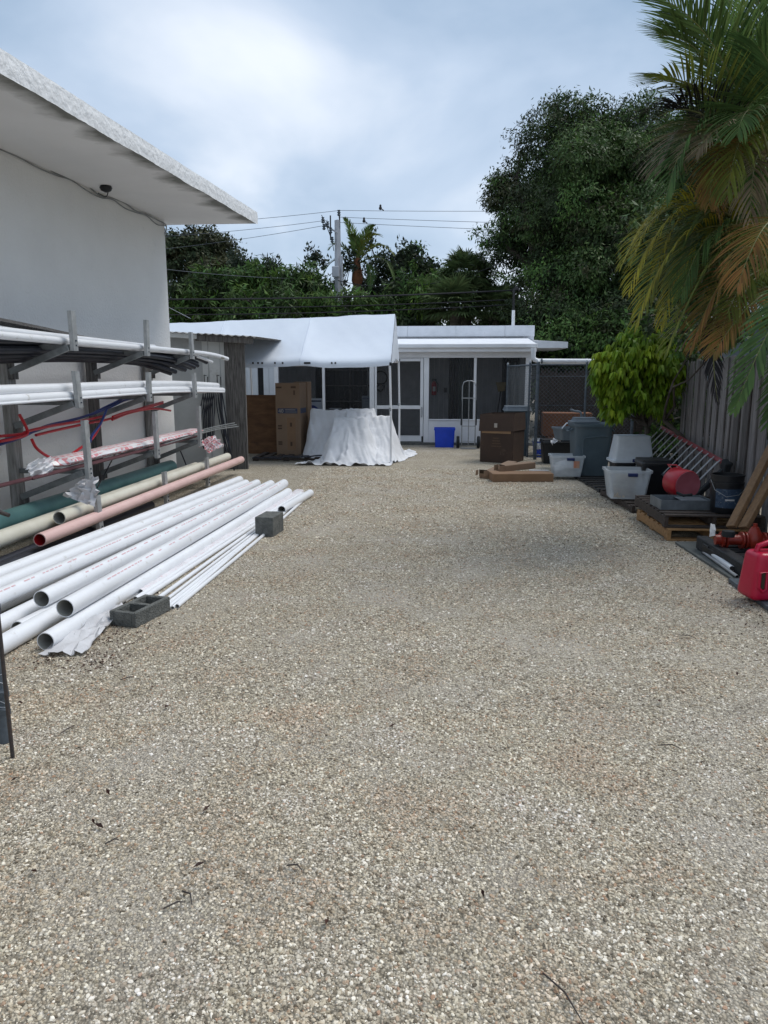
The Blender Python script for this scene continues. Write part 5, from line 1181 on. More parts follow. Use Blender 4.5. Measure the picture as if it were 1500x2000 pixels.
# cooler, totes, baskets
def tote(name, label, c, b0, t0, h, mat, rz=0, latch=None, upside=False, cat='storage tote', rim=.015, contents=None, lid=None):
    t = thing(name, label, cat, c, rz)
    mb = MB()
    if upside:
        # inverted: wide rim below
        mb.taper((0, 0, 0), t0, b0, h, open_top=False, cham=.035); mb.taper((0, 0, -0.002), (t0[0] + .04, t0[1] + .04), (t0[0] + .04, t0[1] + .04), .03, open_top=False, cham=.04)
    else: mb.taper((0, 0, 0), b0, t0, h, rim=rim, rimh=.03, cham=.035, open_top=(lid is None))
    mb.build('body', mat, t, world=False, smooth=True)
    for zz in (.25, .45, .65):
        pass
    if latch:
        mb = MB(); zz = h - .05 if not upside else .03; mb.box((0.03, -t0[1] / 2 - .025, zz), (.12, .02, .045)); mb.build('latch', M[latch], t, world=False, bevel=.006)
    if lid:
        mb = MB(); mb.taper((0, 0, h + .001), (t0[0] + .05, t0[1] + .05), (t0[0] + .02, t0[1] + .02), .04, open_top=False, cham=.04); mb.build('lid', M[lid], t, world=False, smooth=True)
    if contents:
        V = []; n1_, n2_ = 14, 14
        mb = MB()
        for i in range(n1_ + 1):
            for j in range(n2_ + 1):
                u, v = i / n1_ - .5, j / n2_ - .5
                V.append((u * b0[0] * .93, v * b0[1] * .93, h * contents[1] * (1 - 1.6 * (u * u + v * v)) + .03 * mnoise.noise(Vector((u * 7, v * 7, 0)))))
        mb.add(V, [(i * (n2_ + 1) + j, (i + 1) * (n2_ + 1) + j, (i + 1) * (n2_ + 1) + j + 1, i * (n2_ + 1) + j + 1) for i in range(n1_) for j in range(n2_)])
        rim_ = MB(); mb.build('contents', contents[0], t, world=False, smooth=True)
    return t
q = G(1050, 893, 0); t = tote('cooler', 'small white and blue cooler behind the black tote', (q.x + .12, q.y + .15, 0), (.36, .28), (.40, .32), .32, M['blue_bin'], lid='white_plastic', cat='cooler')
mb = MB(); mb.bb(-.195, .195, -.172, -.155, .16, .30); mb.build('front_panel', M['white_plastic'], t, world=False, bevel=.01)
mb = MB(); mb.tube([(-.12, -.18, .28), (-.10, -.24, .18), (.10, -.24, .18), (.12, -.18, .28)], .008, 8); mb.build('handle', M['white_plastic'], t, world=False, smooth=True)
q = G(1086, 906, 0); tote('black_tote', 'black ribbed tote with lid between the cooler and the grey can', (q.x + .02, q.y + .2, 0), (.48, .36), (.54, .42), .40, M['black_plastic'], lid='black_plastic')
q = G(1096, 930, .06); t = tote('clear_tote', 'clear tote with white contents and an orange sticker beside the grey can', (q.x + .1, q.y + .18, .05), (.42, .32), (.50, .40), .33, M['tote_clear'], latch='blue_latch', contents=(M['cloth'], .75))
mb = MB(); mb.bb(.08, .17, -.205, -.20, .14, .25); mb.build('sticker', M['orange_tag'], t, world=False)
q = P(1108, 845, 13.2); t = tote('grey_basket', 'grey basket tilted on top of the black tote behind the big can', (q.x, 13.3, .50), (.30, .30), (.38, .36), .22, M['grey_lid'], rz=R(20))
mb = MB(); mb.tube([(-.19, -.18, .21), (-.12, -.2, .30), (.10, -.2, .32), (.19, -.18, .21)], .012, 8); mb.build('handle', M['white_plastic'], t, world=False, smooth=True)
film('cream_bag', 'pale plastic bag drooping on the white cooler', [P(1075, 860, 13.6), P(1100, 846, 13.5), P(1098, 856, 13.3), P(1078, 868, 13.3)], M['plastic_wrap'], .03, 8, 'bag')
# big grey trash can
q = G(1156, 936, 0)
tcx, tcy = q.x, q.y + .30
t = thing('trash_can', 'large square dark grey trash can with recessed front panel and handles', 'trash can', (tcx, tcy, 0.0), R(4))
mb = MB(); mb.lathe((0, 0, 0.02), [(.245, 0), (.255, .015), (.30, .80), (.325, .80), (.328, .845), (.31, .845), (.29, .80), (.25, .05)], 40, sq=0.45); mb.build('body', M['grey_can'], t, world=False, smooth=True)
mb = MB()   # raised arch rib on the front
mb.tube([(-.17, -.262, .10), (-.185, -.30, .60), (-.17, -.302, .645), (-.08, -.306, .66), (.05, -.306, .675), (.15, -.306, .68), (.21, -.302, .66)], .008, 6); mb.build('rib', M['grey_can'], t, world=False, smooth=True)
for s_ in (-1, 1):
    mb = MB(); mb.tube([(s_ * .30, -.08, .78), (s_ * .36, -.07, .74), (s_ * .36, .07, .74), (s_ * .30, .08, .78)], .014, 8); mb.build('handle', M['grey_can'], t, world=False, smooth=True)
t = tote('grey_tub', 'light grey upturned plastic tub sitting on the rim of the large trash can', (tcx - .10, tcy + .05, .867), (.34, .26), (.42, .34), .085, M['grey_lid'], upside=True, cat='tub')
o = cable('grey_spout', [P(1114, 800, 13.4), P(1122, 803, 13.4), P(1134, 806, 13.4), P(1136, 822, 13.4)], .02, M['grey_lid'], n=8); tag(o, 'bent grey hose nozzle sticking up behind the large trash can', 'nozzle')
# dark pallets and rails the totes stand on
pallet('low_pallet', 'black low pallet under the large trash can and totes', (2.62, 11.2, 0), R(3), M['black_plastic'], .9, 1.5, .05)
tt = pallet('low_pallet', 'dark rotten pallet under the open clear tote', (2.70, 9.55, 0), R(4), M['pallet_dark'], .95, 1.35, .09)
def gz(px, py, z): return G(px, py, z)
q = G(1230, 976, .095); t = tote('clear_tote', 'open clear tote holding a cream cloth at the front of the pallets', (q.x, q.y + .22, .095), (.42, .34), (.52, .42), .36, M['tote_clear'], rz=R(-3), latch='blue_latch')
V = []; mb = MB(); n = 14
for i in range(n + 1):
    for j in range(n + 1):
        u, v = i / n, j / n; V.append((-.19 + .26 * u + .01 * math.sin(v * 9), -.165 + .01 * mnoise.noise(Vector((u * 9, v * 5, 0))) - .005, .02 + .29 * v + .015 * mnoise.noise(Vector((u * 5, v * 5, 3)))))
mb.add(V, [(i * (n + 1) + j, (i + 1) * (n + 1) + j, (i + 1) * (n + 1) + j + 1, i * (n + 1) + j + 1) for i in range(n) for j in range(n)]); o = mb.build('cream_cloth', pm('cream_cloth', (.5, .45, .38), (.36, .32, .27), 9, .9, .3, 20), None, smooth=True)
o.location = (q.x, q.y + .22, .095); tag(o, 'cream cloth folded inside the open clear tote', 'cloth')
cx_, cy_ = P(1235, 900, 10.55).x, 10.6
t = tote('black_crate', 'wide black crate supporting the upside down frosted tote', (cx_ + .10, cy_, .09), (.66, .42), (.72, .46), .33, M['black_plastic'], cat='crate')
for i in range(9): mb = MB(); mb.bb(-.3 + i * .07, -.285 + i * .07, -.232, -.222, .03, .28); mb.build('rib', M['black_plastic'], t, world=False)
t = tote('frosted_tote', 'frosted grey tote turned upside down on the black crate', (cx_ - .02, cy_ - .02, .43), (.44, .34), (.54, .42), .36, M['tote_frost'], latch='blue_latch', upside=True)
film('crumpled_bag', 'small crumpled white bag on the black crate beside the frosted tote', [P(1240, 902, 10.3), P(1262, 898, 10.3), P(1266, 912, 10.2), P(1244, 914, 10.2)], M['plastic_wrap'], .03, 8, 'bag')
q = P(1285, 950, 9.6); t = tote('black_bin', 'black bin stacked between the clear tote and the red can', (q.x, 9.75, .09), (.34, .34), (.42, .40), .42, M['black_plastic'], cat='bin', lid='black_plastic')
# wooden pallets, stacked
pc = G(1296, 1056, 0)
pallet('wood_pallet', 'tan wooden pallet at the bottom of the stack by the gravel edge', (pc.x + .45, pc.y + .55, 0), R(1), M['pallet_tan'], .86, 1.1, .12)
pallet('wood_pallet', 'dark wooden pallet stacked on the tan one', (pc.x + .50, pc.y + .66, .122), R(-1), M['pallet_dark'], .96, 1.25, .13, nb=9, deckw=.085)
ztp = .253
# metal tray
A = G(1296, 995, ztp); t = thing('metal_tray', 'open grey sheet metal tray on the dark pallet', 'tray', (A.x + .22, A.y + .17, ztp), R(2))
mb = MB(); w, d, h = .52, .36, .10
mb.bb(-w / 2, w / 2, -d / 2, d / 2, 0, .006)
for a in ((-w / 2, -w / 2 + .006, -d / 2, d / 2), (w / 2 - .006, w / 2, -d / 2, d / 2)): mb.bb(*a, .0065, h)
for a in ((-w / 2 + .0065, w / 2 - .0065, -d / 2, -d / 2 + .006), (-w / 2 + .0065, w / 2 - .0065, d / 2 - .006, d / 2)): mb.bb(*a, .0065, h - .001)
mb.build('pan', M['tray_metal'], t, world=False)
mb = MB(); mb.bb(-.02, w / 2 - .01, -d / 2 + .01, d / 2 - .01, h * .8, h * .82); mb.build('half_cover', M['grey_lid'], t, world=False)
# red round can lying on its side
c0 = P(1342, 947, 8.15); ax = Vector((0.28, -1.0, -0.05)).normalized()
t = thing('gas_can', 'round red metal gas can lying on its side behind the tray', 'gas can', (c0.x, c0.y + .2, ztp))
mb = MB(); s0 = c0 - ax * .32
mb.lathe(s0, [(.03, 0), (.05, .02), (.13, .05), (.155, .09), (.158, .31), (.15, .33)], 28, axis=ax); mb.build('body', M['red_plastic'], t, smooth=True)
mb = MB(); mb.lathe(s0 + ax * .325, [(.146, 0), (.146, .014), (.138, .010)], 28, axis=ax); mb.build('base_disc', M['red_faded'], t, smooth=True)
mb = MB(); mb.tube([s0 + ax * .06 + Vector((-.02, 0, .12)), s0 + ax * .02 + Vector((-.05, 0, .17)), s0 + ax * .16 + Vector((-.04, 0, .19)), s0 + ax * .22 + Vector((-.01, 0, .155))], .008, 8); mb.build('handle', M['red_plastic'], t, smooth=True)
mb = MB(); mb.tube([P(1322, 962, 7.95), P(1335, 968, 7.9), P(1352, 966, 7.85)], .015, 6)
o = mb.build('black_scraps', M['rubber']); tag(o, 'black rubber scrap lying between the red can and the tray', 'scrap')
# ladder lying on edge against the fence
lt = thing('ladder', 'red railed extension ladder with pale rungs leaning on its edge against the fence', 'ladder', (2.9, 9.2, .3))
a0, a1 = Vector((3.16, 11.0, .88)), Vector((3.14, 8.45, .655)); off = Vector((-.33, .0, -.37))
for k, (o1, mt) in enumerate(((Vector((0, 0, 0)), 'ladder_red'), (off, 'galv_dark'))):
    mb = MB(); mb.beam(a0 + o1, a1 + o1, .03, .05, up=(1, 0, .9)); mb.build('rail', M[mt], lt, bevel=.004)
for k in range(26):
    q = (k + .5) / 26; p = a0.lerp(a1, q); dd = Vector((-.025, 0, .02)) if k % 2 else Vector((0, 0, 0))
    mb = MB(); mb.tube([p + dd, p + off + dd], .0075, 8); mb.build('rung', M['rung'], lt, smooth=True)
for o1 in (Vector((0, 0, 0)), off):
    mb = MB(); e0 = a1 + o1; mb.box(e0 + Vector((0.0, -.07, -.03)), (.07, .14, .12), Matrix.Rotation(R(20), 3, 'X')); mb.build('foot', M['rubber'], lt, bevel=.012)
mb = MB(); mb.beam(a1 + Vector((.06, -.05, .01)), a1 + off + Vector((.06, -.02, .0)), .09, .05); mb.build('foot_bar', M['rubber'], lt, bevel=.01)
# bucket
bq = G(1424, 1004, ztp)
t = thing('bucket', 'black bucket with a dark blue label standing on the pallet', 'bucket', (bq.x, bq.y + .12, ztp))
mb = MB(); mb.lathe((0, 0, 0), [(.132, 0), (.136, .01), (.152, .29), (.162, .29), (.162, .31), (.153, .31), (.155, .37), (.164, .37), (.164, .385), (.150, .385), (.13, .02)], 32); mb.build('body', M['black_plastic'], t, world=False, smooth=True)
mb = MB(); n = 14; V = []
for i in range(n + 1):
    a = R(-150 + 105 * i / n); V += [(math.cos(a) * .1415, math.sin(a) * .1415, .06), (math.cos(a) * .1505, math.sin(a) * .1505, .25)]
mb.add(V, [(2 * i, 2 * i + 2, 2 * i + 3, 2 * i + 1) for i in range(n)]); mb.build('label', pm('bucket_label', (.05, .09, .15), (.02, .04, .08), 30, .5, stain=(.30, .33, .36), stain_scale=35, stain_lo=.56), t, world=False)
mb = MB(); V = []
for i in range(6):
    a = R(-112 + 34 * i / 5); V += [(math.cos(a) * .147, math.sin(a) * .147, .135), (math.cos(a) * .1478, math.sin(a) * .1478, .15)]
mb.add(V, [(2 * i, 2 * i + 2, 2 * i + 3, 2 * i + 1) for i in range(5)]); mb.build('label_bar', M['white_paper'], t, world=False)
mb = MB(); mb.tube([(-.16, 0, .33), (-.15, -.10, .24), (-.06, -.17, .18), (.06, -.17, .2), (.15, -.1, .26), (.16, 0, .33)], .003, 6); mb.build('bail', M['galv'], t, world=False, smooth=True)
# black plastic base pallet + beam near the red parts
pallet('black_pallet', 'black plastic pallet carrying the red iron valve and fuel can', (2.86, 5.95, 0), R(6), M['black_plastic'], .84, 1.6, .12, nb=9, deckw=.12)
mb = MB(); A = G(1362, 1052, .12); mb.beam((A.x + .04, A.y, .09), (2.46, 5.6, .07), .10, .12); o = mb.build('black_timber', pm('charred_timber', (.028, .03, .034), (.012, .013, .015), 8, .7, .4, 20), bevel=.008); tag(o, 'black timber edge running from the pallet stack toward the fuel can', 'timber')
# red iron fittings
q = P(1405, 1038, 6.55)
t = thing('pipe_valve', 'rust red cast iron valve assembly lying at the foot of the lumber', 'valve', (q.x, q.y, .12))
def cyl(a, b_, r_, nm='body', mt='iron_red', n=18): mb = MB(); mb.tube([a, b_], r_, n); return mb.build(nm, M[mt], t, smooth=True)
v0 = Vector((q.x, 6.5, .20))
cyl(v0 + Vector((-.05, 0, 0)), v0 + Vector((.62, -.05, .01)), .045)
for dx in (.0, .03, .16, .19, .34, .37, .52, .55): cyl(v0 + Vector((dx, -dx * .08, 0)), v0 + Vector((dx + .014, -dx * .08, 0)), .075, 'flange')
mb = MB(); mb.lathe(v0 + Vector((.27, -.02, -.06)), [(.05, 0), (.075, .04), (.075, .10), (.05, .14), (.03, .18)], 18); mb.build('bonnet', M['iron_red'], t, smooth=True)
mb = MB(); mb.lathe(v0 + Vector((.46, -.05, -.05)), [(.05, 0), (.085, .05), (.07, .12), (.03, .17)], 18); mb.build('bonnet', M['iron_red'], t, smooth=True)
cyl(v0 + Vector((.27, -.02, .08)), v0 + Vector((.27, -.02, .15)), .018, 'stem')
mb = MB(); pts = [v0 + Vector((.46 + .07 * math.cos(a), -.05 + .07 * math.sin(a), .15)) for a in np.linspace(0, 2 * math.pi, 17)]; mb.tube(pts, .010, 6); mb.build('hand_wheel', M['iron_red'], t, smooth=True)
film('white_tag', 'white paper tag hanging from the near end of the red valve', [P(1385, 1048, 6.45), P(1397, 1046, 6.45), P(1396, 1024, 6.5), P(1388, 1022, 6.5)], M['white_paper'], .01, 4, 'tag')
mb = MB(); mb.lathe(P(1422, 1048, 6.35), [(.05, 0), (.055, .02), (.05, .05)], 18); o = mb.build('rubber_disc', M['rubber'], smooth=True); tag(o, 'round black rubber disc lying under the leaning lumber', 'rubber disc')
# leaning lumber
for j, (a, b_) in enumerate(((P(1428, 1030, 6.75), P(1545, 800, 7.3)), (P(1452, 1032, 6.65), P(1580, 800, 7.2)))):
    mb = MB(); mb.beam(a, b_, .045, .10, up=(.2, -1, 0)); o = mb.build('lumber', M['lumber'], bevel=.004); tag(o, ('left of the two brown boards leaning over the red valve', 'right of the two brown boards leaning over the red valve')[j], 'lumber')
# grey metal sheets at the gravel edge, conduits
A, B = G(1318, 1062, 0), G(1428, 1134, 0)
mb = MB(); mb.box((0, 0, .012), (.20, (B - A).length, .022)); t = thing('metal_sheet', 'dull grey metal sheet lying along the gravel edge under the conduits', 'sheet', ((A + B) / 2 + Vector((.10, 0, 0))), math.atan2(-(A.x - B.x) * -1, 1) * 0); 
mb.v = [tuple(Matrix.Rotation(math.atan2(-(B.x - A.x), (B.y - A.y)) if False else math.atan2(B.x - A.x, A.y - B.y), 4, 'Z') @ Vector(v)) for v in mb.v]; mb.build('sheet', M['sheet_metal'], t, world=False, bevel=.003)
A2, B2 = G(1422, 1138, 0), G(1560, 1240, 0)
mb = MB(); mb.box((0, 0, .02), (.26, (B2 - A2).length, .035)); mb.v = [tuple(Matrix.Rotation(math.atan2(B2.x - A2.x, A2.y - B2.y), 4, 'Z') @ Vector(v)) for v in mb.v]
t = thing('metal_sheet', 'slate grey panel lying under the magenta fuel can', 'sheet', (A2 + B2) / 2 + Vector((.13, 0, 0))); mb.build('sheet', M['galv_dark'], t, world=False, bevel=.004)
lay_pipe('grey_conduit', 'thin grey conduit lying outermost on the metal sheet', 'pipe', [G(1373, 1078, .04), G(1440, 1126, .04)], .013, M['rung'], n=12, inner=M['int_dark'])
lay_pipe('grey_conduit', 'fatter pale conduit with a dark open end beside the fuel can', 'pipe', [G(1392, 1082, .06), G(1430, 1110, .06)], .022, M['white_plastic'], n=16, inner=M['int_dark'])
# fuel can
q = G(1448, 1168, .04)
t = thing('fuel_can', 'magenta red plastic fuel can cut by the right frame edge', 'fuel can', (q.x + .19, q.y + .05, .04), R(8))
bm = bmesh.new(); bmesh.ops.create_cube(bm, size=1.0)
bmesh.ops.scale(bm, vec=(.34, .24, .34), verts=bm.verts); bmesh.ops.translate(bm, vec=(0, 0, .17), verts=bm.verts)
for v in bm.verts:
    if v.co.z > .2: v.co.x *= .80; v.co.y *= .85
bmesh.ops.bevel(bm, geom=list(bm.edges), offset=.05, segments=5, affect='EDGES', profile=.6)
me = bpy.data.meshes.new('body'); bm.to_mesh(me); bm.free(); me.materials.append(M['magenta_can'])
me.polygons.foreach_set('use_smooth', [True] * len(me.polygons)); o = bpy.data.objects.new('body', me); col.objects.link(o); o.parent = t
mb = MB(); mb.tube([(-.11, 0, .30), (-.09, 0, .375), (-.02, 0, .40), (.06, 0, .395), (.11, 0, .33)], .020, 12); mb.build('handle', M['magenta_can'], t, world=False, smooth=True)
# side grip: dark bar standing in for recess shade, framed by a rounded rim
mb = MB(); mb.box((-.105, -.115, .15), (.035, .012, .12)); mb.build('grip_shade', M['inner_shade'], t, world=False, bevel=.005)
mb = MB(); mb.tube([(-.13, -.117, .10), (-.13, -.117, .21), (-.08, -.117, .215), (-.078, -.117, .09), (-.105, -.121, .075), (-.13, -.117, .10)], .011, 8); mb.build('grip_rim', M['magenta_can'], t, world=False, smooth=True)
mb = MB(); mb.lathe((.09, 0, .33), [(.035, 0), (.035, .03), (.02, .04)], 18); mb.build('cap', M['black_plastic'], t, world=False, smooth=True)

# ------------------------------------------------------------------ wooden fence
FX = 3.27
fc = thing('wood_fence', 'tall silvery weathered board fence along the right side of the yard', 'fence', (FX, 8, 0))
y = 4.2; i = 0
while y < 10.35:
    w = rnd.choice((.09, .135, .14)); big = i % 2
    mt = M['fence_wood'] if rnd.random() < .72 else M['fence_wood2']
    xf = FX + (0.0 if big else .026) + rnd.uniform(-.003, .003); tl = rnd.uniform(-.016, .016)
    h = 1.80 + rnd.uniform(-.035, .03)
    mb = MB(); c = Vector((xf, y + w / 2, h / 2)); mb.box(c, (.02, w, h), Matrix.Rotation(tl, 3, 'X')); mb.build('board', mt, fc, bevel=.004)
    y += w * (0.93 if big else .95); i += 1
for z in (.35, 1.45): mb = MB(); mb.bb(FX + .045, FX + .085, 4.2, 10.3, z, z + .09); mb.build('rail', M['fence_wood2'], fc)
for yy in (4.5, 6.5, 8.4, 10.2): mb = MB(); mb.bb(FX + .09, FX + .18, yy - .05, yy + .05, 0, 1.75); mb.build('post', M['fence_wood2'], fc)

# ------------------------------------------------------------------ foliage tools
rng = np.random.default_rng(11)
def unit(v): return v / np.maximum(np.linalg.norm(v, axis=1, keepdims=True), 1e-6)
def leaves(Pn, D, L_, W_, fold=0.25):
    """rhombic folded leaves: base points, directions, lengths, widths -> verts, quads"""
    n = len(Pn); rv = rng.normal(size=(n, 3)); S = unit(np.cross(D, rv)); Nn = np.cross(D, S)
    L_ = L_[:, None]; W_ = W_[:, None]
    v0 = Pn; v2 = Pn + D * L_; m_ = Pn + D * L_ * .45
    v1 = m_ + S * W_ * .5 + Nn * W_ * fold; v3 = m_ - S * W_ * .5 + Nn * W_ * fold
    V = np.stack([v0, v1, v2, v3], 1).reshape(-1, 3)
    q = np.arange(n)[:, None] * 4
    return V, np.hstack([q, q + 1, q + 2, q + 3])
def crown_pts(lobes, per_lobe_clumps, leaves_per, clump_r, shell=.25):
    out_ = []; cen = []
    for (c, r_) in lobes:
        c = np.array(c, float); r_ = np.array(r_ if hasattr(r_, '__len__') else (r_, r_, r_), float)
        n = max(4, int(per_lobe_clumps * (r_.prod() ** (1 / 3)) ** 2))
        d = unit(rng.normal(size=(n, 3))); rad = 1 - rng.random(n) ** 1.5 * shell * 2
        cc = c + d * r_ * rad[:, None]
        cen.append(cc)
        sz = clump_r * rng.uniform(.6, 1.35, n)
        for k in range(n):
            m_ = int(leaves_per * rng.uniform(.6, 1.3))
            out_.append(cc[k] + rng.normal(size=(m_, 3)) * sz[k] * np.array([1, 1, .75]) * .55)
    return np.concatenate(out_), np.concatenate(cen)
def limb(mb, a, b_, r0, r1, n=7, w=.12):
    a, b_ = Vector(a), Vector(b_); L_ = (b_ - a).length; pts = []
    for i in range(6):
        q = i / 5; o = Vector((rnd.uniform(-1, 1), rnd.uniform(-1, 1), rnd.uniform(-.4, .4))) * L_ * w * math.sin(math.pi * q)
        pts.append(a.lerp(b_, q) + o)
    mb.tube(pts, [r0 + (r1 - r0) * i / 5 for i in range(6)], n)
def tree(name, label, cat, base, lobes, mats, clumps=14, lp=46, clump_r=.5, leaf=(.10, .2), wr=.4, droop=.3, trunk_r=.2, trunks=1, group=None, bark='bark', shell=.25, sub=7, subr=.42):
    """crown = main lobes -> billows on their surface -> leaf clumps on the billows; leaves face outward from their billow"""
    t = thing(name, label, cat, base, 0, group)
    P_, N_, M_, cen = [], [], [], []
    for (c, r_) in lobes:
        c = np.array(c, float); r_ = np.array(r_, float); g3 = r_.prod() ** (1 / 3)
        ns = max(4, int(sub * max(1, g3)))
        d = unit(rng.normal(size=(ns, 3))); d[:, 1] -= .25; d = unit(d)
        bc = c + d * r_ * rng.uniform(.6, 1.0, (ns, 1)); br = g3 * subr * rng.uniform(.65, 1.25, ns)
        for k in range(ns):
            nc = max(3, int(clumps * br[k] ** 2 * 2.2)); dd = unit(rng.normal(size=(nc, 3)))
            cc = bc[k] + dd * br[k] * rng.uniform(.7, 1.1, (nc, 1)) * np.array([1.1, 1.1, .8]); cen.append(cc[:3])
            cs = clump_r * rng.uniform(.35, .7, nc) * .6; mk = int(rng.integers(0, len(mats)))
            for q in range(nc):
                m_ = max(2, int(lp * rng.uniform(.4, .8))); P_.append(cc[q] + rng.normal(size=(m_, 3)) * cs[q] * np.array([1, 1, .7])); N_.append(np.repeat(dd[q:q + 1], m_, 0)); M_.append(np.full(m_, mk if rng.random() < .8 else int(rng.integers(0, len(mats)))))
    Pn = np.concatenate(P_); No = np.concatenate(N_); mi_ = np.concatenate(M_).astype(np.int32); cen = np.concatenate(cen); n = len(Pn)
    D = rng.normal(size=(n, 3)) * .6 + No * .5; D[:, 2] -= droop * 1.6; D = unit(D)
    Nh = unit(No * 1.1 + rng.normal(size=(n, 3)) * .35 + np.array([0, 0, .45])); L_ = rng.uniform(leaf[0], leaf[1], n)
    S = unit(np.cross(D, Nh)); Nn = np.cross(S, D); Lc = L_[:, None]; Wc = Lc * wr; m_ = Pn + D * Lc * .45
    V = np.stack([Pn, m_ + S * Wc * .5 - Nn * Wc * .15, Pn + D * Lc, m_ - S * Wc * .5 - Nn * Wc * .15], 1).reshape(-1, 3)
    q = np.arange(n)[:, None] * 4; Fq = np.hstack([q, q + 1, q + 2, q + 3])
    np_mesh('crown', V, Fq, mats, t, midx=mi_ if len(mats) > 1 else None)
    mb = MB(); bx = Vector(base)
    cx = sum((Vector(c) for c, _ in lobes), Vector()) / len(lobes)
    for k in range(trunks):
        b0 = bx + Vector((rnd.uniform(-.4, .4) * (trunks > 1), rnd.uniform(-.4, .4) * (trunks > 1), 0)); top = Vector((cx.x + rnd.uniform(-.3, .3), cx.y, bx.z + (cx.z - bx.z) * .55)); limb(mb, b0, top, trunk_r, trunk_r * .7, 9, .04)
        for c, r_ in lobes: limb(mb, top, Vector(c) + Vector((0, 0, -.1)), trunk_r * .5, trunk_r * .15)
    # twigs
    for k in range(0, len(cen), max(1, len(cen) // 60)):
        c, _ = min(lobes, key=lambda q: (Vector(q[0]) - Vector(cen[k])).length); mb.tube([Vector(c), Vector(c).lerp(Vector(cen[k]), .5) + Vector((0, 0, .1)), Vector(cen[k])], [trunk_r * .15, trunk_r * .09, .01], 4)
    mb.build('trunk', M[bark], t, smooth=True)
    return t
def pl(px, py, Y, rx, rz=None, ry=None):
    """lobe centred at a photo point at depth Y with radii in metres"""
    q = P(px, py, Y); return ((q.x, q.y, q.z), (rx, ry or rx, rz or rx))

# big tree right of centre
BY = 26.0
big = [pl(1010, 350, BY, 1.1, 1.3), pl(1040, 440, BY, 1.7, 1.7), pl(1085, 330, BY + .5, 1.9, 1.7), pl(1130, 255, BY + 1, 1.6, 1.5), pl(1090, 225, BY + 1.5, .7, .8), pl(1190, 250, BY + 1, 1.5, 1.1), pl(1250, 330, BY, 2.2, 2.2),
       pl(1150, 400, BY - 1.5, 2.2, 2.0), pl(1160, 520, BY - 2.5, 2.2, 1.8), pl(1080, 500, BY - 1, 1.3, 1.0), pl(1010, 490, BY + .5, .9, .7), pl(980, 440, BY, .8, 1.1), pl(985, 380, BY + .3, .7, .9), pl(1160, 620, BY - 3, 2.3, 1.8), pl(1250, 520, BY - 2, 2.6, 2.4), pl(1070, 590, BY - 2.5, 1.0, 1.3), pl(1330, 430, BY, 3.2, 4), pl(1100, 660, BY - 3.5, 1.5, 1.1), pl(1230, 680, BY - 4, 2.4, 1.6), pl(1380, 620, BY - 4, 3, 2.5), pl(1090, 440, BY + 1.5, 2.6, 2.4), pl(1180, 380, BY + 2, 2.6, 2.4)]
big = [(c, tuple(q * .80 for q in r)) for c, r in big]
tree('broad_tree', 'huge dense dark tree with drooping leaves rising right of the back house', 'tree', (6.0, BY - 1, 0), big, [M['leaf_big'], M['leaf_big'], M['leaf_mid'], M['leaf_big_brown'], M['leaf_dark'], M['leaf_dark']], clumps=46, lp=40, clump_r=.42, leaf=(.08, .17), wr=.36, droop=.45, trunk_r=.45, sub=8, subr=.46)
# tree line behind
TY = 31.0
tree('round_tree', 'dark brownish round-topped tree at the left end of the tree line', 'tree', (-10.2, TY + 2, 0), [pl(375, 500, TY + 2, 1.9, 1.1), pl(395, 470, TY + 2, 1.1, .8), pl(335, 505, TY + 2, 1.2, 1.1), pl(430, 505, TY + 2, .9, .8), pl(380, 560, TY + 2, 2.5, 1.3)], [M['leaf_dark'], M['leaf_big_brown']], clumps=26, lp=50, clump_r=.42, leaf=(.12, .22), wr=.5, trunk_r=.25)
def ferny(px, top, w, Y, lab, m='leaf_fern'):
    """feathery tall shrub: arching plume clusters"""
    lobes = []
    q = P(px, top, Y); k = int(3 + w)
    for i in range(k): lobes.append(((q.x + rnd.uniform(-w, w) * .6, Y + rnd.uniform(-.6, .6), q.z - rnd.uniform(.45, 1.2)), (w * .42, .6, .55)))
    lobes.append(((q.x, Y, q.z - .55), (w * .5, .6, .55)))
    lobes += [((q.x + rnd.uniform(-w, w) * .5, Y, q.z * .6), (w * .7, .8, 1.1)), ((q.x, Y, q.z * .35), (w * .8, .9, 1.2))]
    return tree('leafy_tree', lab, 'tree', (q.x, Y, 0), lobes, [M[m], M['leaf_mid'], M['leaf_mid'], M['leaf_big'], M['leaf_dark']], clumps=30, lp=40, clump_r=.45, leaf=(.16, .36), wr=.22, droop=.35, trunk_r=.09, trunks=2, shell=.3)
ferny(420, 520, 1.8, 28, 'feathery mid green tree below the round-topped dark tree')
ferny(485, 505, 1.5, 28.5, 'feathery green tree left of the gap in the tree line')
ferny(570, 515, 1.6, 28, 'feathery green tree just left of the power pole')
ferny(350, 545, 1.5, 27, 'feathery green tree beside the white building corner')
ferny(770, 545, 1.7, 27, 'feathery green tree right of the coconut palm')
ferny(625, 560, 1.3, 27, 'low feathery tree directly behind the power pole')
ferny(530, 560, 2.0, 26.5, 'broad low feathery tree in the middle left of the tree line', 'leaf_mid')
ferny(700, 575, 1.4, 26.5, 'low feathery tree under the coconut palm')
ferny(1000, 590, 1.2, 27, 'low green tree by the roof mast', 'leaf_mid')
def sparse(px, top, Y, lab, w=.9):
    q = P(px, top, Y); lobes = [((q.x + rnd.uniform(-w, w), Y, q.z - .3 - rnd.uniform(0, 1.6)), (.35, .35, .5)) for _ in range(9)] + [((q.x, Y, q.z - 2.4), (w * 1.2, 1, 1.0))]
    return tree('sparse_tree', lab, 'tree', (q.x, Y, 0), lobes, [M['leaf_grey']], clumps=40, lp=12, clump_r=.28, leaf=(.12, .22), wr=.5, droop=-.3, trunk_r=.07, trunks=3)
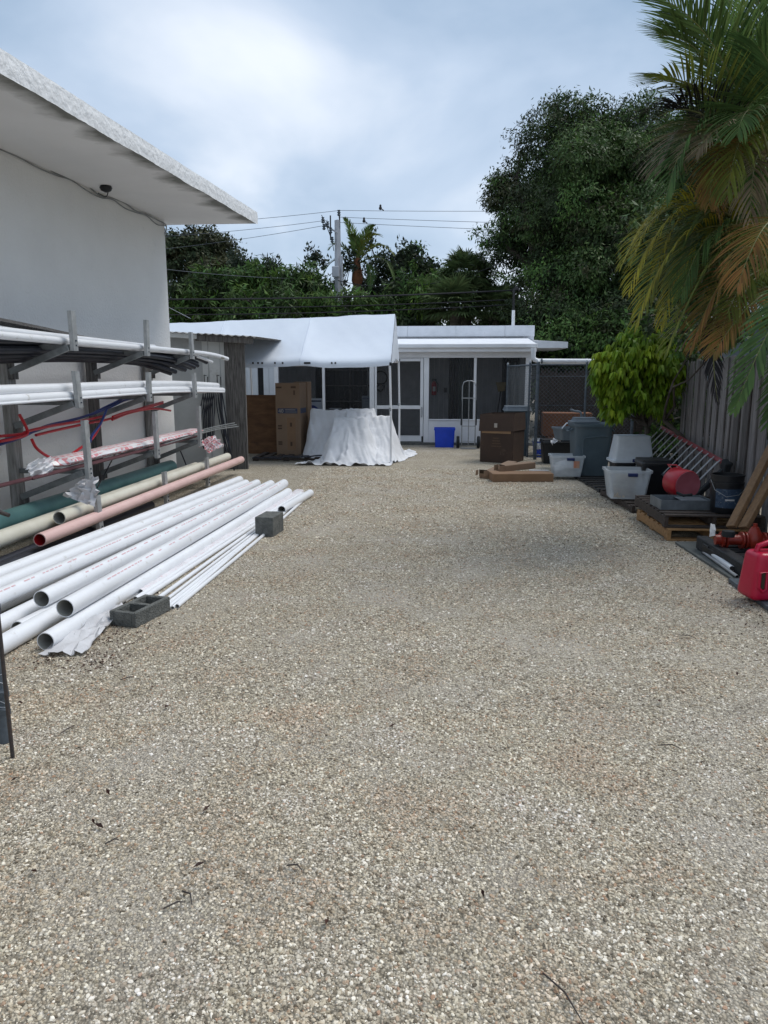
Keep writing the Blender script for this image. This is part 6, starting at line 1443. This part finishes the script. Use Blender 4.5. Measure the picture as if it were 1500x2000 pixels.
sparse(395 + 105, 492, 30, 'thin sparse tree poking up left of the gap')
sparse(640, 480, 30, 'sparse dark leaved tree left of the power pole', 1.1)
sparse(748, 455, 31, 'sparse upright tree right of the coconut palm crown', 1.0)
sparse(790, 480, 30.5, 'sparse bushy tree between the two palms', 1.2)
tree('round_tree', 'dark rounded tree right of the sparse trees', 'tree', (-.6, 31, 0), [pl(830, 540, 31, 1.2, 1.0), pl(800, 520, 31, .9, .8), pl(850, 580, 31, 1.6, 1.1), pl(790, 570, 31, 1.5, 1)], [M['leaf_dark'], M['leaf_mid']], clumps=26, lp=44, clump_r=.4, leaf=(.12, .22), wr=.45, trunk_r=.18)
tree('round_tree', 'low dark tree at the right end behind the sabal palm', 'tree', (2.2, 31, 0), [pl(985, 570, 31, 1.1, .7), pl(950, 590, 31, 1.5, 1.0), pl(1010, 600, 30, 1.3, 1.0)], [M['leaf_dark'], M['leaf_mid']], clumps=26, lp=40, clump_r=.36, leaf=(.12, .2), wr=.4, trunk_r=.15)
# far wood filling behind
lob = [((x, 36 + rnd.uniform(-1, 2), z), (1.9, 1.5, 1.4)) for x in np.arange(-24, 26, 2.3) for z in (1.0, 2.9)]
Pn, _ = crown_pts(lob, 8, 50, .7, .3); n = len(Pn); D = rng.normal(size=(n, 3)); D[:, 2] -= .6; D = unit(D); L_ = rng.uniform(.25, .5, n)
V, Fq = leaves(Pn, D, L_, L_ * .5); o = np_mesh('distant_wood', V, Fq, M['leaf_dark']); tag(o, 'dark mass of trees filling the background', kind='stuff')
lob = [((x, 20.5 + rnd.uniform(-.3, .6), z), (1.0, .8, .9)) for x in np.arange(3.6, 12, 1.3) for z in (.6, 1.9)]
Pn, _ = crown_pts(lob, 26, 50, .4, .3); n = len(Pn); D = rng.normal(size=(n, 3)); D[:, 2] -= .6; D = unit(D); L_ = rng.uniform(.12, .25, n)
V, Fq = leaves(Pn, D, L_, L_ * .5); o = np_mesh('hedge', V, Fq, M['leaf_dark']); tag(o, 'dark hedge added in place of the shade behind the chain-link fence', 'hedge')  # dark foliage added to give the shaded area its darkness

# ------------------------------------------------------------------ palms
def frond(parent, A, C, B, leaflet, n, mat, width=.035, droop=.5, vang=.35, alpha=1.0, seg=4, name='frond', fan_from=.14, stalk=.012, ragged=0.0):
    A, B, C = (np.array(q, float) for q in (A, B, C))
    ts = np.linspace(fan_from, .995, n); V = []; Q = []
    pt = lambda t: (1 - t) ** 2 * A + 2 * t * (1 - t) * C + t * t * B
    tg = lambda t: 2 * (1 - t) * (C - A) + 2 * t * (B - C)
    up = np.array([0, 0, 1.0])
    for side in (-1, 1):
        for t in ts:
            if ragged and rng.random() < ragged: continue
            t = min(.995, t + rng.uniform(-.5, .5) / n)
            p = pt(t); d = tg(t); d = d / np.linalg.norm(d); s = np.cross(d, up); ns = np.linalg.norm(s); s = s / ns if ns > .05 else np.array([1., 0, 0]); u = np.cross(s, d)
            prof = (math.sin(math.pi * min(1, (t * .86 + .12))) ** .6) * rng.uniform(.88, 1.08)
            L_ = leaflet * prof; al = alpha * (1.15 - .7 * t) * rng.uniform(.84, 1.12)
            dr_ = d * math.cos(al) + (s * side * math.cos(vang) + u * math.sin(vang)) * math.sin(al)
            sl = L_ / seg; cur = p.copy(); dirv = dr_.copy(); wv = np.cross(dirv, u); wv = wv / max(np.linalg.norm(wv), 1e-6); base = len(V)
            dpp = droop * rng.uniform(.7, 1.3)
            for k in range(seg + 1):
                q = k / seg; w = width * (math.sin(math.pi * (q * .78 + .16)) if k < seg else .12) * .5
                wv = np.cross(dirv, u); nn_ = np.linalg.norm(wv); wv = wv / nn_ if nn_ > .05 else s
                V.append(cur - wv * w); V.append(cur + wv * w)
                if k < seg:
                    cur = cur + dirv * sl; dirv = dirv - up * dpp / seg * (.5 + q); dirv = dirv / np.linalg.norm(dirv)
            for k in range(seg): Q.append((base + 2 * k, base + 2 * k + 1, base + 2 * k + 3, base + 2 * k + 2))
    # stalk as a triangular prism
    N_ = 14; b0 = len(V); base = b0
    for i in range(N_ + 1):
        t = i / N_; p = pt(t); d = tg(t); d = d / np.linalg.norm(d); s = np.cross(d, up); ns = np.linalg.norm(s); s = s / ns if ns > .05 else np.array([1., 0, 0]); u = np.cross(s, d); r_ = stalk * (1.15 - t)
        for a in range(4): an = a * math.pi / 2; V.append(p + (s * math.cos(an) + u * math.sin(an)) * r_)
    ns_ = 0
    for i in range(N_):
        for a in range(4): a2 = (a + 1) % 4; Q.append((base + i * 4 + a, base + i * 4 + a2, base + (i + 1) * 4 + a2, base + (i + 1) * 4 + a)); ns_ += 1
    mi_ = np.zeros(len(Q), dtype=np.int32); mi_[-ns_:] = 1
    return np_mesh(name, np.array(V), np.array(Q), [mat, M['rachis']], parent, midx=mi_)
ap = thing('areca_palm', 'large clump palm with green, yellow and brown fronds overhanging the fence', 'palm', (4.3, 7.8, 0))
FR = [  # start(px,py,Y) control tip material leaflet droop
 ((1480, 310, 7.6), (1420, 60, 7.4), (1300, 0, 7.0), 'frond_green', .62, .25, .035),
 ((1480, 300, 7.7), (1450, 0, 7.5), (1370, -120, 7.3), 'frond_green', .66, .2, .035),
 ((1490, 300, 7.8), (1490, -20, 7.6), (1460, -200, 7.6), 'frond_green', .66, .15, .035),
 ((1500, 300, 7.8), (1540, 40, 7.8), (1570, -160, 7.8), 'frond_deep', .66, .15, .035),
 ((1500, 330, 7.5), (1560, 120, 7.0), (1640, 0, 6.9), 'frond_deep', .66, .2, .035),
 ((1470, 310, 7.6), (1380, 120, 7.2), (1275, 165, 6.9), 'frond_olive', .52, .45, .03),
 ((1470, 300, 7.7), (1390, 60, 7.6), (1290, 70, 7.3), 'frond_green', .55, .35, .03),
 ((1470, 320, 7.6), (1350, 150, 7.4), (1262, 250, 7.2), 'frond_dead', .48, .6, .026),
 ((1460, 320, 7.5), (1350, 150, 7.0), (1300, 390, 6.8), 'frond_deep', .48, .9, .032),
 ((1460, 330, 7.8), (1400, 150, 7.9), (1330, 340, 7.9), 'frond_deep', .52, .8, .032),
 ((1465, 330, 7.5), (1400, 200, 7.1), (1385, 400, 7.0), 'frond_orange', .38, 1.1, .028),
 ((1450, 300, 7.6), (1340, 200, 7.6), (1280, 330, 7.4), 'frond_tan', .50, .8, .026),
 ((1480, 300, 7.4), (1420, 190, 6.9), (1360, 300, 6.7), 'frond_tan', .45, .5, .026),
 ((1490, 320, 7.4), (1450, 180, 6.9), (1420, 380, 6.8), 'frond_olive', .48, .9, .028),
 ((1500, 300, 7.2), (1470, 150, 6.7), (1440, 260, 6.5), 'frond_deep', .50, .7, .03),
 ((1500, 330, 7.5), (1470, 240, 7.2), (1465, 430, 7.1), 'frond_tan', .45, 1.0, .028),
 ((1520, 480, 7.9), (1310, 300, 7.6), (1228, 570, 7.2), 'frond_yellow', .44, .9, .026),
 ((1520, 470, 7.8), (1320, 290, 7.5), (1214, 520, 7.3), 'frond_yellow', .40, .9, .026),
 ((1515, 490, 7.8), (1330, 340, 7.5), (1240, 640, 7.2), 'frond_yellow', .44, .9, .026),
 ((1515, 490, 8.0), (1350, 350, 7.8), (1290, 640, 7.6), 'frond_yellow', .44, .9, .026),
 ((1510, 470, 7.9), (1330, 320, 7.9), (1262, 600, 7.6), 'frond_olive', .50, .8, .028),
 ((1510, 460, 8.0), (1380, 330, 8.0), (1305, 560, 7.8), 'frond_olive', .52, .8, .028),
 ((1500, 480, 7.7), (1390, 360, 7.4), (1330, 580, 7.2), 'frond_deep', .50, .8, .03),
 ((1510, 500, 7.6), (1400, 420, 7.4), (1300, 690, 7.1), 'frond_olive', .48, .8, .026),
 ((1520, 520, 7.5), (1430, 440, 7.2), (1350, 680, 7.0), 'frond_orange', .48, .9, .026),
 ((1530, 540, 7.4), (1450, 480, 7.1), (1400, 680, 6.9), 'frond_olive', .46, .8, .026),
 ((1540, 560, 7.3), (1470, 560, 7.0), (1395, 690, 6.7), 'frond_orange', .44, .5, .028),
 ((1540, 420, 7.8), (1430, 320, 7.6), (1340, 470, 7.4), 'frond_green', .52, .7, .03),
 ((1540, 400, 8.2), (1450, 300, 8.4), (1400, 520, 8.4), 'frond_deep', .56, .7, .032),
 ((1560, 440, 8.2), (1500, 330, 8.2), (1460, 560, 8.2), 'frond_deep', .56, .8, .032),
 ((1540, 440, 7.0), (1500, 380, 6.6), (1440, 560, 6.4), 'frond_orange', .44, .7, .028),
 ((1560, 520, 8.0), (1500, 430, 8.0), (1480, 640, 7.8), 'frond_olive', .5, .8, .03),
 ((1520, 380, 8.3), (1420, 260, 8.6), (1350, 430, 8.6), 'frond_deep', .56, .7, .032),
 ((1500, 300, 8.2), (1400, 180, 8.4), (1330, 260, 8.4), 'frond_deep', .56, .6, .032),
 ((1530, 250, 8.2), (1470, 100, 8.2), (1400, 120, 8.2), 'frond_olive', .56, .5, .032),
 ((1560, 300, 7.4), (1530, 150, 7.0), (1480, 90, 6.9), 'frond_deep', .56, .5, .034),
]
for a, c, b_, mt, ll, dr_, wd in FR:
    frond(ap, P(*a), P(*c), P(*b_), ll * 1.08, 56, M[mt], wd * .5, dr_ * 1.25, rnd.uniform(.15, .7), seg=5, ragged=.06 if mt != 'frond_tan' else .3)
    j = lambda p, k: P(p[0] + rnd.uniform(-k, k), p[1] + rnd.uniform(-k, k), p[2] + rnd.uniform(.15, .7))
    m2 = rnd.choice(('frond_deep', 'frond_green', 'frond_olive', mt))
    frond(ap, j(a, 12), j(c, 26), j((b_[0] + 25, b_[1], b_[2]), 38), ll * rnd.uniform(.8, 1), 48, M[m2], wd * .5, dr_ * rnd.uniform(.8, 1.3), rnd.uniform(.1, .6), seg=4, ragged=.08)
for px_ in (0, 1, 2, 3):   # stems
    x = 4.1 + px_ * .16; y = 7.7 + (px_ % 2) * .4; top = (3.55, 2.6, 3.9, 2.2)[px_]
    mb = MB(); mb.tube([(x, y, 0), (x - .05, y, top * .5), (x - .35, y, top)], [.07, .06, .045], 12); mb.build('stem', M['bark_palm'], ap, smooth=True)
# drooping dead frond hanging on the fence
frond(ap, P(1400, 590, 7.3), P(1385, 680, 7.2), P(1402, 785, 7.1), .22, 40, M['frond_dead'], .016, .9, .1, alpha=.7, ragged=.2)
# near palm frond at right
np_ = thing('young_palm', 'deep green palm frond hanging close in front of the fence at the right edge', 'palm', (3.15, 5.6, 0))
frond(np_, P(1620, 520, 5.9), P(1530, 540, 5.6), P(1436, 800, 5.4), .34, 46, M['frond_deep'], .026, .5, .25, alpha=.95)
frond(np_, P(1640, 560, 5.9), P(1590, 600, 5.7), P(1500, 830, 5.5), .36, 46, M['frond_deep'], .026, .5, .25, alpha=.95)
mb = MB(); mb.tube([(3.18, 5.75, 0), (3.2, 5.8, 1.4), (3.15, 5.8, 2.2)], [.05, .045, .03], 10); mb.build('stem', M['bark_palm'], np_, smooth=True)

# coconut palm in the tree line
cy = 30.0; cb = P(692, 470, cy)
cp_ = thing('coconut_palm', 'coconut palm with arching fronds and orange boots behind the power pole', 'palm', (cb.x, cy, 0))
mb = MB(); mb.tube([(cb.x + .1, cy, 0), (cb.x + .1, cy, cb.z - 1.7)], [.2, .16], 12); mb.build('trunk', M['bark_palm'], cp_, smooth=True)
mb = MB(); mb.lathe((cb.x + .1, cy, cb.z - 1.75), [(.14, 0), (.22, .25), (.19, .6), (.10, 1.1)], 12); mb.build('boots', M['bark_orange'], cp_, smooth=True)
ctr = (cb.x + .1, cy, cb.z - .9)
for ex, ez, cx2, cz2, mt in ((-.5, 1.9, -.1, 1.5, 'frond_green'), (1.3, 1.1, .5, 1.7, 'frond_olive'), (1.9, .3, 1.1, 1.5, 'frond_olive'), (-1.3, .6, -.9, 1.4, 'frond_green'), (-1.6, -.5, -1.2, .7, 'frond_deep'), (1.9, -.7, 1.5, .9, 'frond_deep'), (.9, 1.6, .3, 1.5, 'frond_green'), (-.8, -1.2, -.9, .3, 'frond_deep'), (.7, -1.2, .9, .5, 'frond_deep'), (-.2, 1.2, .1, 1.2, 'frond_green')):
    cx2, cz2, ex, ez = cx2 * .75, cz2 * .8, ex * .78, ez * .85
    frond(cp_, ctr, (ctr[0] + cx2, cy - .2, ctr[2] + cz2), (ctr[0] + ex, cy - .5, ctr[2] + ez), .42, 34, M[mt], .05, .7, .15, seg=2, stalk=.025)
# sabal palms: fan leaves
def sabal(px, py, Y, lab, R0=1.0, nf=34):
    c = P(px, py, Y); t = thing('sabal_palm', lab, 'palm', (c.x, Y, 0))
    mb = MB(); mb.tube([(c.x, Y, 0), (c.x, Y, c.z)], [.22, .17], 12); mb.build('trunk', M['bark_palm'], t, smooth=True)
    V = []; Q = []; cc = np.array(c)
    for i in range(nf):
        d = unit(rng.normal(size=(1, 3)))[0]; d[2] = abs(d[2]) * 1.1 - .35; d /= np.linalg.norm(d); hub = cc + d * R0 * rng.uniform(.45, .6)
        s = np.cross(d, [0, 0, 1.]); s /= max(np.linalg.norm(s), .05); u = np.cross(s, d)
        for k in range(22):
            a = (k / 21 - .5) * 3.6; dv = d * math.cos(a) + s * math.sin(a); L_ = R0 * .62 * rng.uniform(.85, 1.05); w = .03
            pr = np.cross(dv, u); pr /= max(np.linalg.norm(pr), .05); b0 = len(V); mid = hub + dv * L_ * .6 - np.array([0, 0, .03]); tip = hub + dv * L_ - np.array([0, 0, .16 * rng.random() + .08])
            V += [hub, mid - pr * w, tip, mid + pr * w]; Q.append((b0, b0 + 1, b0 + 2, b0 + 3))
        b0 = len(V); V += [cc - s * .02, cc + s * .02, hub + s * .012, hub - s * .012]; Q.append((b0, b0 + 1, b0 + 2, b0 + 3))
    np_mesh('crown', np.array(V), np.array(Q), M['leaf_sabal'], t)
sabal(912, 540, 26.5, 'sabal palm with fan leaves topping the tree line left of the huge tree', 1.05, 60)
sabal(890, 600, 25.5, 'lower sabal palm behind the back house roof', 1.2, 50)
sabal(965, 610, 26, 'sabal palm lower right, beside the roof mast', 1.1, 44)
sabal(835, 600, 27, 'shaded sabal palm below the dark rounded tree', 1.1, 40)

# lime green drooping shrub over the fence end
sb = thing('lime_shrub', 'bright lime green shrub with drooping leaves at the end of the board fence', 'shrub', (2.9, 10.9, 0))
lobs = [pl(1235, 690, 10.4, .36, .30), pl(1200, 735, 10.3, .30, .34), pl(1270, 700, 10.5, .40, .32), pl(1225, 770, 10.3, .30, .26), pl(1170, 735, 10.3, .12, .12), pl(1190, 800, 10.3, .10, .14), pl(1315, 725, 10.4, .14, .14), pl(1275, 785, 10.4, .18, .18), pl(1290, 740, 10.5, .30, .26), pl(1185, 760, 10.4, .18, .24), pl(1300, 690, 10.8, .3, .3), pl(1240, 650, 10.6, .26, .14), pl(1180, 700, 10.4, .16, .14), pl(1205, 800, 10.2, .12, .16), pl(1300, 780, 10.5, .16, .24), pl(1290, 655, 10.5, .2, .16)]
Pn, cen = crown_pts(lobs, 1100, 1, .09, .45)
V = []; Q = []
for p in cen:
    nL = 8; outd = p - np.array([2.85, 10.6, p[2]]); outd /= max(np.linalg.norm(outd), .1)
    for k in range(nL):
        a = 2 * math.pi * k / nL + rng.random(); d = np.array([math.cos(a), math.sin(a), -.9 - rng.random() * .9]) + outd * .5; d /= np.linalg.norm(d)
        L_ = rng.uniform(.06, .14); w = L_ * .17; s = np.cross(d, [0, 0, 1.]); s /= max(np.linalg.norm(s), .05); u = np.cross(s, d); b0 = len(V)
        m1 = p + d * L_ * .35 + u * .008; m2 = p + d * L_ * .7 - np.array([0, 0, .008]); tip = p + d * L_ - np.array([0, 0, .035])
        V += [p, m1 - s * w + u * .006, m1, m1 + s * w + u * .006, m2 - s * w * .8, m2, m2 + s * w * .8, tip]
        Q += [(b0, b0 + 1, b0 + 2, b0 + 2), (b0, b0 + 2, b0 + 3, b0 + 3)]
        Q[-2:] = [(b0, b0 + 1, b0 + 2, b0 + 3), (b0 + 1, b0 + 4, b0 + 5, b0 + 2), (b0 + 2, b0 + 5, b0 + 6, b0 + 3), (b0 + 4, b0 + 7, b0 + 6, b0 + 5)]
np_mesh('crown', np.array(V), np.array(Q), M['leaf_lime'], sb)
mb = MB()
for c, _ in lobs: limb(mb, (2.95, 10.9, .9), c, .03, .008, 6, .06)
limb(mb, (2.95, 10.95, 0), (2.95, 10.9, .95), .06, .04, 8, .02); mb.build('trunk', M['bark'], sb, smooth=True)
# vine and darker bush over the fence top
tree('fence_bush', 'dark green bush spilling over the top of the board fence', 'bush', (3.9, 9.6, 0), [pl(1350, 665, 9.6, .35, .2), pl(1400, 650, 9.2, .35, .22), pl(1300, 640, 10.5, .5, .3), pl(1330, 720, 10.9, .5, .5), pl(1325, 800, 11.2, .5, .5)], [M['leaf_dark'], M['leaf_mid']], clumps=120, lp=16, clump_r=.12, leaf=(.06, .13), wr=.4, trunk_r=.04)
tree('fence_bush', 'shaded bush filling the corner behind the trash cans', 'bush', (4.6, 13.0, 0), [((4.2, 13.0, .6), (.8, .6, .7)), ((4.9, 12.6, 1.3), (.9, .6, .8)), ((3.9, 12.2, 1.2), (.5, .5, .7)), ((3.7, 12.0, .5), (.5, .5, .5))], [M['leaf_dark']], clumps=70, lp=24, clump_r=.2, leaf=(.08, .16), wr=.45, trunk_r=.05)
# backing greenery behind the palm
tree('backing_tree', 'dark tree behind the overhanging palm at the right edge', 'tree', (7.0, 13.5, 0), [pl(1400, 430, 13.5, 1.1, 1.2), pl(1480, 520, 13, 1.2, 1.1), pl(1420, 560, 13, .9, .6), pl(1500, 330, 13.5, 1.2, 1.0), pl(1340, 480, 13.5, .8, .9), pl(1550, 430, 13, 1.3, 1.5)], [M['leaf_dark'], M['leaf_big']], clumps=60, lp=46, clump_r=.3, leaf=(.10, .2), wr=.4, trunk_r=.15)

# neighbour's house beyond the fence
q = P(1465, 640, 12.0)
nh = thing('neighbour_house', 'grey lap-sided house with a pale roof seen over the board fence', 'house', (6.6, 13, 0))
mb = MB(); mb.bb(4.95, 9.5, 12.3, 16.0, 0, 2.5); mb.build('wall', M['far_siding'], nh)
for i in range(12): mb = MB(); mb.box((7.2, 12.28, 1.5 + i * .115), (4.6, .025, .105), Matrix.Rotation(R(6), 3, 'X')); mb.build('lap_board', M['far_siding'], nh)
mb = MB(); mb.add([(4.6, 11.8, 2.48), (9.9, 11.8, 2.48), (9.9, 14.2, 3.2), (4.6, 14.2, 3.2), (4.6, 11.8, 2.58), (9.9, 11.8, 2.58), (9.9, 14.2, 3.3), (4.6, 14.2, 3.3)], [(0, 1, 2, 3), (4, 5, 6, 7), (0, 1, 5, 4), (1, 2, 6, 5), (3, 0, 4, 7)]); mb.build('roof', M['roof_white'], nh)

# ------------------------------------------------------------------ power pole and lines
py_ = 28.0; pb = P(659, 430, py_)
pp = thing('power_pole', 'pale concrete utility pole with insulators behind the canopy', 'utility pole', (pb.x, py_, 0))
mb = MB(); mb.tube([(pb.x, py_, 0), (pb.x, py_, pb.z)], [.17, .105], 4); mb.build('pole', M['concrete_pole'], pp)
mb = MB(); q = P(663, 410, py_); mb.tube([(q.x, py_, pb.z - .3), (q.x, py_, q.z)], .025, 8); mb.build('top_pin', M['cable'], pp)
mb = MB(); q = P(646, 422, py_); q2 = P(646, 470, py_); mb.tube([(q.x, py_ - .1, q2.z), (q.x, py_ - .1, q.z)], .025, 8); mb.build('side_pin', M['cable'], pp)
mb = MB(); a = P(636, 447, py_); mb.tube([(a.x, py_ - .1, a.z + .1), (pb.x, py_ - .1, a.z - .15)], .03, 8); mb.build('cross_arm', M['concrete_pole'], pp)
for px, py in ((632, 432), (634, 445), (641, 440), (647, 452), (650, 470), (663, 418)):
    q = P(px, py, py_); mb = MB(); mb.lathe((q.x, py_ - .15, q.z - .1), [(.03, 0), (.07, .04), (.035, .08), (.07, .12), (.035, .16), (.06, .2)], 10); mb.build('insulator', M['galv_dark'], pp, smooth=True)
cable('jumper', [P(628, 420, py_ - .15), P(638, 442, py_ - .15), P(648, 470, py_ - .15), P(652, 490, py_ - .15)], .015, M['cable'], pp)
mb = MB(); q = P(656, 531, py_ - .2); mb.box((q.x, py_ - .22, q.z), (.26, .18, .38)); mb.build('meter_box', M['concrete_pole'], pp, bevel=.02)
mb = MB(); q = P(667, 500, py_ - .1); mb.tube([(q.x, py_ - .12, 0), (q.x, py_ - .12, q.z)], .05, 8); mb.build('conduit', M['concrete_pole'], pp, smooth=True)
def line(lab, a, b_, r_, sag, mt='cable', g='power lines crossing behind the yard'):
    A, B = P(*a), P(*b_); pts = [A.lerp(B, k / 16) - Vector((0, 0, sag * 4 * (k / 16) * (1 - k / 16))) for k in range(17)]
    mb = MB(); mb.tube(pts, r_, 5); o = mb.build('power_line', M[mt], smooth=True); tag(o, lab, 'power line', g)
line('thin top wire running right from the tip of the utility pole', (663, 411, 28), (1300, 408, 28), .008, .05, 'cable_thin')
line('thin top wire running left from the tip of the utility pole', (663, 411, 28), (100, 445, 28), .008, .15, 'cable_thin')
line('second thin wire running right from the utility pole', (661, 424, 28), (1300, 440, 28), .008, .05, 'cable_thin')
line('second thin wire running left from the utility pole', (640, 430, 28), (100, 470, 28), .008, .15, 'cable_thin')
line('third thin wire running right from the utility pole', (655, 434, 28), (1300, 458, 28), .008, .05, 'cable_thin')
line('third thin wire running left, lowest of the upper wires', (636, 440, 28), (100, 505, 28), .008, .15, 'cable_thin')
line('thick black cable crossing in front of the trees, uppermost of the three', (150, 583, 24), (1020, 566, 24), .026, .12)
line('thick black cable crossing in front of the trees, middle of the three', (150, 600, 24), (1020, 584, 24), .018, .12)
line('thick black cable crossing in front of the trees, lowest of the three', (150, 614, 24), (1020, 594, 24), .018, .12)
line('thin wire sloping down left across the feathery trees', (150, 500, 25), (655, 545, 27.8), .010, .2, 'cable_thin')
line('thin wire running from the utility pole toward the huge tree', (660, 548, 27.8), (1000, 505, 25), .014, .5)
line('guy wire slanting down from the white building corner to the canopy', (325, 598, 12), (372, 622, 14.2), .005, .0, 'galv')
for i, (px, py) in enumerate(((743, 409), (711, 434))):
    q = P(px, py, 28); mb = MB(); mb.lathe((q.x, q.y, q.z - .02), [(.02, 0), (.06, .03), (.05, .09), (.035, .12), (.04, .16), (.015, .19)], 10); mb.tube([(q.x + .03, q.y, q.z + .02), (q.x + .12, q.y, q.z - .04)], .02, 5)
    o = mb.build('bird', M['cable'], smooth=True); tag(o, ('small dark bird perched on the top wire', 'small dark bird perched on the third wire')[i], 'bird')

# ------------------------------------------------------------------ litter on the gravel
lr = random.Random(9)
def dead_leaf(px, py, L_, a, mt='dead_leaf'):
    q = G(px, py, .010); d = Vector((math.cos(a), math.sin(a), 0)); s = Vector((-d.y, d.x, 0)); mb = MB()
    mb.add([q, q + d * L_ * .45 + s * L_ * .2 + Vector((0, 0, .008)), q + d * L_ * .5 + Vector((0, 0, .002)), q + d * L_ * .45 - s * L_ * .2 + Vector((0, 0, .012)), q + d * L_ + Vector((0, 0, .010))], [(0, 1, 2), (0, 2, 3), (1, 4, 2), (2, 4, 3)])
    return mb.build('dead_leaf', M[mt])
LEAF_LAB = ['reddish fallen leaf in the left foreground gravel', 'dark fallen leaf just in front of the plastic sheet', 'round dark fallen leaf beside the gate post rod', 'reddish fallen leaf in the lower left foreground', 'brown fallen leaf alone on the right side gravel',
    'dark crumpled leaf in the left foreground, first of a close pair', 'dark crumpled leaf in the left foreground, second of a close pair', 'dark leaf to the right of the close pair at left', 'dark leaf at the left frame edge below the rod', 'dark leaf nearest the lower left corner', 'dark leaf right of the concrete block on open gravel',
    'tan fallen leaf in the bottom middle foreground', 'black leaf fragment right of centre in the foreground', 'dark leaf on open gravel in front of the two-hole block', 'small dark leaf in the middle of the yard', 'small dark leaf on the right side, below the fuel can']
spots = [(214, 1553), (122, 1327), (45, 1374), (375, 1695), (1293, 1369), (185, 1610), (203, 1618), (395, 1586), (20, 1526), (60, 1700), (300, 1340), (640, 1795), (945, 1753), (330, 1378), (760, 1420), (1440, 1320)]
for i, (px, py) in enumerate(spots):
    o = dead_leaf(px, py, lr.uniform(.025, .05), lr.uniform(0, 6.28)); tag(o, LEAF_LAB[i], 'dead leaf', 'fallen leaves on the gravel')
TWIG_LAB = ['short dark twig at left beside the fallen leaf pair', 'long bent twig in the lower left foreground', 'forked looking twig above the long bent one', 'dark twig on the right gravel near the metal sheets', 'dark twig in front of the plastic sheet at left', 'thin twig right of the gate post rod', 'thin twig in the left middle foreground', 'dark twig low on the right side gravel', 'long thin twig at the bottom right of centre']
tw = [((205, 1648), (232, 1640)), ((318, 1775), (362, 1762)), ((355, 1740), (375, 1766)), ((1325, 1240), (1360, 1247)), ((235, 1328), (262, 1322)), ((118, 1432), (145, 1418)), ((560, 1690), (590, 1700)), ((1290, 1455), (1330, 1462)), ((1060, 1900), (1140, 2000))]
for (a, b_), tl in zip(tw, TWIG_LAB):
    A, B = G(*a, .012), G(*b_, .012); mb = MB(); m_ = A.lerp(B, .5) + Vector((.008, .01, .006)); mb.tube([A, m_, B], [.0025, .003, .0015], 5)
    o = mb.build('twig', M['rust_rod']); tag(o, tl, 'twig', 'twigs on the gravel')
# dark organic crumbs along both edges
n = 2400; pts = []
for k in range(n):
    if lr.random() < .5: y = lr.uniform(4.0, 11); x = 2.12 + lr.gauss(0, .16)
    else: y = lr.uniform(3.7, 5.2); x = -1.9 - (y - 3.7) * .12 + lr.gauss(0, .10) - .3 * (lr.random() < .4)
    pts.append((x, y, .006))
Pn = np.array(pts); D = rng.normal(size=(n, 3)); D[:, 2] = np.abs(D[:, 2]) * .25; D = unit(D); L_ = rng.uniform(.008, .024, n); V, Fq = leaves(Pn, D, L_, L_ * .45, .1)
o = np_mesh('leaf_litter', V, Fq, M['dead_leaf']); tag(o, 'dark leaf crumbs along the edges of the gravel', kind='stuff')
